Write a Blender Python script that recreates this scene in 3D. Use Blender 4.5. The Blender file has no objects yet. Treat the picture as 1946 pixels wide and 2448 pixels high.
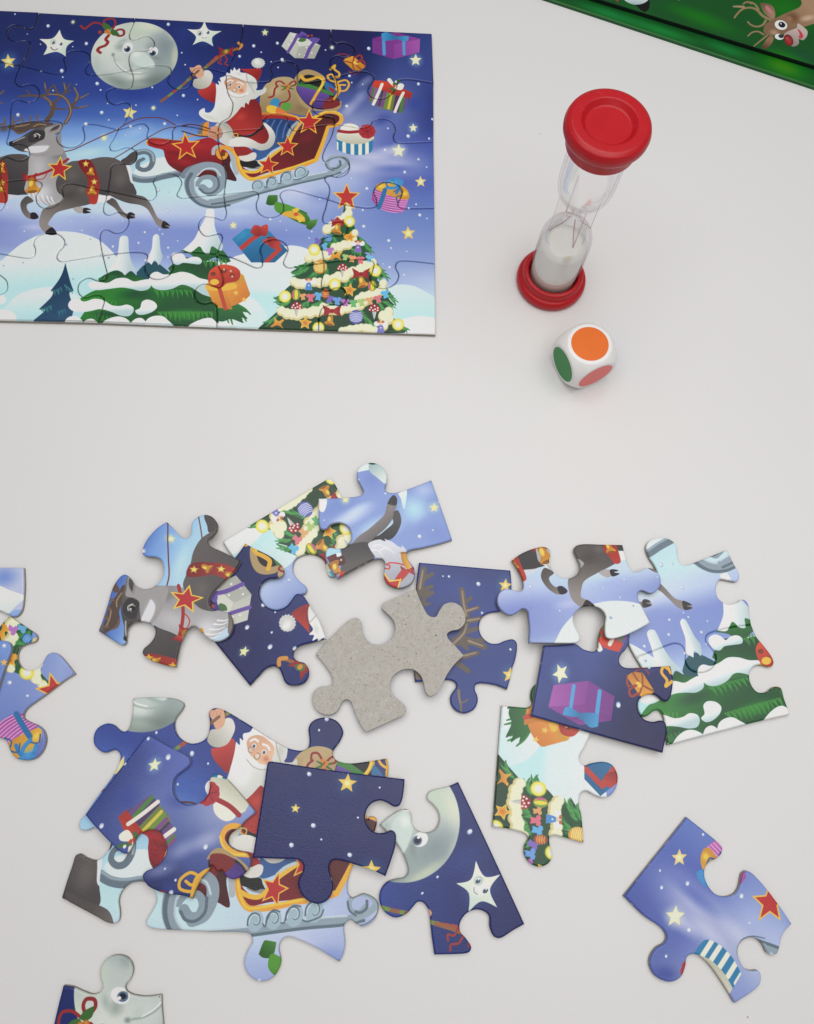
import bpy, bmesh, math, random
import numpy as np
from mathutils import Vector, Matrix
from mathutils.geometry import delaunay_2d_cdt

# ------------------------------------------------------------------ camera, world, lamps, exposure
sc = bpy.context.scene
MM = 0.001
def R(d): return math.radians(d)

cam_d = bpy.data.cameras.new('camera'); cam = bpy.data.objects.new('camera', cam_d)
sc.collection.objects.link(cam)
cam.matrix_world = Matrix(((0.993572, -0.113203, 0.000000, 0.0), (0.108088, 0.948675, -0.297208, 0.0), (0.033645, 0.295298, 0.954813, 0.300), (0, 0, 0, 1)))
cam_d.sensor_fit = 'VERTICAL'; cam_d.sensor_height = 24.0
cam_d.lens = 24.0 * 2000.0 / 2448.0
cam_d.clip_start = 0.005; cam_d.clip_end = 50.0
sc.camera = cam

world = bpy.data.worlds.new('World'); sc.world = world; world.use_nodes = True
world.node_tree.nodes['Background'].inputs[0].default_value = (1.0, 0.985, 0.985, 1)
world.node_tree.nodes['Background'].inputs[1].default_value = 0.26

def area_lamp(name, loc, target, sx, sy, power, col):
    d = bpy.data.lights.new(name, 'AREA'); d.shape = 'RECTANGLE'; d.size = sx; d.size_y = sy
    d.energy = power; d.color = col
    o = bpy.data.objects.new(name, d); sc.collection.objects.link(o); o.location = loc
    o.rotation_euler = (Vector(target) - Vector(loc)).to_track_quat('-Z', 'Y').to_euler()
    return o
area_lamp('ceiling_lamp', (0.06, 0.15, 0.60), (0.05, 0.12, 0.0), 0.70, 0.58, 3.4, (1.0, 0.99, 0.98))
area_lamp('room_lamp', (-0.15, -0.75, 0.75), (0.0, 0.05, 0.0), 0.6, 0.4, 0.5, (1.0, 0.88, 0.82))

sc.view_settings.view_transform = 'Standard'; sc.view_settings.look = 'None'
sc.view_settings.exposure = 0.0; sc.view_settings.gamma = 1.0
sc.cycles.max_bounces = 12; sc.cycles.transparent_max_bounces = 24
sc.cycles.use_denoising = True
LIT = 0.87       # light on a flat white card: print colours below are given as they look under it

# ------------------------------------------------------------------ helpers
def link(o): sc.collection.objects.link(o); return o
def tag(o, label=None, cat=None, group=None, kind=None):
    for k, v in (('label', label), ('category', cat), ('group', group), ('kind', kind)):
        if v: o[k] = v
    return o
def mesh_obj(name, verts, faces, mats, mi=None, uv=None, smooth=None, parent=None, loc=(0, 0, 0)):
    """verts in mm; uv = per-vertex function result list or None"""
    me = bpy.data.meshes.new(name)
    me.from_pydata([tuple(c * MM for c in v) for v in verts], [], faces)
    for m in mats: me.materials.append(m)
    if mi is not None: me.polygons.foreach_set('material_index', mi)
    if smooth is not None: me.polygons.foreach_set('use_smooth', smooth if isinstance(smooth, list) else [smooth] * len(faces))
    if uv is not None:
        L = me.uv_layers.new(name='print'); vi = np.empty(len(me.loops), int); me.loops.foreach_get('vertex_index', vi)
        L.data.foreach_set('uv', np.asarray(uv, np.float32)[vi].ravel())
    me.update()
    o = bpy.data.objects.new(name, me); link(o)
    o.location = [c * MM for c in loc]
    if parent: o.parent = parent
    return o
def empty(name, loc, rz=0):
    o = bpy.data.objects.new(name, None); link(o); o.location = [c * MM for c in loc]; o.rotation_euler.z = rz
    o.empty_display_size = 0.01
    return o
def lathe(name, prof, mats, n=64, parent=None, closed=True):
    """profile of (r,z) in mm from the axis out and back; r=0 ends become poles"""
    V = []; F = []; rows = []
    for r, z in prof:
        if r < 1e-6: rows.append([len(V)]); V.append((0, 0, z))
        else:
            rows.append(list(range(len(V), len(V) + n)))
            V += [(r * math.cos(2 * math.pi * i / n), r * math.sin(2 * math.pi * i / n), z) for i in range(n)]
    for a, b in zip(rows[:-1], rows[1:]):
        for i in range(n):
            j = (i + 1) % n
            if len(a) == 1 and len(b) == 1: continue
            if len(a) == 1: F.append((a[0], b[j], b[i]))
            elif len(b) == 1: F.append((a[i], a[j], b[0]))
            else: F.append((a[i], a[j], b[j], b[i]))
    o = mesh_obj(name, V, F, mats, smooth=True, parent=parent)
    bm = bmesh.new(); bm.from_mesh(o.data); bmesh.ops.recalc_face_normals(bm, faces=bm.faces); bm.to_mesh(o.data); bm.free()
    return o
def rounded(prof, rad=0.5, k=4):
    """round the inner corners of an (r,z) profile"""
    out = [prof[0]]
    for i in range(1, len(prof) - 1):
        p0, p1, p2 = Vector(prof[i - 1]), Vector(prof[i]), Vector(prof[i + 1])
        a, b = p0 - p1, p2 - p1; d = min(rad, a.length * .48, b.length * .48)
        s, e = p1 + a.normalized() * d, p1 + b.normalized() * d
        for j in range(k + 1):
            t = j / k; q = s * (1 - t) ** 2 + p1 * 2 * t * (1 - t) + e * t * t; out.append((q.x, q.y))
    out.append(prof[-1]); return out

# ------------------------------------------------------------------ materials
def new_mat(name):
    m = bpy.data.materials.new(name); m.use_nodes = True; nt = m.node_tree
    return m, nt, nt.nodes['Principled BSDF'], nt.nodes, nt.links
def tex_coord(N, Lk, scale, typ='Object'):
    tc = N.new('ShaderNodeTexCoord'); mp = N.new('ShaderNodeMapping'); mp.inputs['Scale'].default_value = scale if isinstance(scale, tuple) else (scale,) * 3
    Lk.new(tc.outputs[typ], mp.inputs[0]); return mp.outputs[0]
def noise(N, Lk, vec, scale, detail=3, rough=.55):
    n = N.new('ShaderNodeTexNoise'); n.inputs['Scale'].default_value = scale; n.inputs['Detail'].default_value = detail; n.inputs['Roughness'].default_value = rough
    Lk.new(vec, n.inputs['Vector']); return n.outputs['Fac']
def ramp(N, Lk, fac, stops):
    r = N.new('ShaderNodeValToRGB'); e = r.color_ramp.elements
    while len(e) < len(stops): e.new(0.5)
    for el, (p, c) in zip(e, stops): el.position = p; el.color = (*c, 1) if len(c) == 3 else c
    Lk.new(fac, r.inputs[0]); return r.outputs[0]
def mixc(N, Lk, fac, a, b, mode='MIX'):
    m = N.new('ShaderNodeMix'); m.data_type = 'RGBA'; m.blend_type = mode
    for sock, v in ((m.inputs[0], fac), (m.inputs[6], a), (m.inputs[7], b)):
        if hasattr(v, 'is_linked'): Lk.new(v, sock)
        else: sock.default_value = v if isinstance(v, float) else (*v, 1)
    return m.outputs[2]
def bump(N, Lk, h, strength, dist):
    b = N.new('ShaderNodeBump'); b.inputs['Strength'].default_value = strength; b.inputs['Distance'].default_value = dist
    Lk.new(h, b.inputs['Height']); return b.outputs[0]

def make_table_mat():
    m, nt, P, N, Lk = new_mat('white_laminate')
    v = tex_coord(N, Lk, 1.0)
    big = noise(N, Lk, v, 7, 3); fine = noise(N, Lk, v, 900, 2)
    col = mixc(N, Lk, big, (0.730, 0.722, 0.715), (0.755, 0.748, 0.742))
    grain = ramp(N, Lk, noise(N, Lk, v, 2400, 2, .6), [(0.25, (0.955, 0.955, 0.955)), (0.75, (1.03, 1.03, 1.03))])
    col = mixc(N, Lk, 1.0, col, grain, 'MULTIPLY')
    sp = N.new('ShaderNodeTexVoronoi'); sp.inputs['Scale'].default_value = 34; Lk.new(v, sp.inputs['Vector'])
    spot = ramp(N, Lk, sp.outputs['Distance'], [(0.008, (1, 1, 1)), (0.014, (0, 0, 0))])
    col = mixc(N, Lk, spot, col, (0.40, 0.38, 0.36))
    Lk.new(col, P.inputs['Base Color']); P.inputs['Roughness'].default_value = 0.42
    P.inputs['Specular IOR Level'].default_value = 0.35
    Lk.new(bump(N, Lk, fine, 0.12, 0.00004), P.inputs['Normal'])
    return m
def make_card_mat(name, face=False):
    m, nt, P, N, Lk = new_mat(name)
    v = tex_coord(N, Lk, 1.0)
    a = noise(N, Lk, v, 420, 5, .7); b = noise(N, Lk, v, 1500, 2)
    c0, c1 = ((0.455, 0.43, 0.385), (0.53, 0.508, 0.46)) if face else ((0.24, 0.22, 0.185), (0.39, 0.36, 0.31))
    col = mixc(N, Lk, ramp(N, Lk, a, [(0.3, (0, 0, 0)), (0.7, (1, 1, 1))]), c0, c1)
    if face:
        col = mixc(N, Lk, ramp(N, Lk, noise(N, Lk, v, 1250, 2, .7), [(0.32, (1, 1, 1)), (0.47, (0, 0, 0))]), col, (0.39, 0.365, 0.32))
        def specks(scale, stretch, rot, rnd, d0, d1, c):
            nonlocal col
            mp = N.new('ShaderNodeMapping'); mp.inputs['Rotation'].default_value = (0, 0, rot); mp.inputs['Scale'].default_value = stretch
            tc = N.new('ShaderNodeTexCoord'); Lk.new(tc.outputs['Object'], mp.inputs[0])
            w = N.new('ShaderNodeTexVoronoi'); w.inputs['Scale'].default_value = scale; Lk.new(mp.outputs[0], w.inputs['Vector'])
            near = ramp(N, Lk, w.outputs['Distance'], [(d0, (1, 1, 1)), (d1, (0, 0, 0))])
            pick = ramp(N, Lk, w.outputs['Color'], [(rnd, (0, 0, 0)), (rnd + .02, (1, 1, 1))])
            f = N.new('ShaderNodeMath'); f.operation = 'MULTIPLY'; Lk.new(near, f.inputs[0]); Lk.new(pick, f.inputs[1])
            col = mixc(N, Lk, f.outputs[0], col, c)
        specks(700, (1, 1, 1), 0, .66, .10, .19, (0.17, 0.145, 0.12))
        specks(800, (1, 1.4, 1), 1, .70, .12, .20, (0.72, 0.69, 0.63))
        specks(190, (1, 1, 1), 0, .84, .06, .09, (0.10, 0.085, 0.07))
        specks(150, (4.4, .75, 1), .35, .84, .06, .11, (0.15, 0.115, 0.08))
        specks(150, (4.4, .75, 1), 2.0, .84, .06, .10, (0.15, 0.115, 0.08))
    Lk.new(col, P.inputs['Base Color']); P.inputs['Roughness'].default_value = 0.85; P.inputs['Specular IOR Level'].default_value = 0.2
    Lk.new(bump(N, Lk, b, 0.35, 0.00012), P.inputs['Normal'])
    return m
def make_print_mat(name, image, rough=0.36, grain=1.0, spec=0.5):
    """varnished paper: flat print with the fine linen-like relief of the pressed sheet"""
    m, nt, P, N, Lk = new_mat(name)
    uvn = N.new('ShaderNodeUVMap'); uvn.uv_map = 'print'
    t = N.new('ShaderNodeTexImage'); t.image = image; t.interpolation = 'Cubic'; t.extension = 'EXTEND'; Lk.new(uvn.outputs[0], t.inputs[0])
    v = tex_coord(N, Lk, 1.0); v2 = tex_coord(N, Lk, (1.0, 2.6, 1.0))
    a = noise(N, Lk, v2, 1000, 3, .6); b = noise(N, Lk, v, 2600, 1)
    # faint print grain
    g = ramp(N, Lk, b, [(0.3, (0.93, 0.93, 0.93)), (0.7, (1.06, 1.06, 1.06))])
    col = mixc(N, Lk, 0.55, t.outputs[0], mixc(N, Lk, 1.0, t.outputs[0], g, 'MULTIPLY'))
    at = N.new('ShaderNodeAttribute'); at.attribute_name = 'rim'
    wear = N.new('ShaderNodeMath'); wear.operation = 'MULTIPLY'; Lk.new(at.outputs['Fac'], wear.inputs[0])
    Lk.new(ramp(N, Lk, noise(N, Lk, v, 420, 3, .65), [(0.60, (0, 0, 0)), (0.68, (.8, .8, .8))]), wear.inputs[1])
    col = mixc(N, Lk, wear.outputs[0], col, (0.50, 0.47, 0.43))
    Lk.new(col, P.inputs['Base Color'])
    P.inputs['Roughness'].default_value = rough; P.inputs['Specular IOR Level'].default_value = spec
    rr = N.new('ShaderNodeMapRange'); Lk.new(noise(N, Lk, v, 60, 3), rr.inputs[0]); rr.inputs[3].default_value = rough - .07; rr.inputs[4].default_value = rough + .09; Lk.new(rr.outputs[0], P.inputs['Roughness'])
    Lk.new(bump(N, Lk, a, 0.42 * grain, 0.00012), P.inputs['Normal'])
    return m
def make_plastic(name, col, rough=0.35, dust=True, spec=0.4):
    m, nt, P, N, Lk = new_mat(name)
    v = tex_coord(N, Lk, 1.0)
    big = noise(N, Lk, v, 140, 3)
    c = mixc(N, Lk, big, tuple(x * .93 for x in col), tuple(min(1, x * 1.06) for x in col))
    if dust:
        s = noise(N, Lk, v, 1900, 1, .4); d = noise(N, Lk, v, 220, 2)
        f = N.new('ShaderNodeMath'); f.operation = 'MULTIPLY'
        Lk.new(ramp(N, Lk, s, [(0.69, (0, 0, 0)), (0.80, (.7, .6, .6))]), f.inputs[0]); Lk.new(ramp(N, Lk, d, [(0.45, (0, 0, 0)), (0.72, (.55, .55, .55))]), f.inputs[1])
        c = mixc(N, Lk, f.outputs[0], c, (0.72, 0.55, 0.53))
    Lk.new(c, P.inputs['Base Color'])
    P.inputs['Specular IOR Level'].default_value = spec
    rr = N.new('ShaderNodeMapRange'); Lk.new(noise(N, Lk, v, 300, 3), rr.inputs[0]); rr.inputs[3].default_value = rough - .06; rr.inputs[4].default_value = rough + .1; Lk.new(rr.outputs[0], P.inputs['Roughness'])
    Lk.new(bump(N, Lk, noise(N, Lk, v, 1200, 2), 0.10, 0.00005), P.inputs['Normal'])
    return m
def make_clear(name, tint, edge, gloss=0.35):
    """thin clear plastic wall: straight-through light, denser where the wall is seen edge-on, plus a clear gloss"""
    m, nt, P, N, Lk = new_mat(name); N.remove(P)
    out = N['Material Output']
    lw = N.new('ShaderNodeLayerWeight'); lw.inputs[0].default_value = 0.32
    f = ramp(N, Lk, lw.outputs['Facing'], [(0.0, tint), (0.58, tint), (0.84, tuple(.5 * (a + b) for a, b in zip(tint, edge))), (0.97, edge)])
    tr = N.new('ShaderNodeBsdfTransparent'); Lk.new(f, tr.inputs[0])
    gl = N.new('ShaderNodeBsdfGlossy'); gl.inputs['Roughness'].default_value = 0.07; gl.inputs['Color'].default_value = (1, 1, 1, 1)
    fr = N.new('ShaderNodeFresnel'); fr.inputs[0].default_value = 1.40
    k = N.new('ShaderNodeMath'); k.operation = 'MULTIPLY'; Lk.new(fr.outputs[0], k.inputs[0]); k.inputs[1].default_value = gloss
    mx = N.new('ShaderNodeMixShader'); Lk.new(k.outputs[0], mx.inputs[0]); Lk.new(tr.outputs[0], mx.inputs[1]); Lk.new(gl.outputs[0], mx.inputs[2])
    Lk.new(mx.outputs[0], out.inputs[0]); return m

# ------------------------------------------------------------------ flat print painter (fills an image in memory, nothing is loaded)
U=0.05  # art units -> mm

def hexc(h): return np.array([int(h[i:i+2],16)/255.0 for i in (0,2,4)],np.float32)

def spline(txt,closed,hard=False,seg=5):
    """'x,y x,y! ...' -> polyline in mm; Catmull-Rom between points, '!' marks a corner"""
    P=[];cor=[]
    for tok in txt.split():
        c=tok.endswith('!');x,y=tok.rstrip('!').split(',')
        P.append((float(x)*U,float(y)*U));cor.append(c or hard)
    n=len(P);out=[]
    if n<3 and not closed: return np.array(P)
    for i in range(n if closed else n-1):
        p1,p2=P[i],P[(i+1)%n]
        if cor[i] and cor[(i+1)%n]: out.append(p1);continue
        p0=P[i-1] if (closed or i>0) else p1
        p3=P[(i+2)%n] if (closed or i+2<n) else p2
        if cor[i]: p0=p1
        if cor[(i+1)%n]: p3=p2
        d=math.hypot(p2[0]-p1[0],p2[1]-p1[1])
        k=max(2,min(seg,int(d/.35)))
        # limited tangents keep uneven spacing from overshooting
        def tan(a,b,c):
            tx,ty=(c[0]-a[0])/2,(c[1]-a[1])/2;L=math.hypot(tx,ty)
            s=min(1.0,d/L) if L>1e-9 else 1
            return tx*s,ty*s
        t1=tan(p0,p1,p2);t2=tan(p1,p2,p3)
        for j in range(k):
            t=j/k;a=2*t**3-3*t**2+1;b=t**3-2*t**2+t;c=-2*t**3+3*t**2;e=t**3-t**2
            out.append((a*p1[0]+b*t1[0]+c*p2[0]+e*t2[0],a*p1[1]+b*t1[1]+c*p2[1]+e*t2[1]))
    if not closed: out.append(P[-1])
    return np.array(out)

class Print:
    """flat printed artwork painted into a float image; x0,y0 = mm of the top-left pixel corner"""
    def __init__(s,x0,y0,w,h,ppm,base='808080'):
        s.x0,s.y0,s.ppm=x0,y0,ppm;s.W,s.H=int(w*ppm),int(h*ppm)
        s.im=np.empty((s.H,s.W,3),np.float32);s.im[:]=hexc(base);s.clip=None
    def box(s,lo,hi,pad):
        a=max(0,int((lo[0]-pad-s.x0)*s.ppm));b=min(s.W,int((hi[0]+pad-s.x0)*s.ppm)+2)
        c=max(0,int((lo[1]-pad-s.y0)*s.ppm));d=min(s.H,int((hi[1]+pad-s.y0)*s.ppm)+2)
        if b<=a or d<=c: return None
        X=(np.arange(a,b,dtype=np.float32)+.5)/s.ppm+s.x0;Y=(np.arange(c,d,dtype=np.float32)+.5)/s.ppm+s.y0
        return a,b,c,d,X[None,:],Y[:,None]
    def lay(s,bx,al,col,d,save):
        a,b,c,e,X,Y=bx
        al=al*d.get('a',1)
        if d.get('k') and s.clip is not None:
            ca,cb,cc,ce,cm=s.clip
            i0,i1,j0,j1=max(a,ca),min(b,cb),max(c,cc),min(e,ce)
            if i1<=i0 or j1<=j0: return
            m=np.zeros_like(al);m[j0-c:j1-c,i0-a:i1-a]=cm[j0-cc:j1-cc,i0-ca:i1-ca];al=al*m
        elif save: s.clip=(a,b,c,e,al)
        col=hexc(col)
        if 'g' in d:
            h,x1,y1,x2,y2=d['g'];x1,y1,x2,y2=x1*U,y1*U,x2*U,y2*U
            L=(x2-x1)**2+(y2-y1)**2+1e-9
            t=np.clip(((X-x1)*(x2-x1)+(Y-y1)*(y2-y1))/L,0,1)[...,None]
            col=hexc(h)*(1-t)+col*t          # colour g at (x1,y1), own colour at (x2,y2)
        R=s.im[c:e,a:b];R+=(col-R)*al[...,None]
    def run(s,cmds):
        for q in cmds: getattr(s,'do_'+q[0])(*q[1:])
    def do_grid(s,gx,gy,dim,cols):
        C=np.array([hexc(h) for h in cols.split()]).reshape(len(gy),len(gx),3)*np.array(dim)[:,None,None]
        X=((np.arange(s.W)+.5)/s.ppm+s.x0)/U;Y=((np.arange(s.H)+.5)/s.ppm+s.y0)/U
        def wts(g,v):
            g=np.array(g,float);i=np.clip(np.searchsorted(g,v)-1,0,len(g)-2);t=np.clip((v-g[i])/(g[i+1]-g[i]),0,1)
            t=t*t*(3-2*t)*.5+t*.5
            m=np.zeros((len(v),len(g)),np.float32);m[np.arange(len(v)),i]=1-t;m[np.arange(len(v)),i+1]=t;return m
        s.im[:]=np.einsum('yj,xi,jic->yxc',wts(gy,Y),wts(gx,X),C,optimize=True)
    def do_p(s,col,txt,d):
        P=spline(txt,True,'h' in d)
        soft=max(d.get('s',0)*U,1.0/s.ppm)
        bx=s.box(P.min(0),P.max(0),soft)
        if bx is None: return
        X,Y=bx[4],bx[5];sh=(Y.shape[0],X.shape[1])
        D=np.full(sh,1e9,np.float32);ins=np.zeros(sh,bool)
        N=np.roll(P,-1,0)
        for (x1,y1),(x2,y2) in zip(P,N):
            dx,dy=x2-x1,y2-y1;L=dx*dx+dy*dy
            if L<1e-12: continue
            # inside test
            if y1!=y2:
                r0,r1=np.searchsorted(Y[:,0],[min(y1,y2),max(y1,y2)])
                if r1>r0: ins[r0:r1]^=(X<(x1+(Y[r0:r1]-y1)*dx/dy))
            # distance only near the edge
            pad=soft*.75+.02
            i0,i1=np.searchsorted(X[0],[min(x1,x2)-pad,max(x1,x2)+pad]);j0,j1=np.searchsorted(Y[:,0],[min(y1,y2)-pad,max(y1,y2)+pad])
            if i1>i0 and j1>j0:
                ux=X[:,i0:i1]-x1;uy=Y[j0:j1]-y1
                t=np.clip((ux*dx+uy*dy)/L,0,1)
                v=D[j0:j1,i0:i1];np.minimum(v,(ux-t*dx)**2+(uy-t*dy)**2,out=v)
        D=np.sqrt(D);sd=np.where(ins,D,-D)
        t=np.clip(.5+sd/soft,0,1)
        s.lay(bx,t*t*(3-2*t),col,d,True)
    def do_l(s,col,txt,w1,w2,d):
        P=spline(txt,False,'h' in d);w1*=U/2;w2*=U/2
        soft=max(d.get('s',0)*U,1.0/s.ppm);wm=max(w1,w2)
        bx=s.box(P.min(0),P.max(0),wm+soft)
        if bx is None: return
        X,Y=bx[4],bx[5];D=np.full((Y.shape[0],X.shape[1]),-1e9,np.float32)
        n=len(P)-1;pad=wm+soft
        for i in range(n):
            (x1,y1),(x2,y2)=P[i],P[i+1];dx,dy=x2-x1,y2-y1;L=dx*dx+dy*dy+1e-9
            i0,i1=np.searchsorted(X[0],[min(x1,x2)-pad,max(x1,x2)+pad]);j0,j1=np.searchsorted(Y[:,0],[min(y1,y2)-pad,max(y1,y2)+pad])
            if i1<=i0 or j1<=j0: continue
            ux=X[:,i0:i1]-x1;uy=Y[j0:j1]-y1;t=np.clip((ux*dx+uy*dy)/L,0,1)
            w=w1+(w2-w1)*(i+t)/n
            v=D[j0:j1,i0:i1];np.maximum(v,w-np.sqrt((ux-t*dx)**2+(uy-t*dy)**2),out=v)
        s.lay(bx,np.clip(.5+D/soft,0,1),col,d,False)
    def ell(s,x,y,rx,ry,rot,pad):
        x,y,rx,ry=x*U,y*U,rx*U,ry*U;m=max(rx,ry)
        bx=s.box((x-m,y-m),(x+m,y+m),pad)
        if bx is None: return None,0,0
        a=math.radians(rot);u=bx[4]-x;v=bx[5]-y
        e=np.sqrt(((u*math.cos(a)+v*math.sin(a))/rx)**2+((-u*math.sin(a)+v*math.cos(a))/ry)**2)
        return bx,e,min(rx,ry)
    def do_c(s,col,x,y,rx,ry,rot,d):
        soft=max(d.get('s',0)*U,1.0/s.ppm)
        bx,e,r=s.ell(x,y,max(rx,1),max(ry,1),rot,soft)
        if bx is None: return
        al=np.clip(.5+(1-e)*r/soft,0,1)
        if 'r' in d:
            t=np.clip(e,0,1)[...,None]**1.6
            c=hexc(col)*(1-t)+hexc(d['r'])*t
            a,b,cc,ee=bx[:4];s.clip=(a,b,cc,ee,al);R=s.im[cc:ee,a:b];R+=(c-R)*al[...,None]
        else: s.lay(bx,al,col,d,True)
    def do_b(s,col,x,y,rx,ry,rot,d):
        bx,e,r=s.ell(x,y,max(rx,1),max(ry,1),rot,0)
        if bx is None: return
        t=np.clip(1-e,0,1);s.lay(bx,t*t*(3-2*t),col,d,False)

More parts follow.
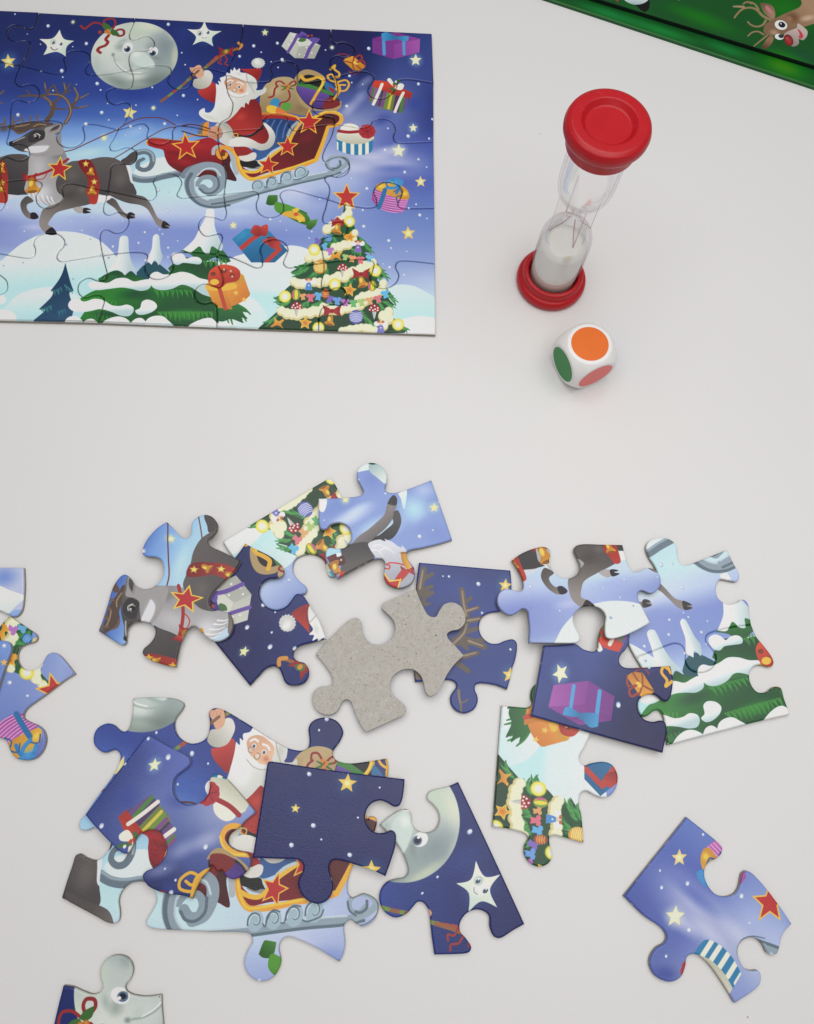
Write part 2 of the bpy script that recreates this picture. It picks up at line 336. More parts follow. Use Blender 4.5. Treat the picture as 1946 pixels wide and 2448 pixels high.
# ------------------------------------------------------------------ artwork and outlines (units of 0.05 mm)
MASTER=[
('grid',[-3827,-3595,-3088,-2422,-1830,-1233,-673,-311,44],[-240,153,471,782,1035,1234,1430,1622,1812,1998,2182,2363,2585,2846,3151],[0.86,0.86,0.88,0.92,0.96,1,1,1,1,1,1,1,1,1,1],'2e3470 2e3470 2d3370 2e3573 2c3068 272b5c 25295a 2a2f66 353e82 2e3572 2e3572 2f3777 313a80 2c3270 282c60 272b5d 3a4488 434f9a 303979 303979 344089 35438f 2f387f 2a2f66 2b3068 4a559e 434e98 34418a 34418a 39499b 3a4ba0 34418f 303a80 5a64a8 6a73b4 333c82 4053a3 4053a3 4862b4 4f6bbd 4055a8 5a68ae 9297c6 5f69b0 353e86 5b78c4 5b78c4 7a9ad8 86a8e0 6f8ed0 8d9bd0 8d93c8 5a63ae 4a55a2 9dbce8 9dbce8 a9c6ea a6c8ee b4d0ee b9c6e6 a8accf a7a8d2 5a66b0 b5cfec b5cfec bcd6ee b4d4ee c0d6ee c3c9e2 a5acd8 5862b0 5562b0 b9d4ea b9d4ea c3d9ea bdd9ea c5dbee b9c1e0 8a95cc 6572b8 6070b8 b9bfe2 b9bfe2 bcd0e8 c6cfe6 b6c0e2 9aa5d4 7f8cc8 7180c0 6f7fc0 8088c8 8088c8 a9b0dc 858fcb 7f8acb 7d89c8 8090ca 7b89c6 7b8ac6 8a92cc 8a92cc 9aa2d4 8590cc 8290cc 8592cc 8a98ce 8896cc 8c99ce c0d4e4 c0d4e4 c8dce4 b0c0e0 a6b2dc b0bce0 a0acd6 a4b0da b4bfe0 bcd9e0 bcd9e0 b9dbe2 c8dde4 c9dfe6 c3dde4 bcdbe4 c8dce8 c6dee4 b5d7de b5d7de bcd9de d0e0e4 d0e2e8 c3dfe4 bfdde2 cbe3e8 d8e6ea'),
('b','b3b3d6',-632,758,169,77,-63,{'a': 0.5}),
('b','c3c2dc',-723,881,150,78,-58,{'a': 0.55}),
('b','a9abd4',-589,577,149,62,-49,{'a': 0.45}),
('b','b9b9da',-367,1312,226,84,-15,{'a': 0.85}),
('b','c0c0dc',-518,1375,234,70,3,{'a': 0.8}),
('b','3a4494',-139,794,156,133,-3,{'a': 0.8}),
('b','2f3a8c',-434,984,140,83,-37,{'a': 0.6}),
('b','3d4898',-712,522,97,75,-3,{'a': 0.5}),
('b','c6c6e0',-654,1494,209,84,-2,{'a': 0.6}),
('b','5763b2',-305,1492,257,70,-2,{'a': 0.7}),
('b','2b3a8c',-2594,793,305,177,-3,{'a': 0.5}),
('b','2f3f90',-3046,577,153,240,-3,{'a': 0.4}),
('b','2f4294',-2231,124,133,218,-3,{'a': 0.35}),
('b','9cc0f0',-2716,1347,319,99,-17,{'a': 0.55}),
('b','c4dcf6',-2912,1439,226,70,-15,{'a': 0.6}),
('b','d2e2f4',-2526,1196,186,85,-27,{'a': 0.25}),
('b','8fb4ea',-2310,1257,266,85,-21,{'a': 0.5}),
('b','9ea4da',-2873,2096,244,80,-2,{'a': 0.45}),
('b','c9d2ec',-2931,1992,290,80,-2,{'a': 0.5}),
('b','8f96d0',-3455,2211,165,79,-2,{'a': 0.6}),
('b','c8c9e8',-3248,2190,154,53,-2,{'a': 0.5}),
('b','7e88cc',-2422,2130,211,79,-2,{'a': 0.5}),
('b','cdd4ee',-2435,2012,190,47,-2,{'a': 0.5}),
('b','c8c8e2',-1151,1756,196,81,9,{'a': 0.55}),
('b','6d7ac0',-919,1800,183,95,-2,{'a': 0.4}),
('b','aeb2da',-1434,1970,183,66,9,{'a': 0.4}),
('b','ccd4ea',-1580,1976,169,54,-2,{'a': 0.5}),
('p','d9e5e6','-3674,2618! -3472,2522 -3417,2456 -3324,2349 -3183,2255 -3056,2222 -2900,2226 -2739,2274 -2617,2367 -2527,2472 -2447,2597! -2455,2810! -3634,2853!',{'g': ('b6dadf',-3113,2747,-3147,2509)}),
('p','b9dbe0','-3624,2915! -3324,2780 -3118,2710 -2799,2660! -2733,3005! -3598,3072!',{'s': 46}),
('p','d7e5e6','-3379,2979! -3330,2879 -3265,2809 -3133,2757 -3005,2743 -2870,2782 -2731,2858! -2707,3041! -3365,3064!',{'g': ('b6d9de',-3182,3009,-3207,2838)}),
('p','e6ebec','-3489,2823! -3414,2823 -3373,2850 -3371,2893 -3411,2909 -3475,2909!',{}),
('p','e3ebec','-3467,2958! -3371,2957 -3305,2974 -3262,3018 -3265,3060! -3450,3067!',{}),
('p','dbe6e8','-2080,2634! -1843,2459 -1689,2453 -1593,2404 -1409,2339 -1243,2304 -1144,2282 -1031,2301 -892,2384 -822,2458! -807,2813! -2058,2858!',{'g': ('cfe2e6',-1379,2771,-1405,2390)}),
('p','bcdde3','-1547,2714! -1272,2729 -1098,2698! -1121,3070! -1520,3084!',{'s': 70}),
('p','dce7e9','-1836,3156! -1724,2827 -1599,2754 -1490,2756 -1387,2815 -1315,2905 -1262,3063! -1354,3139!',{'g': ('c6dfe4',-1338,3054,-1487,2787)}),
('p','cfe1e6','-445,2749! -370,2658 -260,2616 -138,2622 -26,2677 97,2761! 98,3101! -435,3120!',{'g': ('b9dce2',-167,2914,-170,2664)}),
('p','dde8ea','-329,3031! -243,2948 -145,2907 -57,2895 9,2903 119,2929! 120,3101! -327,3116!',{}),
('b','7f8ec4',-3738,-19,12,16,-3,{'a': 0.6}),
('c','a9b2d0',-3737,-18,7,9,-3,{}),
('c','dfe4ee',-3739,-21,5,7,-3,{'s': 2}),
('b','7f8ec4',-3432,93,24,32,-3,{'a': 0.6}),
('c','a9b2d0',-3429,95,14,18,-3,{}),
('c','dfe4ee',-3434,90,10,13,-3,{'s': 5}),
('b','7f8ec4',-3070,275,24,31,-3,{'a': 0.6}),
('c','a9b2d0',-3068,277,14,18,-3,{}),
('c','dfe4ee',-3072,272,10,13,-3,{'s': 5}),
('b','7f8ec4',-3183,316,10,13,-3,{'a': 0.6}),
('c','a9b2d0',-3183,317,6,7,-3,{}),
('c','dfe4ee',-3184,315,4,5,-3,{'s': 2}),
('b','7f8ec4',-3244,584,26,33,-3,{'a': 0.6}),
('c','a9b2d0',-3242,586,15,19,-3,{}),
('c','dfe4ee',-3246,581,11,14,-3,{'s': 5}),
('b','7f8ec4',-3224,656,12,15,-3,{'a': 0.6}),
('c','a9b2d0',-3223,657,7,9,-3,{}),
('c','dfe4ee',-3226,655,5,6,-3,{'s': 2}),
('b','7f8ec4',-3421,599,12,15,-3,{'a': 0.6}),
('c','a9b2d0',-3420,600,7,9,-3,{}),
('c','dfe4ee',-3423,598,5,6,-3,{'s': 2}),
('b','7f8ec4',-3468,303,10,13,-3,{'a': 0.6}),
('c','a9b2d0',-3467,304,6,7,-3,{}),
('c','dfe4ee',-3469,302,4,5,-3,{'s': 2}),
('b','7f8ec4',-2920,710,26,33,-3,{'a': 0.6}),
('c','a9b2d0',-2918,712,15,18,-3,{}),
('c','dfe4ee',-2923,707,11,14,-3,{'s': 5}),
('b','7f8ec4',-2882,778,14,18,-3,{'a': 0.6}),
('c','a9b2d0',-2881,779,8,10,-3,{}),
('c','dfe4ee',-2883,776,6,7,-3,{'s': 3}),
('b','7f8ec4',-2373,22,25,32,-3,{'a': 0.6}),
('c','a9b2d0',-2371,24,14,18,-3,{}),
('c','dfe4ee',-2375,19,10,13,-3,{'s': 5}),
('b','7f8ec4',-2223,336,12,16,-3,{'a': 0.6}),
('c','a9b2d0',-2222,337,7,9,-3,{}),
('c','dfe4ee',-2225,335,5,6,-3,{'s': 2}),
('b','7f8ec4',-2181,467,12,15,-3,{'a': 0.6}),
('c','a9b2d0',-2180,468,7,9,-3,{}),
('c','dfe4ee',-2182,465,5,6,-3,{'s': 2}),
('b','7f8ec4',-2441,730,14,18,-3,{'a': 0.6}),
('c','a9b2d0',-2440,731,8,10,-3,{}),
('c','dfe4ee',-2442,728,6,7,-3,{'s': 3}),
('b','7f8ec4',-2164,805,24,30,-3,{'a': 0.6}),
('c','a9b2d0',-2162,807,13,17,-3,{}),
('c','dfe4ee',-2166,802,10,12,-3,{'s': 5}),
('b','7f8ec4',-2038,843,12,15,-3,{'a': 0.6}),
('c','a9b2d0',-2037,844,7,8,-3,{}),
('c','dfe4ee',-2039,842,5,6,-3,{'s': 2}),
('b','7f8ec4',-2843,1017,26,32,-3,{'a': 0.6}),
('c','a9b2d0',-2841,1019,14,18,-3,{}),
('c','dfe4ee',-2846,1014,11,13,-3,{'s': 5}),
('b','7f8ec4',-2773,1093,12,15,-3,{'a': 0.6}),
('c','a9b2d0',-2772,1094,7,8,-3,{}),
('c','dfe4ee',-2775,1092,5,6,-3,{'s': 2}),
('b','7f8ec4',-2961,1143,26,32,-3,{'a': 0.6}),
('c','a9b2d0',-2959,1145,14,18,-3,{}),
('c','dfe4ee',-2964,1141,11,13,-3,{'s': 5}),
('b','7f8ec4',-2695,1185,12,15,-3,{'a': 0.6}),
('c','a9b2d0',-2694,1186,7,8,-3,{}),
('c','dfe4ee',-2696,1184,5,6,-3,{'s': 2}),
('b','7f8ec4',-2580,1153,24,29,-3,{'a': 0.6}),
('c','a9b2d0',-2578,1155,13,16,-3,{}),
('c','dfe4ee',-2583,1150,10,12,-3,{'s': 5}),
('b','7f8ec4',-2295,1111,24,29,-3,{'a': 0.6}),
('c','a9b2d0',-2293,1113,13,16,-3,{}),
('c','dfe4ee',-2297,1109,10,12,-3,{'s': 5}),
('b','7f8ec4',-2196,1018,12,15,-3,{'a': 0.6}),
('c','a9b2d0',-2195,1019,7,8,-3,{}),
('c','dfe4ee',-2197,1017,5,6,-3,{'s': 2}),
('b','7f8ec4',-2613,1243,10,12,-3,{'a': 0.6}),
('c','a9b2d0',-2612,1244,5,7,-3,{}),
('c','dfe4ee',-2614,1242,4,5,-3,{'s': 2}),
('b','7f8ec4',-2560,927,12,15,-3,{'a': 0.6}),
('c','a9b2d0',-2559,928,7,8,-3,{}),
('c','dfe4ee',-2561,925,5,6,-3,{'s': 2}),
('b','7f8ec4',-2805,921,10,12,-3,{'a': 0.6}),
('c','a9b2d0',-2804,921,6,7,-3,{}),
('c','dfe4ee',-2806,920,4,5,-3,{'s': 2}),
('b','7f8ec4',-3286,804,12,15,-3,{'a': 0.6}),
('c','a9b2d0',-3285,806,7,8,-3,{}),
('c','dfe4ee',-3288,803,5,6,-3,{'s': 2}),
('b','7f8ec4',-3546,1076,25,32,-3,{'a': 0.6}),
('c','a9b2d0',-3544,1078,14,18,-3,{}),
('c','dfe4ee',-3549,1073,10,13,-3,{'s': 5}),
('b','7f8ec4',-2500,1166,16,19,-3,{'a': 0.6}),
('c','a9b2d0',-2498,1168,9,11,-3,{}),
('c','dfe4ee',-2501,1165,6,8,-3,{'s': 3}),
('b','7f8ec4',-2679,1319,10,12,-3,{'a': 0.6}),
('c','a9b2d0',-2678,1320,5,7,-3,{}),
('c','dfe4ee',-2680,1318,4,5,-3,{'s': 2}),
('b','7f8ec4',-2278,265,8,10,-3,{'a': 0.6}),
('c','a9b2d0',-2278,266,5,6,-3,{}),
('c','dfe4ee',-2279,264,3,4,-3,{'s': 2}),
('b','7f8ec4',-3600,195,8,11,-3,{'a': 0.6}),
('c','a9b2d0',-3599,195,5,6,-3,{}),
('c','dfe4ee',-3600,194,3,4,-3,{'s': 2}),
('b','7f8ec4',-3097,729,8,10,-3,{'a': 0.6}),
('c','a9b2d0',-3096,730,4,6,-3,{}),
('c','dfe4ee',-3098,728,3,4,-3,{'s': 2}),
('b','aab69a',-3218,39,31,41,-3,{'a': 0.9}),
('c','d8dfae',-3218,39,11,14,-3,{'s': 7}),
('b','a8b69c',-2408,950,35,44,-3,{}),
('c','e2e6b6',-2408,950,14,17,-3,{'s': 8}),
('b','b9cdb0',-2792,1276,57,71,-3,{'a': 0.8}),
('p','dfe5b2','-2796,1243! -2785,1266! -2764,1267! -2778,1284! -2770,1308! -2789,1296! -2805,1310! -2804,1285! -2821,1269! -2801,1266!',{}),
('b','3f62a8',-3712,513,125,161,-3,{'a': 0.85}),
('p','e9c860','-3731,430! -3702,480! -3657,477! -3682,520! -3659,574! -3704,550! -3735,586! -3737,529! -3779,497! -3736,485!',{}),
('b','f3e9b4',-3712,513,36,47,-3,{}),
('p','e6cf7e','-2603,925! -2587,979! -2542,991! -2577,1022! -2568,1077! -2606,1042! -2645,1064! -2634,1012! -2667,970! -2622,974!',{}),
('b','efe2b0',-2605,1006,36,45,-3,{}),
('b','7f8ec4',-1387,186,23,29,-3,{'a': 0.6}),
('c','a9b2d0',-1385,188,13,16,-3,{}),
('c','dfe4ee',-1389,183,9,12,-3,{'s': 5}),
('b','7f8ec4',-1595,227,25,31,-3,{'a': 0.6}),
('c','a9b2d0',-1593,229,14,18,-3,{}),
('c','dfe4ee',-1597,225,10,13,-3,{'s': 5}),
('b','7f8ec4',-1333,368,25,31,-3,{'a': 0.6}),
('c','a9b2d0',-1331,370,14,17,-3,{}),
('c','dfe4ee',-1336,365,10,13,-3,{'s': 5}),
('b','7f8ec4',-1523,296,12,16,-3,{'a': 0.6}),
('c','a9b2d0',-1522,297,7,9,-3,{}),
('c','dfe4ee',-1525,295,5,6,-3,{'s': 2}),
('b','7f8ec4',-1364,456,12,15,-3,{'a': 0.6}),
('c','a9b2d0',-1363,457,7,9,-3,{}),
('c','dfe4ee',-1365,455,5,6,-3,{'s': 2}),
('b','7f8ec4',-1711,352,21,26,-3,{'a': 0.6}),
('c','a9b2d0',-1709,353,11,15,-3,{}),
('c','dfe4ee',-1713,349,8,11,-3,{'s': 4}),
('b','7f8ec4',-1428,399,10,13,-3,{'a': 0.6}),
('c','a9b2d0',-1427,399,6,7,-3,{}),
('c','dfe4ee',-1429,397,4,5,-3,{'s': 2}),
('b','7f8ec4',-954,241,12,16,-3,{'a': 0.6}),
('c','a9b2d0',-953,242,7,9,-3,{}),
('c','dfe4ee',-955,240,5,6,-3,{'s': 2}),
('b','7f8ec4',-569,206,27,34,-3,{'a': 0.6}),
('c','a9b2d0',-567,208,15,19,-3,{}),
('c','dfe4ee',-571,203,11,14,-3,{'s': 5}),
('b','7f8ec4',-730,516,23,28,-3,{'a': 0.6}),
('c','a9b2d0',-729,518,13,16,-3,{}),
('c','dfe4ee',-732,513,9,12,-3,{'s': 4}),
('b','7f8ec4',-707,590,12,15,-3,{'a': 0.6}),
('c','a9b2d0',-706,591,7,9,-3,{}),
('c','dfe4ee',-708,589,5,6,-3,{'s': 2}),
('b','7f8ec4',-610,605,10,13,-3,{'a': 0.6}),
('c','a9b2d0',-609,606,6,7,-3,{}),
('c','dfe4ee',-611,604,4,5,-3,{'s': 2}),
('b','7f8ec4',-741,849,24,30,-3,{'a': 0.6}),
('c','a9b2d0',-739,851,14,17,-3,{}),
('c','dfe4ee',-743,847,10,12,-3,{'s': 5}),
('b','7f8ec4',-117,576,23,28,-3,{'a': 0.6}),
('c','a9b2d0',-116,578,13,16,-3,{}),
('c','dfe4ee',-119,574,9,12,-3,{'s': 4}),
('b','7f8ec4',-199,1143,26,32,-3,{'a': 0.6}),
('c','a9b2d0',-198,1145,15,18,-3,{}),
('c','dfe4ee',-202,1140,11,13,-3,{'s': 5}),
('b','7f8ec4',9,953,18,22,-3,{'a': 0.6}),
('c','a9b2d0',10,955,10,12,-3,{}),
('c','dfe4ee',7,952,8,9,-3,{'s': 4}),
('b','7f8ec4',-18,1161,16,20,-3,{'a': 0.6}),
('c','a9b2d0',-17,1162,9,11,-3,{}),
('c','dfe4ee',-19,1159,7,8,-3,{'s': 3}),
('b','7f8ec4',-395,1299,24,29,-3,{'a': 0.6}),
('c','a9b2d0',-393,1301,13,16,-3,{}),
('c','dfe4ee',-397,1297,10,12,-3,{'s': 5}),
('b','7f8ec4',-376,1072,14,17,-3,{'a': 0.6}),
('c','a9b2d0',-375,1073,8,10,-3,{}),
('c','dfe4ee',-377,1070,6,7,-3,{'s': 3}),
('b','7f8ec4',-108,1383,18,22,-3,{'a': 0.6}),
('c','a9b2d0',-106,1384,10,12,-3,{}),
('c','dfe4ee',-109,1381,7,9,-3,{'s': 3}),
('b','7f8ec4',-223,1517,20,24,-2,{'a': 0.6}),
('c','a9b2d0',-221,1518,11,13,-2,{}),
('c','dfe4ee',-225,1515,8,10,-2,{'s': 4}),
('b','7f8ec4',-37,1460,12,14,-3,{'a': 0.6}),
('c','a9b2d0',-36,1461,7,8,-3,{}),
('c','dfe4ee',-38,1458,5,6,-3,{'s': 2}),
('b','7f8ec4',-672,1599,12,14,-2,{'a': 0.6}),
('c','a9b2d0',-671,1600,7,8,-2,{}),
('c','dfe4ee',-673,1598,5,6,-2,{'s': 2}),
('b','7f8ec4',-249,-58,11,13,-3,{'a': 0.6}),
('c','a9b2d0',-248,-57,6,8,-3,{}),
('c','dfe4ee',-250,-59,4,6,-3,{'s': 2}),
('b','8a9aa0',-1504,70,49,63,-3,{'a': 0.7}),
('p','dcdc9e','-1507,30! -1496,56! -1474,57! -1490,77! -1483,105! -1503,91! -1521,107! -1518,78! -1536,60! -1514,57!',{}),
('b','a4b8a8',-897,210,37,46,-3,{'a': 0.8}),
('c','dfe6b8',-897,210,13,17,-3,{'s': 7}),
('b','86a6cc',-145,316,92,115,-3,{'a': 0.7}),
('p','dfe3ae','-146,245! -130,289! -92,291! -121,324! -111,371! -144,348! -177,375! -169,327! -199,297! -160,291!',{}),
('b','e9ecd0',-145,316,31,39,-3,{}),
('b','86a6cc',-157,1056,69,84,-3,{'a': 0.7}),
('p','d9dea6','-157,1006! -146,1037! -119,1039! -139,1062! -133,1094! -156,1078! -180,1097! -174,1063! -195,1042! -168,1038!',{}),
('b','e9ecd0',-157,1056,22,27,-3,{}),
('b','d5d8c8',-279,1301,94,114,-3,{'a': 0.6}),
('p','e2e4b4','-279,1228! -263,1275! -221,1279! -253,1313! -244,1362! -280,1336! -316,1362! -306,1313! -337,1280! -295,1276!',{}),
('b','eef0d2',-279,1302,34,41,-3,{}),
('b','7f8ec4',-223,1520,20,24,-2,{'a': 0.6}),
('c','a9b2d0',-221,1522,11,13,-2,{}),
('c','dfe4ee',-225,1518,8,10,-2,{'s': 4}),
('b','7f8ec4',-674,1601,12,14,-2,{'a': 0.6}),
('c','a9b2d0',-673,1602,7,8,-2,{}),
('c','dfe4ee',-675,1599,5,6,-2,{'s': 2}),
('b','7f8ec4',-540,1698,24,28,-2,{'a': 0.6}),
('c','a9b2d0',-538,1700,13,16,-2,{}),
('c','dfe4ee',-542,1696,10,12,-2,{'s': 5}),
('b','7f8ec4',-568,1912,16,18,-2,{'a': 0.6}),
('c','a9b2d0',-567,1913,9,10,-2,{}),
('c','dfe4ee',-569,1910,6,8,-2,{'s': 3}),
('b','7f8ec4',-555,2071,23,27,-2,{'a': 0.6}),
('c','a9b2d0',-553,2073,13,15,-2,{}),
('c','dfe4ee',-557,2069,10,11,-2,{'s': 4}),
('b','7f8ec4',-344,2201,23,27,-2,{'a': 0.6}),
('c','a9b2d0',-342,2203,13,15,-2,{}),
('c','dfe4ee',-346,2199,10,11,-2,{'s': 4}),
('b','7f8ec4',-323,2273,15,18,-2,{'a': 0.6}),
('c','a9b2d0',-322,2274,9,10,-2,{}),
('c','dfe4ee',-325,2271,6,7,-2,{'s': 3}),
('b','7f8ec4',-192,2300,12,13,-2,{'a': 0.6}),
('c','a9b2d0',-191,2301,6,7,-2,{}),
('c','dfe4ee',-193,2299,5,5,-2,{'s': 2}),
('b','7f8ec4',-122,1838,14,16,-2,{'a': 0.6}),
('c','a9b2d0',-121,1839,8,9,-2,{}),
('c','dfe4ee',-123,1837,6,7,-2,{'s': 3}),
('b','7f8ec4',-182,1878,16,18,-2,{'a': 0.6}),
('c','a9b2d0',-181,1880,9,10,-2,{}),
('c','dfe4ee',-184,1877,6,8,-2,{'s': 3}),
('b','7f8ec4',-90,1942,23,27,-2,{'a': 0.6}),
('c','a9b2d0',-88,1944,13,15,-2,{}),
('c','dfe4ee',-92,1940,10,11,-2,{'s': 4}),
('b','7f8ec4',-30,1975,12,14,-2,{'a': 0.6}),
('c','a9b2d0',-29,1976,7,8,-2,{}),
('c','dfe4ee',-31,1973,5,6,-2,{'s': 2}),
('b','7f8ec4',-330,2456,21,24,-2,{'a': 0.6}),
('c','a9b2d0',-329,2458,12,13,-2,{}),
('c','dfe4ee',-332,2454,9,10,-2,{'s': 4}),
('b','7f8ec4',-384,2425,10,11,-2,{'a': 0.6}),
('c','a9b2d0',-383,2426,5,6,-2,{}),
('c','dfe4ee',-385,2424,4,5,-2,{'s': 2}),
('b','7f8ec4',-212,2522,17,20,-2,{'a': 0.6}),
('c','a9b2d0',-210,2524,10,11,-2,{}),
('c','dfe4ee',-213,2521,7,8,-2,{'s': 3}),
('b','7f8ec4',-1330,2036,23,27,-2,{'a': 0.6}),
('c','a9b2d0',-1328,2037,13,15,-2,{}),
('c','dfe4ee',-1332,2033,9,11,-2,{'s': 4}),
('b','7f8ec4',-1247,2052,12,14,-2,{'a': 0.6}),
('c','a9b2d0',-1246,2053,6,8,-2,{}),
('c','dfe4ee',-1248,2051,5,6,-2,{'s': 2}),
('b','7f8ec4',-1191,2136,10,11,-2,{'a': 0.6}),
('c','a9b2d0',-1191,2137,5,6,-2,{}),
('c','dfe4ee',-1192,2135,4,5,-2,{'s': 2}),
('b','7f8ec4',-982,2142,13,16,-2,{'a': 0.6}),
('c','a9b2d0',-981,2143,7,9,-2,{}),
('c','dfe4ee',-984,2141,6,6,-2,{'s': 3}),
('b','7f8ec4',-930,1821,12,14,-2,{'a': 0.6}),
('c','a9b2d0',-929,1822,7,8,-2,{}),
('c','dfe4ee',-931,1820,5,6,-2,{'s': 2}),
('b','7f8ec4',-1000,2205,11,13,-2,{'a': 0.6}),
('c','a9b2d0',-999,2206,6,7,-2,{}),
('c','dfe4ee',-1001,2204,5,6,-2,{'s': 2}),
('p','e8c876','-89,1550! -74,1588! -39,1588! -64,1618! -54,1658! -85,1639! -114,1663! -108,1622! -136,1597! -101,1590!',{}),
('b','f2e9c0',-86,1611,28,33,-2,{}),
('p','e9c057','-189,2054! -169,2097! -127,2096! -156,2132! -143,2178! -181,2157! -215,2187! -209,2138! -243,2110! -201,2101!',{}),
('b','f6ecb6',-183,2125,34,39,-2,{}),
('b','d2cfae',-1630,2109,45,53,-2,{'a': 0.7}),
('p','e6dd9c','-1636,2072! -1624,2094! -1602,2093! -1616,2112! -1607,2136! -1628,2125! -1644,2141! -1643,2116! -1661,2102! -1640,2097!',{}),
('b','7f8ec4',-3485,2015,19,23,-2,{'a': 0.6}),
('c','a9b2d0',-3484,2017,11,13,-2,{}),
('c','dfe4ee',-3487,2013,8,9,-2,{'s': 4}),
('b','7f8ec4',-3400,1844,19,23,-2,{'a': 0.6}),
('c','a9b2d0',-3398,1846,11,13,-2,{}),
('c','dfe4ee',-3402,1842,8,9,-2,{'s': 4}),
('b','7f8ec4',-3320,1854,15,18,-2,{'a': 0.6}),
('c','a9b2d0',-3318,1855,8,10,-2,{}),
('c','dfe4ee',-3321,1853,6,8,-2,{'s': 3}),
('b','7f8ec4',-2279,1790,23,28,-2,{'a': 0.6}),
('c','a9b2d0',-2277,1792,13,15,-2,{}),
('c','dfe4ee',-2281,1787,9,11,-2,{'s': 4}),
('b','7f8ec4',-2192,1800,15,18,-2,{'a': 0.6}),
('c','a9b2d0',-2191,1801,9,10,-2,{}),
('c','dfe4ee',-2194,1798,6,8,-2,{'s': 3}),
('b','7f8ec4',-2177,1990,19,23,-2,{'a': 0.6}),
('c','a9b2d0',-2175,1992,11,13,-2,{}),
('c','dfe4ee',-2179,1988,8,9,-2,{'s': 4}),
('b','7f8ec4',-2347,2202,17,20,-2,{'a': 0.6}),
('c','a9b2d0',-2346,2204,9,11,-2,{}),
('c','dfe4ee',-2349,2201,7,8,-2,{'s': 3}),
('b','7f8ec4',-2201,2214,13,16,-2,{'a': 0.6}),
('c','a9b2d0',-2200,2215,7,9,-2,{}),
('c','dfe4ee',-2203,2212,5,6,-2,{'s': 3}),
('b','7f8ec4',-2073,2274,11,13,-2,{'a': 0.6}),
('c','a9b2d0',-2072,2275,6,7,-2,{}),
('c','dfe4ee',-2074,2273,5,5,-2,{'s': 2}),
('b','7f8ec4',-2142,2342,17,20,-2,{'a': 0.6}),
('c','a9b2d0',-2141,2343,9,11,-2,{}),
('c','dfe4ee',-2144,2340,7,8,-2,{'s': 3}),
('b','7f8ec4',-2228,2175,9,11,-2,{'a': 0.6}),
('c','a9b2d0',-2227,2176,5,6,-2,{}),
('c','dfe4ee',-2229,2174,4,5,-2,{'s': 2}),
('b','7f8ec4',-2386,2306,17,20,-2,{'a': 0.6}),
('c','a9b2d0',-2385,2307,9,11,-2,{}),
('c','dfe4ee',-2388,2304,7,8,-2,{'s': 3}),
('b','7f8ec4',-2588,2349,19,22,-2,{'a': 0.6}),
('c','a9b2d0',-2587,2350,10,12,-2,{}),
('c','dfe4ee',-2590,2347,8,9,-2,{'s': 4}),
('b','7f8ec4',-2858,2207,11,13,-2,{'a': 0.6}),
('c','a9b2d0',-2857,2208,6,7,-2,{}),
('c','dfe4ee',-2859,2206,5,6,-2,{'s': 2}),
('b','7f8ec4',-3319,2232,11,13,-2,{'a': 0.6}),
('c','a9b2d0',-3318,2233,6,7,-2,{}),
('c','dfe4ee',-3321,2231,5,6,-2,{'s': 2}),
('b','7f8ec4',-2314,2464,17,20,-2,{'a': 0.6}),
('c','a9b2d0',-2312,2466,9,11,-2,{}),
('c','dfe4ee',-2315,2463,7,8,-2,{'s': 3}),
('b','7f8ec4',-2537,2102,9,11,-2,{'a': 0.6}),
('c','a9b2d0',-2536,2103,5,6,-2,{}),
('c','dfe4ee',-2538,2101,4,5,-2,{'s': 2}),
('b','7f8ec4',-2785,2079,11,14,-2,{'a': 0.6}),
('c','a9b2d0',-2785,2080,6,8,-2,{}),
('c','dfe4ee',-2787,2078,5,6,-2,{'s': 2}),
('b','7f8ec4',-2959,2119,9,11,-2,{'a': 0.6}),
('c','a9b2d0',-2958,2120,5,6,-2,{}),
('c','dfe4ee',-2960,2118,4,5,-2,{'s': 2}),
('b','7f8ec4',-3057,2050,9,11,-2,{'a': 0.6}),
('c','a9b2d0',-3056,2051,5,6,-2,{}),
('c','dfe4ee',-3058,2049,4,5,-2,{'s': 2}),
('b','7f8ec4',-3408,1865,9,11,-2,{'a': 0.6}),
('c','a9b2d0',-3407,1865,5,6,-2,{}),
('c','dfe4ee',-3409,1864,4,5,-2,{'s': 2}),
('b','7f8ec4',-2135,2432,13,15,-2,{'a': 0.6}),
('c','a9b2d0',-2134,2433,7,9,-2,{}),
('c','dfe4ee',-2136,2430,5,6,-2,{'s': 3}),
('b','7f8ec4',-2967,2345,17,20,-2,{'a': 0.6}),
('c','a9b2d0',-2966,2347,9,11,-2,{}),
('c','93a5ae',-2969,2344,7,8,-2,{'s': 3}),
('b','7f8ec4',-2779,2286,11,13,-2,{'a': 0.6}),
('c','a9b2d0',-2778,2287,6,7,-2,{}),
('c','93a5ae',-2780,2285,5,5,-2,{'s': 2}),
('b','7f8ec4',-2612,2453,15,17,-2,{'a': 0.6}),
('c','a9b2d0',-2611,2454,8,10,-2,{}),
('c','93a5ae',-2614,2451,6,7,-2,{'s': 3}),
('b','7f8ec4',-2868,2663,13,15,-2,{'a': 0.6}),
('c','a9b2d0',-2867,2664,7,8,-2,{}),
('c','93a5ae',-2869,2662,5,6,-2,{'s': 2}),
('b','7f8ec4',-3286,2527,11,13,-2,{'a': 0.6}),
('c','a9b2d0',-3285,2528,6,7,-2,{}),
('c','93a5ae',-3287,2526,5,5,-2,{'s': 2}),
('b','7f8ec4',-3437,2561,11,13,-2,{'a': 0.6}),
('c','a9b2d0',-3436,2562,6,7,-2,{}),
('c','93a5ae',-3438,2560,5,5,-2,{'s': 2}),
('b','4a5fa8',-3325,311,141,182,-3,{'a': 0.5}),
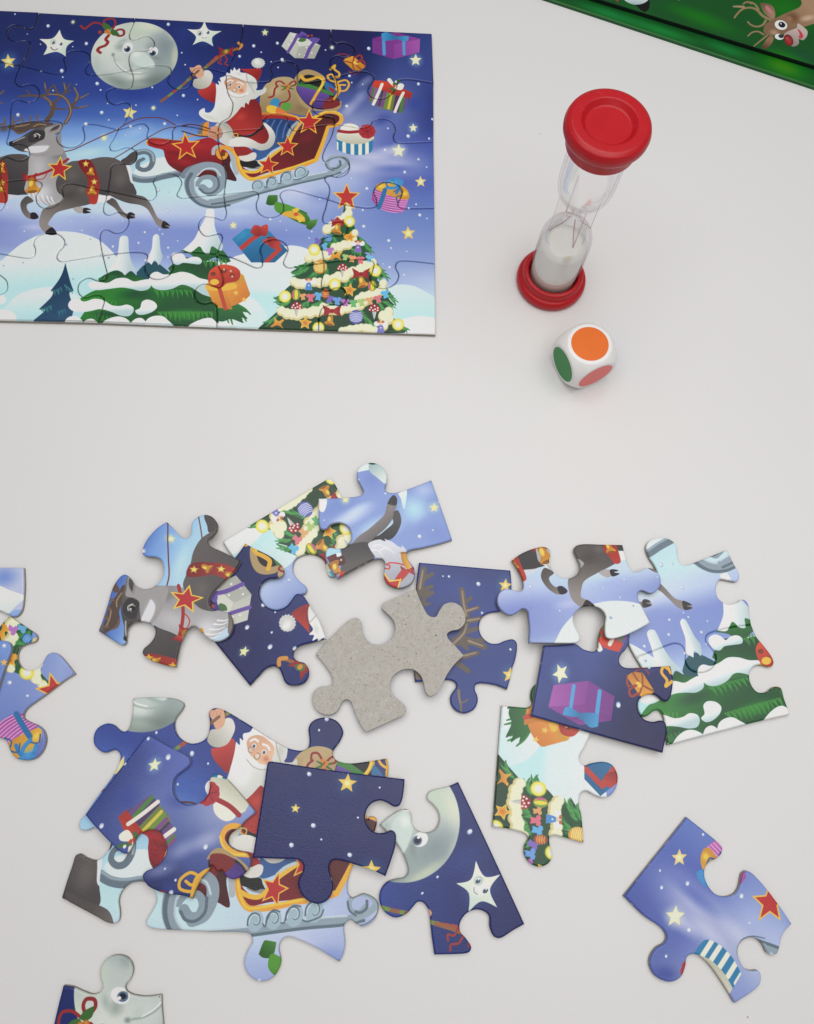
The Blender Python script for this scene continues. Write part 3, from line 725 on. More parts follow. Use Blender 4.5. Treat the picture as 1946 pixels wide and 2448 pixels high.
('p','dde3cf','-3323,131! -3273,232 -3180,250! -3235,317 -3232,424! -3319,380 -3426,421! -3408,320 -3486,244! -3372,232',{'g': ('c4d2c8',-3246,394,-3352,283)}),
('b','eef0e2',-3325,311,62,80,-3,{'k': 1}),
('c','aab8b6',-3360,275,26,31,-3,{'s': 11,'k': 1}),
('c','e6e9e4',-3360,278,19,23,-3,{}),
('c','4a5964',-3358,279,13,18,-3,{}),
('c','e9eef0',-3366,270,5,6,-3,{}),
('c','aab8b6',-3290,286,26,31,-3,{'s': 11,'k': 1}),
('c','e6e9e4',-3290,289,19,23,-3,{}),
('c','4a5964',-3289,291,13,18,-3,{}),
('c','e9eef0',-3296,282,5,6,-3,{}),
('l','6a4a3e','-3374,329 -3355,355 -3330,360 -3312,346',8,8,{}),
('b','4a5fa8',-2041,122,140,179,-3,{'a': 0.5}),
('p','dde3cf','-2054,-34! -2005,68 -1891,75! -1968,149 -1951,252! -2048,200 -2135,246! -2114,149 -2198,69! -2089,62',{'g': ('c4d2c8',-1967,203,-2065,94)}),
('b','eef0e2',-2041,122,61,79,-3,{'k': 1}),
('c','aab8b6',-2084,110,27,31,-3,{'s': 11,'k': 1}),
('c','e6e9e4',-2084,113,19,23,-3,{}),
('c','4a5964',-2083,114,13,19,-3,{}),
('c','e9eef0',-2090,105,5,6,-3,{}),
('c','aab8b6',-2013,94,27,31,-3,{'s': 11,'k': 1}),
('c','e6e9e4',-2012,97,19,23,-3,{}),
('c','4a5964',-2011,98,13,19,-3,{}),
('c','e9eef0',-2018,89,5,6,-3,{}),
('l','8d9c98','-2061,154 -2039,165 -2016,153',7,7,{}),
('c','b9c2bd',-2633,386,379,376,2,{'s': 5}),
('b','d3d8cd',-2867,280,275,323,-3,{'a': 0.9,'k': 1}),
('b','cdd4ce',-2771,488,178,166,-3,{'a': 0.6,'k': 1}),
('b','828f91',-2375,270,228,292,-3,{'a': 0.95,'k': 1}),
('b','717f80',-2389,485,203,197,-3,{'a': 0.6,'k': 1}),
('b','cfd4be',-2322,128,74,138,-28,{'a': 0.6,'k': 1}),
('b','c2d0b6',-2633,113,181,140,-3,{'a': 0.7,'k': 1}),
('b','d3d8bf',-2543,46,223,108,10,{'a': 0.8,'k': 1}),
('b','b9cbb4',-2631,129,133,78,-3,{'a': 0.5,'k': 1}),
('b','68766f',-2430,667,323,163,-28,{'a': 0.9,'k': 1}),
('b','77857e',-2748,682,250,100,21,{'a': 0.75,'k': 1}),
('b','6f7d77',-2578,719,330,89,-3,{'a': 0.6,'k': 1}),
('b','a9b9ae',-2955,543,71,211,-3,{'a': 0.6,'k': 1}),
('b','9ba9a5',-2353,483,155,136,-3,{'a': 0.5,'k': 1}),
('b','d3d9ae',-2999,287,61,181,10,{'a': 0.45,'k': 1}),
('b','d6dfb0',-2855,78,147,62,-29,{'a': 0.5,'k': 1}),
('b','ccd5a8',-2279,388,48,244,-3,{'a': 0.5,'k': 1}),
('b','aebbb0',-2580,704,177,59,-3,{'a': 0.5,'k': 1}),
('b','dce4da',-2590,615,130,60,-3,{'a': 0.5,'k': 1}),
('b','88958f',-2769,298,76,74,21,{'a': 0.7,'k': 1}),
('b','93a29c',-2753,228,73,37,-29,{'a': 0.6,'k': 1}),
('b','8a9794',-2494,284,86,68,10,{'a': 0.6,'k': 1}),
('c','e8ebe6',-2702,305,44,60,10,{'k': 1}),
('c','5a6c80',-2704,321,29,34,-3,{'k': 1}),
('c','1e2830',-2702,321,17,21,-3,{'k': 1}),
('c','f0f2f0',-2716,303,10,12,-3,{'k': 1}),
('c','e4e8e4',-2474,334,43,52,-3,{'k': 1}),
('c','566a7c',-2477,355,30,31,-3,{'k': 1}),
('c','1e2830',-2477,354,17,21,-3,{'k': 1}),
('c','f0f2f0',-2491,338,10,12,-3,{'k': 1}),
('b','7d8a88',-2445,404,74,36,16,{'a': 0.7,'k': 1}),
('p','c6d3cc','-2673,354 -2639,333 -2572,339 -2513,384 -2458,450 -2445,502 -2493,520 -2559,511 -2623,474 -2666,415',{'s': 14,'k': 1}),
('b','e3e9e0',-2616,374,60,53,-3,{'a': 0.7,'k': 1}),
('b','8fa09a',-2529,522,108,27,3,{'a': 0.7,'k': 1}),
('b','98a8a2',-2651,498,36,45,-3,{'a': 0.5,'k': 1}),
('l','98a7a0','-2809,415 -2784,482 -2728,547 -2652,588 -2557,591 -2488,565 -2445,518',12,8,{'s': 7,'k': 1}),
('l','eff2ea','-2785,467 -2727,531 -2648,573 -2558,576',7,7,{'s': 5,'k': 1}),
('b','6c7a76',-2820,389,26,34,-3,{'a': 0.8,'k': 1}),
('b','a9b6ae',-2776,443,71,61,-3,{'a': 0.3,'k': 1}),
('l','93302c','-3144,78 -3106,110 -3079,82 -3030,37 -2962,53 -2905,120',21,21,{'s': 3}),
('l','93302c','-2907,104 -2947,20 -2915,-13 -2859,-8 -2841,46 -2859,102',19,19,{'s': 3}),
('l','8d2d2a','-2860,141 -2795,176 -2755,159 -2761,112 -2798,103 -2837,127',22,22,{'s': 3}),
('l','93302c','-2886,176 -2905,220 -2883,250 -2902,290 -2947,315 -2961,346 -2934,372',28,28,{'s': 3}),
('p','3f6a2a','-2952,29! -2894,57 -2871,102 -2904,127 -2945,91',{}),
('p','3b6628','-2871,102! -2827,116 -2784,171! -2844,174 -2874,141',{}),
('c','d08a28',-2915,136,16,20,-3,{'r': 'a85d1c'}),
('c','d08a28',-2883,150,16,20,-3,{'r': 'a85d1c'}),
('c','d08a28',-2899,119,16,20,-3,{'r': 'a85d1c'}),
('c','a03a2c',-2966,143,17,22,-3,{}),
('l','6a594a','-3759,869 -3726,856 -3705,822',24,12,{}),
('l','6a594a','-3745,956 -3693,955',20,10,{}),
('b','5a4a3c',-3643,1220,69,64,-3,{'a': 0.9}),
('l','6b5848','-3701,1180 -3643,1167 -3657,1103',21,10,{}),
('l','6b5848','-3626,1219 -3590,1175 -3559,1152 -3519,1129',19,12,{}),
('l','6a3630','-3112,1437 -3030,1409 -2927,1341 -2807,1262 -2702,1198 -2607,1119 -2508,1066 -2396,1050 -2307,1062 -2201,1122',10,10,{'s': 2}),
('l','6e4038','-2838,1573 -2733,1516 -2654,1461 -2536,1361 -2417,1260 -2296,1169 -2199,1138',9,9,{'s': 2}),
('p','d7dfea','-2503,1608 -2345,1476 -2198,1456 -2157,1524 -2106,1577 -2271,1639 -2381,1678',{'s': 10}),
('l','66727d','-2501,1421 -2433,1404 -2379,1430 -2357,1499 -2376,1569 -2425,1592 -2473,1566 -2474,1511 -2437,1481',59,33,{}),
('l','9aa7b2','-2491,1404 -2435,1390 -2372,1422 -2348,1498',18,18,{'s': 8}),
('l','67747f','-2513,1670 -2437,1690 -2346,1684 -2258,1652 -2147,1620 -2036,1590 -1936,1555',63,63,{}),
('l','93a1ac','-2504,1652 -2428,1671 -2338,1658 -2250,1624 -2127,1592',18,18,{'s': 8}),
('l','5e4c3c','-3295,1118 -3265,1052 -3273,966 -3317,903 -3374,867',45,25,{'s': 4}),
('l','5e4c3c','-3135,1143 -3110,1067 -3113,980 -3150,906 -3209,859 -3298,847 -3384,862 -3471,866 -3565,879',33,18,{'s': 4}),
('l','5e4c3c','-3374,867 -3471,866 -3494,829 -3512,813',20,11,{'s': 4}),
('l','5e4c3c','-3283,956 -3237,910 -3193,842 -3138,795',29,16,{'s': 4}),
('l','5e4c3c','-3242,997 -3198,1000 -3155,993',23,13,{'s': 4}),
('l','5e4c3c','-3326,837 -3355,783 -3370,723',24,13,{'s': 4}),
('l','5e4c3c','-3327,826 -3309,770 -3286,741',18,10,{'s': 4}),
('l','5e4c3c','-3237,844 -3266,790 -3286,741',22,12,{'s': 4}),
('l','5e4c3c','-3193,847 -3183,786 -3209,715',24,13,{'s': 4}),
('l','5e4c3c','-3182,797 -3148,718',22,12,{'s': 4}),
('l','5e4c3c','-3121,991 -3078,913 -3070,847 -3112,761',33,18,{'s': 4}),
('l','5e4c3c','-3083,880 -3032,867 -2976,820',24,13,{'s': 4}),
('l','5e4c3c','-3105,980 -3035,977 -2964,949',22,12,{'s': 4}),
('l','5e4c3c','-3247,965 -3259,998 -3281,1096',29,16,{'s': 4}),
('l','927d66','-3135,1143 -3105,1045 -3119,970 -3160,895 -3218,852 -3316,845',12,7,{'s': 5}),
('l','927d66','-3080,902 -3068,847 -3109,766',10,6,{'s': 5}),
('l','927d66','-3281,966 -3296,923 -3356,874',10,6,{'s': 5}),
('l','927d66','-3040,870 -2978,823',8,5,{'s': 5}),
('l','927d66','-3036,972 -2967,949',8,5,{'s': 5}),
('l','927d66','-3355,783 -3368,729',8,5,{'s': 5}),
('l','927d66','-3183,786 -3205,721',8,5,{'s': 5}),
('p','57463a','-3602,1208 -3564,1174 -3514,1161 -3448,1142 -3397,1134 -3318,1141 -3239,1148 -3265,1203 -3351,1207 -3419,1221 -3465,1255 -3517,1257 -3563,1238',{'s': 8}),
('l','6d5a48','-3550,1205 -3577,1142 -3577,1089',19,12,{'s': 3}),
('l','6d5a48','-3502,1182 -3497,1128 -3526,1081',19,12,{'s': 3}),
('l','6d5a48','-3437,1157 -3434,1114 -3431,1076',19,12,{'s': 3}),
('l','6d5a48','-3370,1138 -3380,1101 -3367,1068',19,12,{'s': 3}),
('l','6d5a48','-3474,1255 -3515,1268 -3553,1243',19,12,{'s': 3}),
('l','9a8468','-3543,1194 -3493,1187 -3444,1168',10,10,{'s': 6}),
('l','9a8468','-3397,1188 -3358,1164 -3297,1167',10,10,{'s': 6}),
('p','3f3b39','-3662,1537! -3599,1503 -3542,1484 -3466,1478 -3405,1489 -3372,1534 -3330,1708 -3324,1860 -3405,1883 -3502,1908 -3600,1922!',{'g': ('56504c',-3377,1503,-3516,1817)}),
('p','c9ccd6','-3601,1917! -3523,1883 -3447,1885 -3370,1892 -3515,1933 -3597,1942!',{'s': 6}),
('p','b03a26','-3662,1537! -3609,1545 -3575,1574 -3551,1645 -3530,1726 -3516,1828 -3503,1958 -3594,1962!',{'g': ('8a2d22',-3623,1566,-3567,1920)}),
('p','dfae2e','-3608,1551! -3597,1573! -3577,1574! -3590,1590! -3582,1613! -3600,1601! -3615,1615! -3614,1591! -3632,1576! -3612,1573!',{}),
('p','dfae2e','-3579,1735! -3569,1756! -3549,1757! -3561,1773! -3553,1796! -3572,1785! -3586,1798! -3585,1774! -3603,1760! -3584,1757!',{}),
('p','dd9b1a','-3618,1665 -3609,1644 -3611,1614 -3600,1603 -3586,1613 -3578,1643 -3563,1663 -3589,1674',{'g': ('a5690f',-3609,1617,-3567,1670)}),
('c','f1c548',-3600,1630,8,15,-2,{'s': 5}),
('c','8a560f',-3590,1667,19,7,-2,{}),
('p','dd9b1a','-3588,1857 -3579,1837 -3580,1807 -3570,1796 -3556,1806 -3548,1836 -3533,1855 -3559,1866',{'g': ('a5690f',-3579,1810,-3537,1862)}),
('c','f1c548',-3570,1823,8,15,-2,{'s': 5}),
('c','8a560f',-3560,1859,19,7,-2,{}),
('p','a9a7a8','-3156,1241 -3185,1284 -3273,1331 -3360,1387 -3383,1462 -3388,1545 -3375,1658 -3380,1771 -3379,1832 -3328,1890 -3254,1938 -3192,1965 -3137,1993 -3083,1960 -3033,1898 -3061,1818 -3094,1697 -3066,1593 -3068,1510 -3105,1428 -3142,1346',{'g': ('8d8a8b',-3136,1388,-3352,1502)}),
('b','d6d6da',-3241,1856,126,122,-2,{'a': 0.8,'k': 1}),
('b','c3c2c4',-3294,1603,93,166,-3,{'a': 0.6,'k': 1}),
('b','75716f',-3158,1483,77,63,-3,{'a': 0.6,'k': 1}),
('l','e6e8ec','-3343,1851 -3317,1910 -3277,1954',13,4,{'s': 4}),
('l','e6e8ec','-3308,1859 -3283,1917 -3243,1957',13,4,{'s': 4}),
('l','e6e8ec','-3273,1868 -3248,1923 -3209,1961',13,4,{'s': 4}),
('l','e6e8ec','-3230,1876 -3205,1929 -3167,1964',13,4,{'s': 4}),
('l','e6e8ec','-3186,1884 -3162,1936 -3124,1967',13,4,{'s': 4}),
('l','e6e8ec','-3151,1893 -3128,1942 -3090,1971',13,4,{'s': 4}),
('p','5e5853','-3110,1831 -3133,1750 -3122,1678 -3077,1573 -3031,1530 -2905,1511 -2798,1478 -2695,1478 -2622,1512 -2572,1541 -2537,1622 -2495,1733 -2455,1823 -2479,1875 -2580,1879 -2691,1864 -2821,1839 -2880,1841 -2932,1894 -3034,1888 -3071,1869',{'g': ('4d4845',-2823,1829,-2861,1522)}),
('b','6e6761',-2601,1697,102,144,-2,{'a': 0.6,'k': 1}),
('b','6a635d',-3012,1673,102,93,-2,{'a': 0.6,'k': 1}),
('b','413d3a',-3059,1828,76,71,-2,{'a': 0.7,'k': 1}),
('b','413d3a',-2737,1835,101,51,-2,{'a': 0.7,'k': 1}),
('p','d9dadf','-2576,1541 -2548,1550 -2522,1601 -2510,1672 -2495,1733 -2518,1714 -2544,1633',{'s': 6}),
('p','4c4642','-2623,1506 -2584,1468 -2543,1419 -2509,1410 -2493,1454 -2498,1506 -2534,1534 -2584,1546',{'s': 5}),
('p','554f4a','-2689,1813 -2568,1838 -2457,1844 -2387,1861 -2340,1909 -2299,1978 -2257,2056 -2194,2094 -2153,2127 -2154,2153 -2213,2154 -2258,2126 -2299,2058 -2349,1980 -2412,1943 -2515,1927 -2603,1895 -2658,1862',{'g': ('867e78',-2264,2067,-2517,1907)}),
('p','2b2826','-2211,2094 -2195,2089 -2147,2131 -2189,2131 -2150,2156 -2213,2156',{}),
('p','57514b','-2693,1924 -2664,1883 -2619,1901 -2568,1979 -2521,2027 -2471,2020 -2440,2069 -2507,2076 -2560,2049 -2618,1981',{'g': ('7e766f',-2525,2057,-2660,1913)}),
('p','2b2826','-2500,2021 -2471,2017 -2442,2042 -2483,2044 -2442,2069 -2507,2074',{}),
('p','e0dfe2','-2776,1867 -2701,1859 -2657,1867 -2670,1898 -2726,1926 -2764,1927',{'s': 7}),
('p','565049','-3390,1983 -3385,1933 -3345,1891 -3288,1939 -3333,1971 -3332,2011 -3305,2050 -3254,2057 -3225,2096 -3254,2115 -3313,2104 -3363,2052',{'g': ('7c746d',-3291,2089,-3378,1953)}),
('p','2e2b29','-3292,2054 -3254,2052 -3225,2096 -3262,2115 -3289,2103',{}),
('p','59534d','-3071,1869 -3115,1790 -3068,1763 -2966,1769 -2888,1781 -2863,1840 -2806,1929 -2840,1955 -2969,1996 -3081,2040 -3122,2102 -3139,2157 -3111,2180 -3056,2247 -3100,2260 -3162,2231 -3209,2164 -3213,2076 -3194,2005 -3124,1967 -3048,1909',{'g': ('8d857e',-3142,2142,-3069,1879)}),
('b','453f3b',-3003,1867,108,72,-15,{'a': 0.5,'k': 1}),
('b','7d766f',-2909,1812,51,51,-2,{'a': 0.4,'k': 1}),
('p','2a2725','-3111,2185 -3084,2199 -3055,2248 -3100,2262 -3152,2241',{}),
('p','a8a3a0','-2957,1995 -2913,1978 -2861,1991 -2864,2031 -2905,2043 -2936,2024',{'s': 4}),
('p','322f2d','-2873,1992 -2845,1986 -2807,2004 -2846,2011 -2806,2029 -2867,2041',{}),
('p','b23a28','-2976,1527 -2898,1503 -2854,1543 -2820,1614 -2777,1715 -2767,1796 -2771,1937 -2821,1945 -2851,1870 -2872,1841 -2868,1770 -2883,1688 -2934,1619',{'g': ('7c241d',-2873,1564,-2785,1928)}),
('p','a5601a','-2916,1507! -2903,1534! -2878,1535! -2895,1556! -2885,1584! -2908,1570! -2927,1586! -2925,1557! -2946,1538! -2922,1535!',{}),
('p','e6b93a','-2915,1519! -2905,1539! -2888,1539! -2899,1554! -2892,1575! -2909,1564! -2923,1576! -2921,1555! -2936,1542! -2919,1539!',{}),
('b','f3d67a',-2911,1550,20,24,-3,{}),
('p','a5601a','-2824,1684! -2811,1711! -2786,1712! -2803,1732! -2793,1760! -2816,1746! -2835,1762! -2833,1733! -2854,1715! -2830,1711!',{}),
('p','e6b93a','-2822,1696! -2813,1715! -2795,1716! -2807,1730! -2800,1751! -2817,1740! -2830,1752! -2829,1731! -2844,1718! -2827,1716!',{}),
('b','f3d67a',-2818,1727,20,24,-2,{}),
('p','dd9b1a','-2892,1647 -2877,1625 -2872,1589 -2857,1580 -2842,1594 -2838,1632 -2824,1659 -2858,1665',{'g': ('a5690f',-2874,1596,-2825,1660)}),
('c','f1c548',-2864,1612,10,18,-2,{'s': 6}),
('c','8a560f',-2853,1657,24,8,9,{}),
('p','dd9b1a','-2859,1847 -2846,1819 -2846,1777 -2831,1762 -2812,1775 -2802,1817 -2782,1844 -2819,1859',{'g': ('a5690f',-2844,1781,-2788,1853)}),
('c','f1c548',-2833,1799,11,21,-2,{'s': 7}),
('c','8a560f',-2820,1850,26,9,-2,{}),
('l','a02c26','-3064,1510 -3121,1565 -3205,1635 -3300,1681 -3381,1705',25,25,{}),
('l','b5342c','-3218,1662 -3244,1714 -3302,1722 -3347,1708',8,8,{}),
('p','e3c22c','-3129,1479! -3097,1567! -3020,1579! -3076,1633! -3053,1722! -3120,1669! -3182,1712! -3168,1625! -3229,1562! -3154,1562!',{}),
('p','b32b28','-3128,1506! -3102,1576! -3041,1586! -3085,1629! -3067,1700! -3121,1657! -3170,1692! -3159,1622! -3208,1572! -3147,1572!',{}),
('p','cf4a2c','-3355,1709 -3425,1660! -3406,1711 -3409,1755!',{'g': ('8f1f1c',-3406,1711,-3355,1709)}),
('p','cf4a2c','-3355,1709 -3300,1655! -3305,1706 -3288,1750!',{'g': ('8f1f1c',-3305,1706,-3355,1709)}),
('c','8f1f1c',-3355,1709,14,17,-2,{}),
('p','dd9b1a','-3369,1852 -3354,1801 -3364,1732 -3344,1704 -3311,1720 -3286,1786 -3247,1825 -3302,1861',{'g': ('a5690f',-3356,1734,-3262,1852)}),
('c','f1c548',-3336,1764,18,34,-2,{'s': 11}),
('c','8a560f',-3314,1847,42,15,-12,{}),
('p','4a4643','-3577,1366 -3547,1343 -3492,1309 -3447,1264 -3393,1219 -3312,1184 -3237,1159 -3179,1140 -3151,1155 -3159,1219 -3196,1264 -3252,1298 -3282,1331 -3346,1366 -3392,1399 -3402,1452 -3470,1450 -3535,1416 -3569,1391',{'s': 3,'g': ('6a6562',-3265,1330,-3450,1296)}),
('p','9b9896','-3300,1204 -3251,1181 -3203,1157 -3170,1145 -3152,1160 -3168,1220 -3206,1259 -3179,1326 -3116,1408 -3126,1461 -3226,1486 -3353,1492 -3400,1462 -3401,1400 -3347,1355 -3302,1311 -3291,1268',{'s': 6}),
('b','d3d3d6',-3304,1416,93,53,-21,{'a': 0.9,'k': 1}),
('p','d5d5d8','-3405,1400 -3351,1387 -3283,1384 -3240,1382 -3267,1436 -3332,1457 -3392,1457 -3441,1443',{'s': 8}),
('p','3a3836','-3430,1317 -3414,1252 -3366,1224 -3305,1231 -3289,1278 -3300,1321 -3357,1345 -3408,1353',{'s': 10}),
('p','8f8a86','-3268,1246 -3234,1180 -3170,1145 -3151,1166 -3185,1221 -3234,1244',{}),
('p','4a4542','-3253,1229 -3225,1185 -3180,1161 -3196,1205',{'s': 6}),
('p','232120','-3579,1366 -3563,1349 -3519,1352 -3523,1384 -3564,1396',{}),
('l','b4b0ae','-3544,1359 -3506,1331 -3458,1302',10,10,{'s': 8}),
('l','4c4846','-3564,1396 -3513,1394 -3455,1439 -3402,1452',5,5,{}),
('c','aaa196',-3355,1292,26,23,-3,{}),
('c','2b2522',-3356,1297,19,23,-3,{}),
('c','efece6',-3366,1288,6,7,-3,{}),
('l','d9d6d0','-3384,1278 -3359,1260 -3328,1280',6,6,{}),
('p','3f5c94','-1476,1014 -1300,996 -1147,1009 -1189,1166 -1250,1271 -1360,1377 -1471,1452 -1523,1424 -1520,1222 -1463,1076',{'g': ('2a3f70',-1338,1060,-1399,1419)}),
('l','5a78ad','-1416,1032 -1444,1116 -1454,1219',11,11,{'s': 9}),
('l','5a78ad','-1357,1029 -1385,1113 -1395,1216',11,11,{'s': 9}),
('l','5a78ad','-1298,1027 -1327,1111 -1337,1213',11,11,{'s': 9}),
('l','5a78ad','-1239,1024 -1268,1108 -1279,1211',11,11,{'s': 9}),
('p','6b6f78','-2005,1203 -1989,1100 -1958,1078 -1955,1211',{}),
('p','dd8f1f','-1963,1211 -1960,1099 -1920,1076 -1921,1209',{}),
('p','b5651f','-1488,963 -1387,948 -1260,957 -1157,979 -1147,1020 -1300,996 -1468,1003',{}),
('p','a5271c','-1478,983 -1343,975 -1165,1000 -1172,1026 -1341,1008 -1467,1019',{}),
('l','e39a1c','-1487,954 -1387,948 -1260,958 -1165,983',17,17,{}),
('p','a02422','-2416,1338 -2426,1298 -2402,1267 -2357,1260 -2265,1268 -2165,1276 -2065,1282 -1984,1258 -1903,1234 -1842,1267 -1746,1318 -1691,1391 -1706,1512 -1637,1662 -1720,1656 -1835,1648 -1983,1639 -2117,1599 -2214,1534 -2259,1452 -2282,1383 -2354,1363',{'g': ('5a191b',-2032,1635,-2058,1357)}),
('b','c23a30',-2327,1304,125,34,5,{'a': 0.7,'k': 1}),
('b','b93029',-2060,1332,198,50,-3,{'a': 0.6,'k': 1}),
('b','6a1a1b',-2152,1412,183,34,7,{'a': 0.6,'k': 1}),
('b','b02a27',-2094,1499,150,59,9,{'a': 0.6,'k': 1}),
('p','4c1b1d','-1757,1394 -1706,1412 -1674,1501 -1643,1579 -1596,1660 -1711,1655 -1818,1647 -1776,1515',{'s': 9,'k': 1}),
('l','dca62a','-2419,1278 -2429,1309 -2416,1338',11,11,{}),
('l','c98d22','-2150,1261 -2069,1231 -1988,1210 -1913,1209 -1843,1252',13,13,{}),
('l','a9873a','-2397,1267 -2265,1271 -2165,1276',6,6,{}),
('p','e2b02a','-2119,1183! -2069,1281! -1979,1270! -2037,1351! -1994,1452! -2079,1405! -2143,1478! -2138,1369! -2221,1313! -2132,1292!',{}),
('p','b32824','-2113,1217! -2074,1294! -2004,1285! -2049,1348! -2016,1427! -2082,1391! -2131,1448! -2128,1362! -2192,1318! -2123,1302!',{}),
('p','5c171b','-1646,1329 -1608,1508 -1547,1555 -1464,1561 -1391,1418 -1335,1375 -1281,1313 -1237,1209 -1180,1176 -1158,1123 -1063,995 -939,937 -802,962 -832,1057 -890,1090 -916,1256 -992,1431 -1186,1509 -1389,1577 -1525,1633 -1602,1587 -1673,1411',{'g': ('7c2023',-1266,1562,-1156,1307)}),
('b','3c0f14',-895,977,93,52,-3,{'a': 0.9,'k': 1}),
('b','8d2a2a',-1078,1202,133,88,-38,{'a': 0.4,'k': 1}),
('p','1d1c1e','-1628,1459 -1521,1444 -1451,1501 -1433,1530 -1482,1537 -1565,1526 -1608,1508',{'s': 5}),
('p','8a8a86','-1565,1531 -1499,1523 -1434,1510 -1433,1535 -1514,1545',{'s': 4}),
('l','a9aeb4','-1856,1399 -1852,1348 -1812,1321 -1752,1344 -1707,1392 -1686,1451 -1668,1520 -1643,1588',33,40,{}),
('l','e09a22','-1748,1404 -1762,1435 -1795,1431 -1815,1387 -1798,1341 -1745,1333 -1693,1361 -1651,1420 -1633,1499 -1594,1586 -1524,1642 -1443,1629 -1346,1595 -1218,1535 -1104,1496 -983,1430',40,37,{}),
('l','e8bd24','-1684,1371 -1648,1430 -1628,1508 -1585,1591 -1516,1644 -1347,1581 -1186,1514 -988,1418',16,16,{'s': 4}),
('c','7a3c14',-1774,1401,21,22,-3,{}),
('l','e5a81f','-982,1430 -947,1308 -919,1194 -895,1080',37,31,{}),
('l','e6a21f','-891,1070 -824,1056 -783,1013 -794,951 -846,922 -923,926 -981,955 -1022,983',37,28,{}),
('l','f0c636','-1009,982 -923,918 -838,911 -779,950',11,11,{'s': 5}),
('l','e7b022','-1595,1562 -1529,1574 -1464,1561 -1418,1499 -1382,1428 -1335,1375 -1273,1312',31,27,{}),
('l','b9c2c8','-1391,1408 -1353,1356 -1293,1313',22,22,{'s': 3}),
('l','e3a822','-1218,1249 -1197,1176 -1167,1103 -1137,1050',31,26,{}),
('l','9aa3ad','-1234,1188 -1209,1105 -1162,1041',28,28,{'s': 3}),
('l','76828e','-2085,1637 -2054,1577 -1983,1539',54,54,{}),
('l','8795a1','-1919,1747 -1870,1779 -1815,1757 -1810,1688 -1854,1642 -1927,1652 -1967,1722',70,38,{}),
('l','8b98a4','-2032,1629 -1981,1557 -1892,1526 -1798,1549 -1763,1631 -1782,1742 -1847,1792',83,83,{}),
('l','8b98a4','-2002,1586 -2033,1684 -2005,1805 -1918,1890 -1802,1912 -1702,1887 -1592,1842 -1493,1791 -1438,1768',88,51,{}),
('l','5e6b76','-2022,1615 -2049,1698 -2021,1813 -1933,1910 -1811,1939 -1678,1913',33,20,{'s': 4}),
('l','c0cbd4','-1969,1626 -1912,1561 -1832,1554 -1779,1618',15,15,{'s': 6}),
('l','b9c4cc','-1989,1668 -1966,1790 -1886,1861 -1771,1877',13,13,{'s': 6}),
('l','5e6b76','-1935,1762 -1891,1801 -1824,1791 -1783,1728 -1796,1646',20,20,{'s': 4}),
('l','8e9ca8','-1826,1879 -1670,1839 -1504,1777 -1314,1708 -1111,1637 -929,1581 -815,1535',55,42,{}),
('l','5f6f78','-1824,1909 -1668,1872 -1501,1811 -1301,1737 -1109,1669 -905,1605 -769,1546',19,19,{}),
('l','bfcad2','-1828,1855 -1505,1754 -1112,1614 -885,1544',12,12,{'s': 5}),
('l','93a1ad','-827,1543 -759,1498 -714,1440 -739,1399 -798,1388 -856,1404 -888,1455 -869,1503 -816,1508 -783,1464',46,28,{}),
('l','5d6a75','-779,1429 -771,1471 -805,1507 -834,1508',18,18,{'s': 4}),
('l','5d6a75','-900,1462 -874,1510 -827,1529',13,13,{'s': 4}),
('l','6a7782','-802,1590 -734,1546 -695,1481 -710,1412 -757,1386',8,8,{'s': 3}),
('c','9fb3bf',-1452,1707,53,63,-2,{}),
('l','5a6a76','-1494,1742 -1500,1705 -1487,1674 -1465,1662 -1442,1667 -1428,1685 -1425,1707 -1433,1723 -1446,1727 -1455,1722',11,8,{}),
('l','c9d6dc','-1488,1730 -1490,1700 -1478,1678 -1459,1670 -1441,1676 -1431,1692 -1431,1710 -1438,1721 -1448,1723 -1455,1718',6,4,{'s': 3}),
('c','9fb3bf',-1339,1671,50,60,-2,{}),
('l','5a6a76','-1381,1704 -1385,1668 -1373,1639 -1351,1627 -1329,1633 -1316,1650 -1314,1671 -1321,1685 -1333,1690 -1343,1684',11,8,{}),
('l','c9d6dc','-1375,1693 -1376,1664 -1364,1643 -1346,1635 -1328,1641 -1319,1656 -1320,1672 -1326,1684 -1336,1687 -1343,1682',6,4,{'s': 3}),
('c','9fb3bf',-1216,1618,58,69,-2,{}),
('l','5a6a76','-1263,1656 -1269,1615 -1255,1583 -1229,1569 -1204,1575 -1190,1595 -1187,1619 -1196,1635 -1209,1640 -1219,1635',11,8,{}),
('l','c9d6dc','-1256,1644 -1258,1611 -1244,1586 -1224,1577 -1204,1585 -1193,1602 -1193,1622 -1201,1633 -1211,1636 -1220,1631',6,4,{'s': 3}),
('c','9fb3bf',-1098,1563,60,72,-2,{}),
('l','5a6a76','-1148,1603 -1153,1560 -1138,1526 -1112,1511 -1086,1518 -1070,1539 -1068,1564 -1077,1581 -1091,1587 -1101,1580',11,8,{}),
('l','c9d6dc','-1140,1590 -1142,1556 -1127,1530 -1106,1521 -1085,1528 -1074,1547 -1073,1567 -1082,1579 -1093,1583 -1102,1576',6,4,{'s': 3}),
('l','5a6a76','-1400,1712 -1382,1724 -1379,1676 -1360,1620 -1314,1618',10,10,{}),
('l','5a6a76','-1287,1679 -1268,1676 -1267,1630 -1242,1567 -1190,1558',10,10,{}),
('l','5a6a76','-1157,1632 -1123,1634 -1050,1586 -1041,1544',10,10,{}),
('p','b49c6e','-1495,911 -1500,785 -1481,689 -1442,623 -1385,577 -1326,558 -1257,560 -1213,590 -1189,707 -1140,821 -1060,891 -1099,965 -1218,950 -1387,948 -1480,952',{'g': ('8e7850',-1303,944,-1365,619)}),
('b','cdb88a',-1376,716,94,85,-3,{'a': 0.6,'k': 1}),
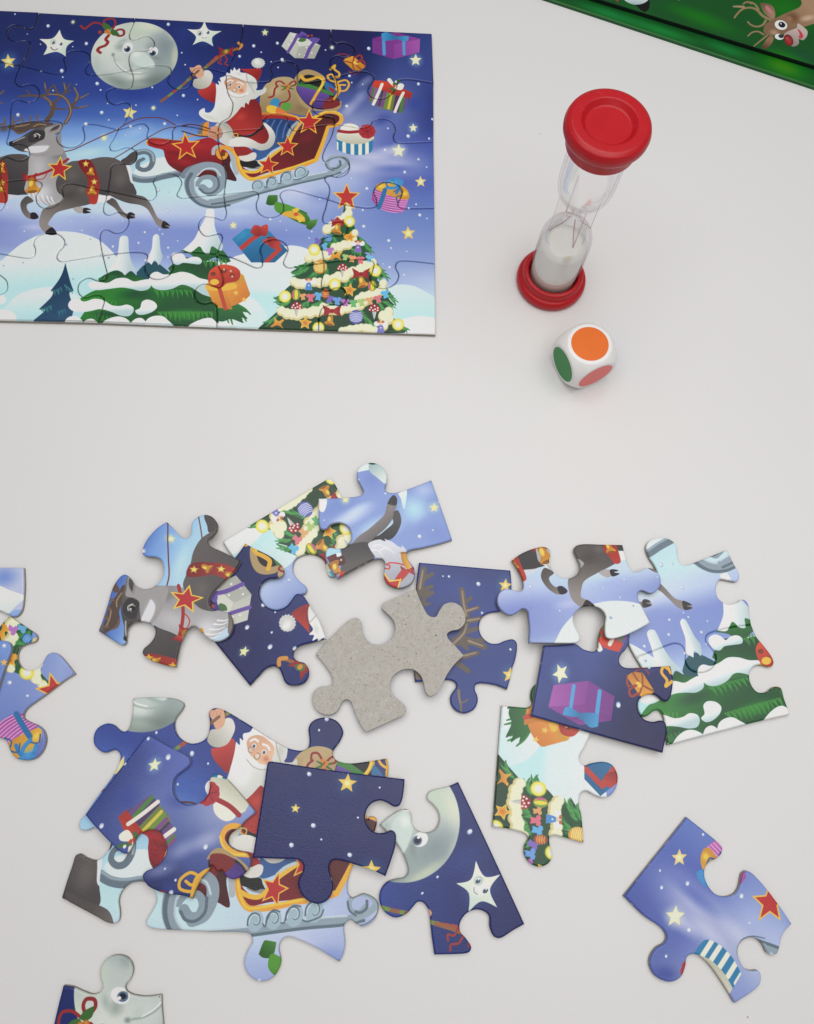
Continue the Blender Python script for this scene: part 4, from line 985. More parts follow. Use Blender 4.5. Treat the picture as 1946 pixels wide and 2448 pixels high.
('b','7f6b46',-1145,894,72,50,33,{'a': 0.6,'k': 1}),
('p','3a86b8','-1411,844 -1372,790 -1323,819 -1328,887 -1374,884',{}),
('p','e3b722','-1426,876 -1349,883 -1349,946 -1430,939',{}),
('p','d9772a','-1348,894 -1296,912 -1260,952 -1349,951',{}),
('p','549a2e','-1306,902 -1292,839 -1242,836 -1222,877 -1254,921',{}),
('p','a98f60','-1213,580 -1182,513 -1133,473 -1073,470 -1002,499 -948,545 -937,598 -982,568 -1070,529 -1138,544 -1177,610 -1190,685 -1152,768 -1097,840 -1026,889 -924,895 -808,815 -792,794 -790,857 -830,901 -966,912 -1068,896 -1148,832 -1197,718',{}),
('p','241f1c','-1173,610 -1138,544 -1079,525 -1000,553 -946,599 -854,744 -809,805 -924,889 -1018,889 -1097,834 -1152,758 -1182,685',{}),
('p','6b4a9a','-1183,653 -1080,659 -975,707 -897,746 -942,874 -1018,878 -1097,829 -1152,758',{'g': ('4d3378',-1096,850,-1062,679)}),
('p','3f7d34','-1182,610 -1108,617 -977,664 -864,712 -871,744 -993,697 -1149,657 -1184,648',{}),
('p','7c2a24','-937,801 -879,755 -818,795 -799,836 -865,881 -950,885',{}),
('p','2f6a9c','-942,599 -893,618 -848,669 -855,712 -934,673',{}),
('p','9c2d28','-909,650 -865,670 -851,712 -890,692',{}),
('l','d9a61e','-1155,544 -1118,586 -1059,572 -1008,548 -965,557 -962,621 -1001,708 -1054,838',33,25,{}),
('l','f0c93a','-999,558 -959,589 -993,697',12,12,{'s': 5}),
('l','dba722','-900,456 -863,411 -866,454 -821,496 -828,539 -863,530 -889,510 -923,533 -895,575 -843,594',21,18,{}),
('l','dba722','-842,604 -809,581 -758,568 -730,610 -754,675 -805,688 -840,668 -807,624 -764,622',19,19,{}),
('l','d6a022','-842,615 -821,700 -853,775',23,23,{}),
('l','dba722','-881,509 -843,583 -806,667 -828,742',17,17,{}),
('l','8c2f2a','-1363,662 -1370,619 -1332,607 -1296,637 -1269,657 -1237,613 -1204,601 -1201,638 -1252,662',15,15,{'s': 2}),
('l','8c2f2a','-1354,661 -1378,695 -1386,769 -1423,787',17,17,{'s': 2}),
('l','8c2f2a','-1263,689 -1241,762 -1260,816 -1318,840 -1324,872',15,15,{'s': 2}),
('l','3d6a2c','-1268,673 -1318,702',21,8,{}),
('l','3d6a2c','-1268,673 -1325,658',21,8,{}),
('l','3d6a2c','-1268,673 -1217,644',21,8,{}),
('l','3d6a2c','-1268,673 -1211,689',21,8,{}),
('c','cf7a28',-1287,647,13,16,-3,{}),
('c','cf7a28',-1256,657,13,16,-3,{}),
('c','cf7a28',-1267,684,13,16,-3,{}),
('p','8f2a20','-1639,504 -1537,488 -1511,486 -1504,529 -1537,617 -1592,555 -1672,516',{}),
('p','b33324','-1708,496 -1606,486 -1512,476 -1509,519 -1547,585 -1593,544 -1656,510',{'g': ('8a2219',-1547,585,-1640,493)}),
('p','b8372a','-2046,748 -1997,724 -1927,647 -1889,698 -1881,793 -1891,872 -1944,849 -2007,809',{'g': ('93261e',-1902,846,-1997,724)}),
('p','a93023','-1778,1028 -1709,942 -1614,854 -1574,810 -1522,828 -1483,910 -1466,1034 -1463,1086 -1524,1171 -1622,1196 -1709,1159',{'g': ('7d2019',-1511,870,-1669,1023)}),
('b','c9432f',-1653,1002,79,60,-39,{'a': 0.6,'k': 1}),
('p','a02c22','-1707,1179 -1622,1196 -1523,1181 -1437,1085 -1398,1175 -1401,1257 -1466,1290 -1586,1235 -1670,1229',{'g': ('7a201b',-1427,1115,-1579,1224)}),
('p','942821','-1688,1321 -1614,1307 -1537,1344 -1517,1384 -1590,1407 -1647,1419',{}),
('p','232024','-1708,1169 -1622,1201 -1540,1182 -1486,1118 -1438,1074 -1444,1106 -1499,1170 -1554,1213 -1654,1218',{}),
('l','d3ab2c','-1698,1184 -1665,1188 -1666,1223 -1701,1210 -1698,1184',9,9,{}),
('p','d9d8d0','-1465,1055 -1421,1074 -1367,1133 -1342,1203 -1350,1275 -1388,1327 -1453,1351 -1513,1333 -1597,1317 -1680,1320 -1756,1303 -1727,1251 -1646,1217 -1553,1233 -1466,1280 -1417,1268 -1396,1206 -1417,1135',{'g': ('b5b4ac',-1446,1340,-1537,1223)}),
('p','d3d2ca','-1639,1419 -1574,1406 -1526,1374 -1493,1382 -1493,1433 -1536,1465 -1603,1463',{}),
('p','17171a','-1623,1463 -1569,1471 -1492,1453 -1468,1501 -1499,1533 -1565,1526 -1607,1518',{}),
('p','cfcdc2','-1863,1115 -1833,1072 -1774,1075 -1729,1119 -1703,1179 -1711,1241 -1751,1253 -1794,1234 -1790,1183 -1819,1143',{'g': ('a9a89a',-1744,1130,-1806,1194)}),
('p','c9c8be','-1818,1256 -1787,1224 -1735,1252 -1738,1313 -1781,1295',{}),
('p','d09a76','-1929,1174 -1903,1137 -1854,1114 -1811,1133 -1794,1193 -1811,1235 -1860,1247 -1903,1229',{'g': ('b57c5c',-1803,1235,-1901,1157)}),
('l','a66f50','-1915,1189 -1879,1175',5,5,{}),
('l','a66f50','-1903,1211 -1867,1197',5,5,{}),
('l','a66f50','-1887,1228 -1850,1214',5,5,{}),
('l','5a2c26','-2146,1123 -2064,1109 -1979,1125 -1901,1152',11,11,{'s': 2}),
('l','5a2c26','-2141,1179 -2072,1201 -1995,1223 -1920,1225',12,12,{'s': 2}),
('l','8a5a34','-2349,877 -2263,785 -2171,675 -2103,586 -1985,472 -1916,376',26,26,{'s': 2}),
('l','6a8a3a','-2285,810 -2266,788',25,25,{'s': 3}),
('l','6a8a3a','-2217,730 -2194,704',25,25,{'s': 3}),
('l','6a8a3a','-2141,636 -2114,602',25,25,{'s': 3}),
('l','6a8a3a','-2004,495 -1978,456',25,25,{'s': 3}),
('l','a54432','-2251,771 -2232,749',25,25,{'s': 3}),
('l','a54432','-1970,450 -1939,405',25,25,{'s': 3}),
('l','a54432','-1924,382 -1912,365',25,25,{'s': 3}),
('p','d2d0c6','-2090,633 -2089,697 -2048,727 -1997,724 -1949,690 -1929,625 -1929,572 -1963,525 -2006,527 -2019,576 -2050,610',{'g': ('aaa99b',-2067,707,-1976,574)}),
('p','d39f7c','-2125,533 -2137,496 -2103,494 -2079,471 -2050,465 -2030,496 -2009,543 -2010,581 -2041,615 -2068,600 -2097,559',{}),
('l','b98261','-2120,540 -2117,495',5,5,{}),
('l','b98261','-2100,539 -2098,494',5,5,{}),
('l','b98261','-2080,538 -2077,493',5,5,{}),
('l','b98261','-2056,537 -2053,492',5,5,{}),
('l','7a5636','-2126,614 -2095,578 -2057,530',21,21,{'s': 3}),
('l','8f5a32','-1985,472 -1858,341 -1726,257 -1702,234',25,25,{'s': 2}),
('l','c98a2e','-1725,268 -1702,228 -1730,202',29,29,{}),
('p','9c3328','-1835,307 -1909,250! -1891,310 -1898,361!',{'g': ('8f1f1c',-1891,310,-1835,307)}),
('p','9c3328','-1835,307 -1770,243! -1779,304 -1764,354!',{'g': ('8f1f1c',-1779,304,-1835,307)}),
('c','8f1f1c',-1835,307,16,20,-3,{}),
('l','983026','-1900,354 -1871,396 -1894,430 -1863,444',14,14,{'s': 2}),
('l','983026','-1840,351 -1819,393 -1833,438 -1806,458',14,14,{'s': 2}),
('p','47702c','-1869,308 -1837,274 -1802,283 -1817,317 -1850,329',{}),
('c','cf8a2a',-1833,304,16,20,-3,{}),
('p','e3e4de','-1896,661! -1865,676 -1877,633 -1851,643 -1863,601 -1822,577 -1808,534! -1781,548 -1777,500 -1758,515 -1748,477 -1725,508 -1700,485 -1689,528 -1637,536 -1583,566 -1546,607 -1532,681 -1539,713 -1488,705 -1464,677 -1449,709 -1468,747 -1509,775 -1541,808 -1582,821 -1595,874! -1622,854 -1627,907! -1653,898 -1690,962 -1736,1026 -1783,1065 -1849,1078 -1917,1071 -1978,1038 -2011,998 -2006,956 -1970,933 -1958,975 -1917,973 -1887,919 -1883,825 -1885,740',{'g': ('c9cbc4',-1604,874,-1826,737)}),
('b','f0f0ea',-1792,841,93,136,-3,{'a': 0.6,'k': 1}),
('b','b4b6ac',-1586,651,51,64,-3,{'a': 0.7,'k': 1}),
('b','bcbdb3',-1921,1025,105,30,21,{'a': 0.5,'k': 1}),
('b','b9b9ae',-1705,545,54,31,22,{'a': 0.5,'k': 1}),
('p','cf9f7c','-1825,642 -1795,597 -1736,584 -1665,612 -1629,643 -1624,706 -1638,750 -1688,763 -1758,734 -1795,704',{'g': ('e0b490',-1657,729,-1767,628)}),
('b','c2694e',-1666,724,34,32,-3,{'a': 0.8,'k': 1}),
('b','c97a5a',-1789,672,22,21,-3,{'a': 0.5,'k': 1}),
('l','b0a99c','-1637,536 -1622,621 -1573,704 -1553,745',8,8,{'s': 5}),
('c','ece9e4',-1768,660,15,16,-3,{}),
('c','3c4a5c',-1768,662,9,11,-3,{}),
('c','ece9e4',-1690,684,15,16,-3,{}),
('c','3c4a5c',-1690,686,9,11,-3,{}),
('l','eeece4','-1800,635 -1776,616 -1750,625',15,15,{'s': 3}),
('l','eeece4','-1711,636 -1680,640 -1658,660',15,15,{'s': 3}),
('c','8a7a6a',-1783,691,20,21,-3,{}),
('c','d3b49c',-1783,691,15,16,-3,{}),
('c','8a7a6a',-1728,720,22,23,-3,{}),
('c','e0c4b0',-1728,720,16,17,-3,{}),
('c','d8a380',-1754,704,17,17,-3,{'s': 3}),
('p','e6e6e0','-1802,715 -1758,745 -1688,768 -1630,749 -1606,727 -1611,769 -1669,793 -1737,791 -1781,767',{'s': 4}),
('l','a8a79a','-1791,757 -1737,792 -1669,797 -1620,772',6,6,{'s': 4}),
('c','d8d8d2',-1542,418,59,56,-3,{'s': 6,'r': 'b4b6b2'}),
('b','f0f0ec',-1556,396,34,44,-3,{}),
('l','d0d1cb','-1492,417 -1479,423',10,3,{}),
('l','d0d1cb','-1495,437 -1486,447',10,3,{}),
('l','d0d1cb','-1506,454 -1502,467',10,3,{}),
('l','d0d1cb','-1523,464 -1525,479',10,3,{}),
('l','d0d1cb','-1544,468 -1550,480',10,3,{}),
('l','d0d1cb','-1564,462 -1574,470',10,3,{}),
('l','d0d1cb','-1580,450 -1593,453',10,3,{}),
('l','d0d1cb','-1590,432 -1603,429',10,3,{}),
('l','d0d1cb','-1591,412 -1601,404',10,3,{}),
('l','d0d1cb','-1584,394 -1591,382',10,3,{}),
('l','d0d1cb','-1569,380 -1570,366',10,3,{}),
('l','d0d1cb','-1550,372 -1546,359',10,3,{}),
('l','d0d1cb','-1529,373 -1520,363',10,3,{}),
('l','d0d1cb','-1510,382 -1498,377',10,3,{}),
('l','d0d1cb','-1497,398 -1484,398',10,3,{}),
('p','e3b428','-1065,886! -1031,983! -946,990! -1010,1057! -987,1157! -1060,1102! -1130,1157! -1112,1057! -1179,990! -1094,983!',{}),
('p','b42923','-1064,916! -1037,994! -969,999! -1020,1053! -1002,1133! -1060,1089! -1116,1133! -1102,1053! -1155,1000! -1088,994!',{}),
('p','e3b428','-1235,1180! -1207,1258! -1139,1263! -1190,1316! -1171,1396! -1230,1353! -1286,1396! -1272,1316! -1326,1264! -1258,1258!',{}),
('p','b42923','-1234,1204! -1212,1266! -1158,1270! -1198,1313! -1183,1377! -1230,1342! -1275,1377! -1264,1313! -1307,1271! -1253,1266!',{}),
('p','e3b428','-1383,1380! -1359,1458! -1292,1469! -1345,1517! -1331,1597! -1387,1549! -1445,1587! -1427,1510! -1478,1454! -1410,1454!',{}),
('p','b42923','-1383,1404! -1365,1466! -1311,1475! -1353,1513! -1342,1577! -1386,1539! -1433,1570! -1418,1508! -1459,1463! -1405,1463!',{}),
('p','c7c9bd','-1348,218! -1282,56! -1214,71! -999,192! -1047,344! -1223,347!',{'g': ('aeb0a4',-1060,327,-1292,91)}),
('p','9fa196','-1223,347! -1188,202! -999,192! -1044,344!',{'a': 0.6,'k': 1}),
('p','d3d5ca','-1282,56! -1208,71! -1024,186! -1187,217!',{'a': 0.7,'k': 1}),
('c','e6e8de',-1183,302,7,9,-3,{'k': 1}),
('c','e6e8de',-1126,222,7,9,-3,{'k': 1}),
('c','e6e8de',-1074,281,7,9,-3,{'k': 1}),
('c','e6e8de',-1264,151,7,9,-3,{'k': 1}),
('c','e6e8de',-1133,315,7,9,-3,{'k': 1}),
('c','e6e8de',-1286,199,7,9,-3,{'k': 1}),
('l','6a4c9a','-1213,86 -1239,166 -1287,284',28,28,{}),
('l','6a4c9a','-1045,140 -1090,220 -1126,342',31,31,{}),
('p','6a4f9e','-1218,110! -1179,38! -1134,67 -1113,120! -1168,131',{}),
('p','6a4f9e','-1113,120! -1071,103 -1007,115! -1031,163 -1080,158',{}),
('p','4c3580','-1194,101 -1145,83 -1119,121',{}),
('p','45702f','-1203,148 -1168,115 -1130,137 -1166,162',{}),
('c','a6432e',-1114,89,11,14,-3,{}),
('c','a6432e',-1084,83,10,12,-3,{}),
('p','8a3f92','-539,91! -335,9! -108,73! -112,225! -341,315! -534,254!',{'g': ('6d2c7c',-451,296,-209,97)}),
('p','a555a8','-344,151! -108,76! -112,225! -341,315!',{'g': ('8a4294',-330,228,-122,155),'a': 0.8,'k': 1}),
('p','7c3a8a','-538,114! -344,151! -341,315! -534,254!',{'a': 0.7,'k': 1}),
('b','6a2b72',-309,55,173,56,-3,{'a': 0.6,'k': 1}),
('l','4a98cf','-438,93 -428,264',28,28,{}),
('l','4a98cf','-257,84 -249,255',25,25,{}),
('p','3f8fc8','-460,32! -409,13 -334,57 -327,88 -407,111 -450,110!',{'g': ('2a6ea4',-346,73,-445,62)}),
('p','3f8fc8','-334,64! -272,50 -210,47! -228,106 -321,87',{'g': ('2a6ea4',-327,72,-235,67)}),
('c','2d6f9f',-336,65,20,19,-3,{}),
('l','8c3026','-843,285 -769,281 -706,339 -647,290 -621,335 -595,395',12,12,{}),
('l','8c3026','-738,463 -689,499 -618,427',11,11,{}),
('p','dc9a1f','-762,312! -714,297 -588,410! -630,450 -696,461! -793,359!',{'g': ('b8740f',-702,461,-720,309)}),
('l','8f4a1a','-785,359 -693,385 -630,443',14,14,{}),
('l','8f4a1a','-695,308 -705,385 -690,458',12,12,{}),
('c','f0bb3c',-681,376,23,18,33,{'s': 7}),
('l','9a3a2a','-695,323 -647,283 -622,320 -669,368 -608,350 -594,410',11,11,{}),
('p','6a7a3a','-528,604! -182,707! -257,903! -437,860! -565,777!',{}),
('l','7c4a86','-530,612 -564,792',35,35,{'k': 1,'h': 1}),
('l','4a7a34','-504,619 -537,801',16,16,{'k': 1,'h': 1}),
('l','8a5a94','-478,627 -510,810',35,35,{'k': 1,'h': 1}),
('l','6a4a7a','-452,635 -484,821',41,41,{'k': 1,'h': 1}),
('l','4a3a5a','-426,642 -457,830',19,19,{'k': 1,'h': 1}),
('l','7c4a86','-399,650 -431,839',27,27,{'k': 1,'h': 1}),
('l','6a8a2c','-373,658 -403,848',32,32,{'k': 1,'h': 1}),
('l','c9bb34','-348,666 -376,857',22,22,{'k': 1,'h': 1}),
('l','6a7a34','-321,673 -350,868',30,30,{'k': 1,'h': 1}),
('l','4e3560','-295,681 -323,877',35,35,{'k': 1,'h': 1}),
('l','503a64','-269,689 -297,886',35,35,{'k': 1,'h': 1}),
('l','4a7a34','-244,696 -270,895',32,32,{'k': 1,'h': 1}),
('l','6a4a80','-217,704 -244,904',30,30,{'k': 1,'h': 1}),
('l','5a3a6a','-190,712 -217,914',24,24,{'k': 1,'h': 1}),
('p','c93f26','-511,561! -396,567 -170,677! -182,740! -345,700 -528,622!',{'g': ('a53020',-321,699,-323,594)}),
('l','e4dfd0','-438,597 -471,706 -510,819',27,27,{}),
('l','ded9cc','-249,680 -283,771 -319,891',26,26,{}),
('p','e2dfd0','-334,625 -396,552 -370,528 -335,587 -334,625',{}),
('p','e2dfd0','-329,609 -275,577 -244,598 -267,651 -322,639 -329,609',{}),
('l','3f6a34','-335,595 -287,547',24,24,{}),
('l','3f6a34','-358,641 -322,661',27,27,{}),
('c','b9442e',-329,609,12,15,-3,{}),
('c','efe6d2',-317,564,10,12,-3,{}),
('p','2f78a8','-815,1204! -710,1242 -604,1244 -502,1190! -510,1316 -589,1359 -706,1355 -807,1315!',{}),
('l','e6e3cc','-813,1247 -809,1360',31,31,{'k': 1,'h': 1}),
('l','e6e3cc','-749,1244 -744,1357',31,31,{'k': 1,'h': 1}),
('l','e6e3cc','-678,1241 -674,1354',31,31,{'k': 1,'h': 1}),
('l','e6e3cc','-611,1238 -608,1351',31,31,{'k': 1,'h': 1}),
('l','e6e3cc','-553,1235 -549,1348',31,31,{'k': 1,'h': 1}),
('p','d9d8c4','-819,1161! -797,1131 -667,1118 -501,1139! -497,1192 -592,1244 -710,1245 -811,1211!',{'g': ('b9b8a2',-710,1242,-714,1128)}),
('p','e0e0d0','-786,1102 -764,1050 -706,1033 -646,1052 -621,1102 -714,1128',{}),
('l','9c2b2b','-799,1120 -714,1128 -626,1116',31,31,{}),
('c','a82e30',-515,1111,33,35,-3,{'s': 4}),
('c','a82e30',-524,1139,33,34,-3,{'s': 4}),
('c','a82e30',-547,1155,33,34,-3,{'s': 4}),
('c','a82e30',-574,1151,33,34,-3,{'s': 4}),
('c','a82e30',-592,1130,33,35,-3,{'s': 4}),
('c','a82e30',-593,1100,33,35,-3,{'s': 4}),
('c','a82e30',-576,1076,33,35,-3,{'s': 4}),
('c','a82e30',-549,1070,33,35,-3,{'s': 4}),
('c','a82e30',-525,1084,33,35,-3,{'s': 4}),
('l','7c1e20','-555,1113 -505,1129',8,8,{}),
('l','7c1e20','-555,1113 -544,1166',8,8,{}),
('l','7c1e20','-555,1113 -594,1149',8,8,{}),
('l','7c1e20','-555,1113 -605,1097',8,8,{}),
('l','7c1e20','-555,1113 -566,1060',8,8,{}),
('l','7c1e20','-555,1113 -516,1077',8,8,{}),
('p','3f7a24','-1377,1887! -1365,1806 -1331,1797 -1286,1795! -1282,1856 -1302,1891 -1347,1900',{'g': ('2c5a18',-1348,1886,-1319,1804)}),
('p','4f9224','-1307,1911 -1293,1864 -1212,1881 -1095,1930 -1037,1967 -999,2033 -1014,2080 -1088,2063 -1205,2001 -1287,1958',{'g': ('346a18',-1135,2038,-1141,1931)}),
('p','4f8a28','-1030,2087! -1010,2040 -937,2017! -957,2084 -995,2126! -1023,2114',{'g': ('2c5a18',-995,2112,-988,2032)}),
('p','d6a51f','-1240,1983 -1163,1946 -1070,1982 -1044,2048 -1136,2025',{}),
('p','e6bb26','-1158,1932! -1096,1916 -1115,1984 -1046,2008 -1089,2056 -1126,1985',{}),
('c','c7582a',-1121,1978,20,19,-2,{}),
('l','3a6a24','-1083,1943 -1037,1967',17,17,{}),
('p','2f7fb0','-1631,2241! -1529,2134! -1331,2152! -1169,2329! -1268,2446! -1458,2457!',{'g': ('1f5a88',-1401,2442,-1476,2171)}),
('p','25608f','-1458,2457! -1379,2273! -1169,2329! -1268,2446!',{'a': 0.75,'k': 1}),
('b','3f96c4',-1553,2201,95,50,-48,{'a': 0.5,'k': 1}),
('l','b63a2c','-1554,2331 -1471,2237 -1418,2195',41,41,{'k': 1,'h': 1}),
('l','b63a2c','-1359,2246 -1237,2319 -1335,2439',39,39,{'k': 1,'h': 1}),
('p','b83c2c','-1487,2172! -1464,2105 -1413,2109 -1391,2181 -1429,2209',{'g': ('8a2620',-1418,2195,-1469,2118)}),
('p','c0442f','-1412,2116! -1358,2087 -1342,2126 -1351,2193 -1396,2195',{'g': ('8f2a22',-1396,2195,-1356,2114)}),
('p','b43a2a','-1350,2206! -1283,2210 -1229,2260! -1253,2320 -1322,2296',{'g': ('8a2620',-1336,2245,-1257,2268)}),
('p','b860a8','-496,1810! -474,1713 -312,1734 -184,1783! -211,1880 -239,1921 -342,1926 -435,1889!',{'g': ('9c4a92',-411,1901,-241,1813)}),
('l','dba8d4','-497,1714 -357,1756 -184,1776',6,6,{'k': 1}),
('l','dba8d4','-488,1739 -357,1780 -192,1799',6,6,{'k': 1}),
('l','dba8d4','-479,1763 -356,1803 -199,1821',6,6,{'k': 1}),
('l','dba8d4','-471,1787 -356,1826 -207,1843',6,6,{'k': 1}),
('l','dba8d4','-462,1811 -355,1849 -215,1865',6,6,{'k': 1}),
('l','dba8d4','-453,1835 -355,1872 -222,1887',6,6,{'k': 1}),
('l','dba8d4','-444,1859 -354,1895 -230,1909',6,6,{'k': 1}),
('l','dba8d4','-436,1883 -354,1918 -238,1931',6,6,{'k': 1}),
('p','d9a31f','-458,1658 -395,1620 -314,1624 -208,1688 -178,1763 -207,1798 -322,1769 -416,1725 -463,1699',{'g': ('c78a1a',-311,1775,-360,1640)}),
('b','efce3a',-417,1670,46,34,-2,{'a': 0.8,'k': 1}),
('b','efd23a',-219,1737,46,41,-2,{'a': 0.8,'k': 1}),
('l','2f6aa2','-387,1703 -408,1793 -435,1882',38,38,{}),
('l','3f86c4','-372,1626 -303,1596 -244,1621 -301,1679 -371,1681',30,30,{}),
('l','2f78b8','-326,1604 -267,1663 -289,1733',25,25,{}),
('l','3a5f94','-312,1720 -266,1691 -242,1745 -288,1774 -275,1828',11,11,{}),
('l','3a5f94','-441,1657 -395,1627 -365,1667',11,11,{}),
('b','56a4da',-302,1630,70,39,-2,{'a': 0.7}),
('p','33506e','-2949,2517! -2914,2614 -2881,2701 -2850,2769! -2879,2795 -2846,2886 -2827,2947! -2835,3045! -3138,3056! -3051,2955 -3100,2945! -3024,2843 -3009,2793 -3031,2775! -2982,2680 -2959,2603',{'g': ('27405c',-3002,2768,-2861,3010)}),
('l','3c7a7a','-3087,2943 -3074,2953 -3064,2967',11,3,{}),
('l','3c7a7a','-3071,2938 -3059,2959 -3053,2982',11,3,{}),
('l','3c7a7a','-3054,2934 -3041,2947 -3031,2964',12,3,{}),
('l','3c7a7a','-3038,2930 -3027,2953 -3023,2979',12,3,{}),
('l','3c7a7a','-3025,2920 -3011,2935 -3001,2955',12,3,{}),
('l','3c7a7a','-3011,2910 -3005,2926 -3003,2943',12,3,{}),
('l','3c7a7a','-3019,2774 -3008,2786 -3000,2802',12,3,{}),
('l','3c7a7a','-3002,2771 -2994,2793 -2991,2817',12,3,{}),
('l','3c7a7a','-2985,2768 -2974,2783 -2966,2802',12,3,{}),
('l','3c7a7a','-2971,2759 -2964,2784 -2963,2809',12,3,{}),
('l','3c7a7a','-2958,2747 -2946,2765 -2939,2786',12,3,{}),
('l','3c7a7a','-2926,2721 -2918,2734 -2913,2748',12,3,{}),
('l','3c7a7a','-2912,2732 -2907,2752 -2908,2773',12,3,{}),
('l','3c7a7a','-2897,2742 -2889,2757 -2885,2774',12,3,{}),
('l','3c7a7a','-2883,2753 -2880,2776 -2883,2798',12,3,{}),
('l','3c7a7a','-2868,2764 -2860,2781 -2857,2800',12,3,{}),
('l','3f6f86','-2947,2961 -2936,2978 -2930,2997',9,2,{}),
('l','3f6f86','-2935,2956 -2929,2983 -2931,3010',9,2,{}),
('l','3f6f86','-2923,2951 -2912,2970 -2906,2992',9,2,{}),
('l','3f6f86','-2911,2945 -2907,2975 -2910,3003',9,2,{}),
('l','3f6f86','-2899,2940 -2888,2963 -2884,2988',9,2,{}),
('p','28505a','-2372,2581! -2315,2503 -2241,2474 -2182,2510 -2110,2571! -2143,2686 -2337,2706',{}),
('p','1f4f2a','-2669,2656! -2590,2589 -2527,2568 -2458,2597 -2417,2570 -2357,2619 -2277,2653 -2246,2740 -2614,2754',{'g': ('2f7a28',-2509,2725,-2523,2600)}),
('p','1c4a26','-2125,2534! -2014,2427 -1834,2459 -1745,2468 -1709,2632! -1789,2723 -2246,2740 -2244,2652 -2110,2571',{'g': ('2c6a2a',-2035,2670,-1943,2476)}),
('p','1f5226','-2788,2835! -2679,2756 -2465,2723 -2228,2702 -1811,2724 -1704,2695! -1674,3065! -2806,3105! -2740,2956!',{'g': ('2a7a26',-2463,2748,-2271,3013)}),
('b','1a3f2c',-2350,2782,216,75,-2,{'a': 0.7,'k': 1}),
('b','2f8a24',-1954,2953,248,74,-2,{'a': 0.8,'k': 1}),
('b','1b4428',-2544,2974,193,61,-2,{'a': 0.7,'k': 1}),
('l','2f8a26','-2213,2739 -2197,2758 -2186,2781',14,4,{}),
('l','2f8a26','-2192,2738 -2181,2771 -2178,2806',14,4,{}),
('l','2f8a26','-2170,2737 -2154,2760 -2143,2787',14,4,{}),
('l','2f8a26','-2148,2737 -2139,2773 -2139,2811',14,4,{}),
('l','2f8a26','-2127,2736 -2110,2762 -2101,2793',14,4,{}),
('l','2f8a26','-2105,2735 -2101,2760 -2103,2785',14,4,{}),
('l','2f8a26','-2083,2734 -2068,2765 -2060,2799',14,4,{}),
('l','2f8a26','-2061,2733 -2059,2762 -2063,2789',14,4,{}),
('l','2f8a26','-2040,2733 -2025,2767 -2020,2805',14,4,{}),
('l','2f8a26','-2018,2732 -1998,2755 -1985,2784',14,4,{}),
('l','2f8a26','-1996,2731 -1988,2755 -1987,2780',14,4,{}),
('l','2f8a26','-1974,2730 -1955,2758 -1942,2791',14,4,{}),
('l','2f8a26','-1953,2729 -1946,2757 -1946,2785',14,4,{}),
('l','2f8a26','-1931,2729 -1912,2760 -1901,2797',14,4,{}),
('l','3a8a2a','-2161,2936 -2144,2959 -2133,2987',14,3,{}),
('l','3a8a2a','-2141,2935 -2131,2975 -2131,3016',14,3,{}),
('l','3a8a2a','-2121,2934 -2104,2962 -2094,2995',14,3,{}),
('l','3a8a2a','-2101,2934 -2093,2977 -2097,3022',14,3,{}),
('l','3a8a2a','-2081,2933 -2064,2966 -2056,3003',14,3,{}),
('l','3a8a2a','-2061,2932 -2058,2962 -2063,2991',14,3,{}),
('l','3a8a2a','-2041,2931 -2025,2969 -2019,3010',14,3,{}),
('l','3a8a2a','-2021,2931 -2020,2964 -2028,2995',14,3,{}),
('l','3a8a2a','-2001,2930 -1987,2972 -1984,3017',14,3,{}),
('l','3a8a2a','-1981,2929 -1959,2959 -1946,2994',14,3,{}),
('l','3a8a2a','-1960,2929 -1953,2957 -1954,2987',14,3,{}),
('l','3a8a2a','-1940,2928 -1919,2962 -1907,3002',14,3,{}),
('l','3a8a2a','-1920,2927 -1915,2960 -1918,2993',14,3,{}),
('l','3a8a2a','-1900,2926 -1880,2966 -1871,3010',14,3,{}),
('l','3a8a2a','-1880,2926 -1877,2962 -1883,2999',14,3,{}),
('l','3a8a2a','-1860,2925 -1849,2952 -1844,2982',14,3,{}),
('l','3a8a2a','-1840,2924 -1839,2965 -1850,3003',14,3,{}),
('l','3a8a2a','-1820,2923 -1809,2955 -1807,2989',14,3,{}),
('l','3a8a2a','-1800,2923 -1774,2958 -1758,3001',14,3,{}),
('l','3a8a2a','-1779,2922 -1771,2958 -1771,2996',14,3,{}),
('l','3a8a2a','-1759,2921 -1744,2946 -1736,2975',14,3,{}),
('l','3a8a2a','-1739,2921 -1733,2961 -1737,3002',14,3,{}),
('l','378a28','-2751,2844 -2752,2865 -2758,2885',14,3,{}),
('l','378a28','-2725,2839 -2736,2863 -2755,2883',14,3,{}),
('l','378a28','-2698,2833 -2700,2857 -2709,2879',14,3,{}),
('l','378a28','-2671,2828 -2686,2854 -2708,2873',14,3,{}),
('l','378a28','-2644,2825 -2649,2850 -2661,2873',14,3,{}),
('l','378a28','-2617,2831 -2628,2847 -2644,2858',14,3,{}),
('l','378a28','-2589,2838 -2597,2865 -2612,2889',14,3,{}),
('l','378a28','-2562,2845 -2576,2861 -2595,2871',14,3,{}),
('l','378a28','-2534,2851 -2545,2880 -2563,2903',14,3,{}),
('l','378a28','-2507,2858 -2508,2885 -2516,2910',14,3,{}),
('l','2c6a2a','-2659,2651 -2657,2671 -2660,2690',14,4,{}),
('l','2c6a2a','-2639,2641 -2646,2666 -2660,2687',14,4,{}),
('l','2c6a2a','-2619,2631 -2618,2653 -2623,2675',14,4,{}),
('l','2c6a2a','-2599,2621 -2609,2647 -2626,2669',14,4,{}),
('l','2c6a2a','-2578,2616 -2579,2641 -2586,2664',14,4,{}),
('l','2c6a2a','-2555,2619 -2563,2636 -2575,2650',14,4,{}),
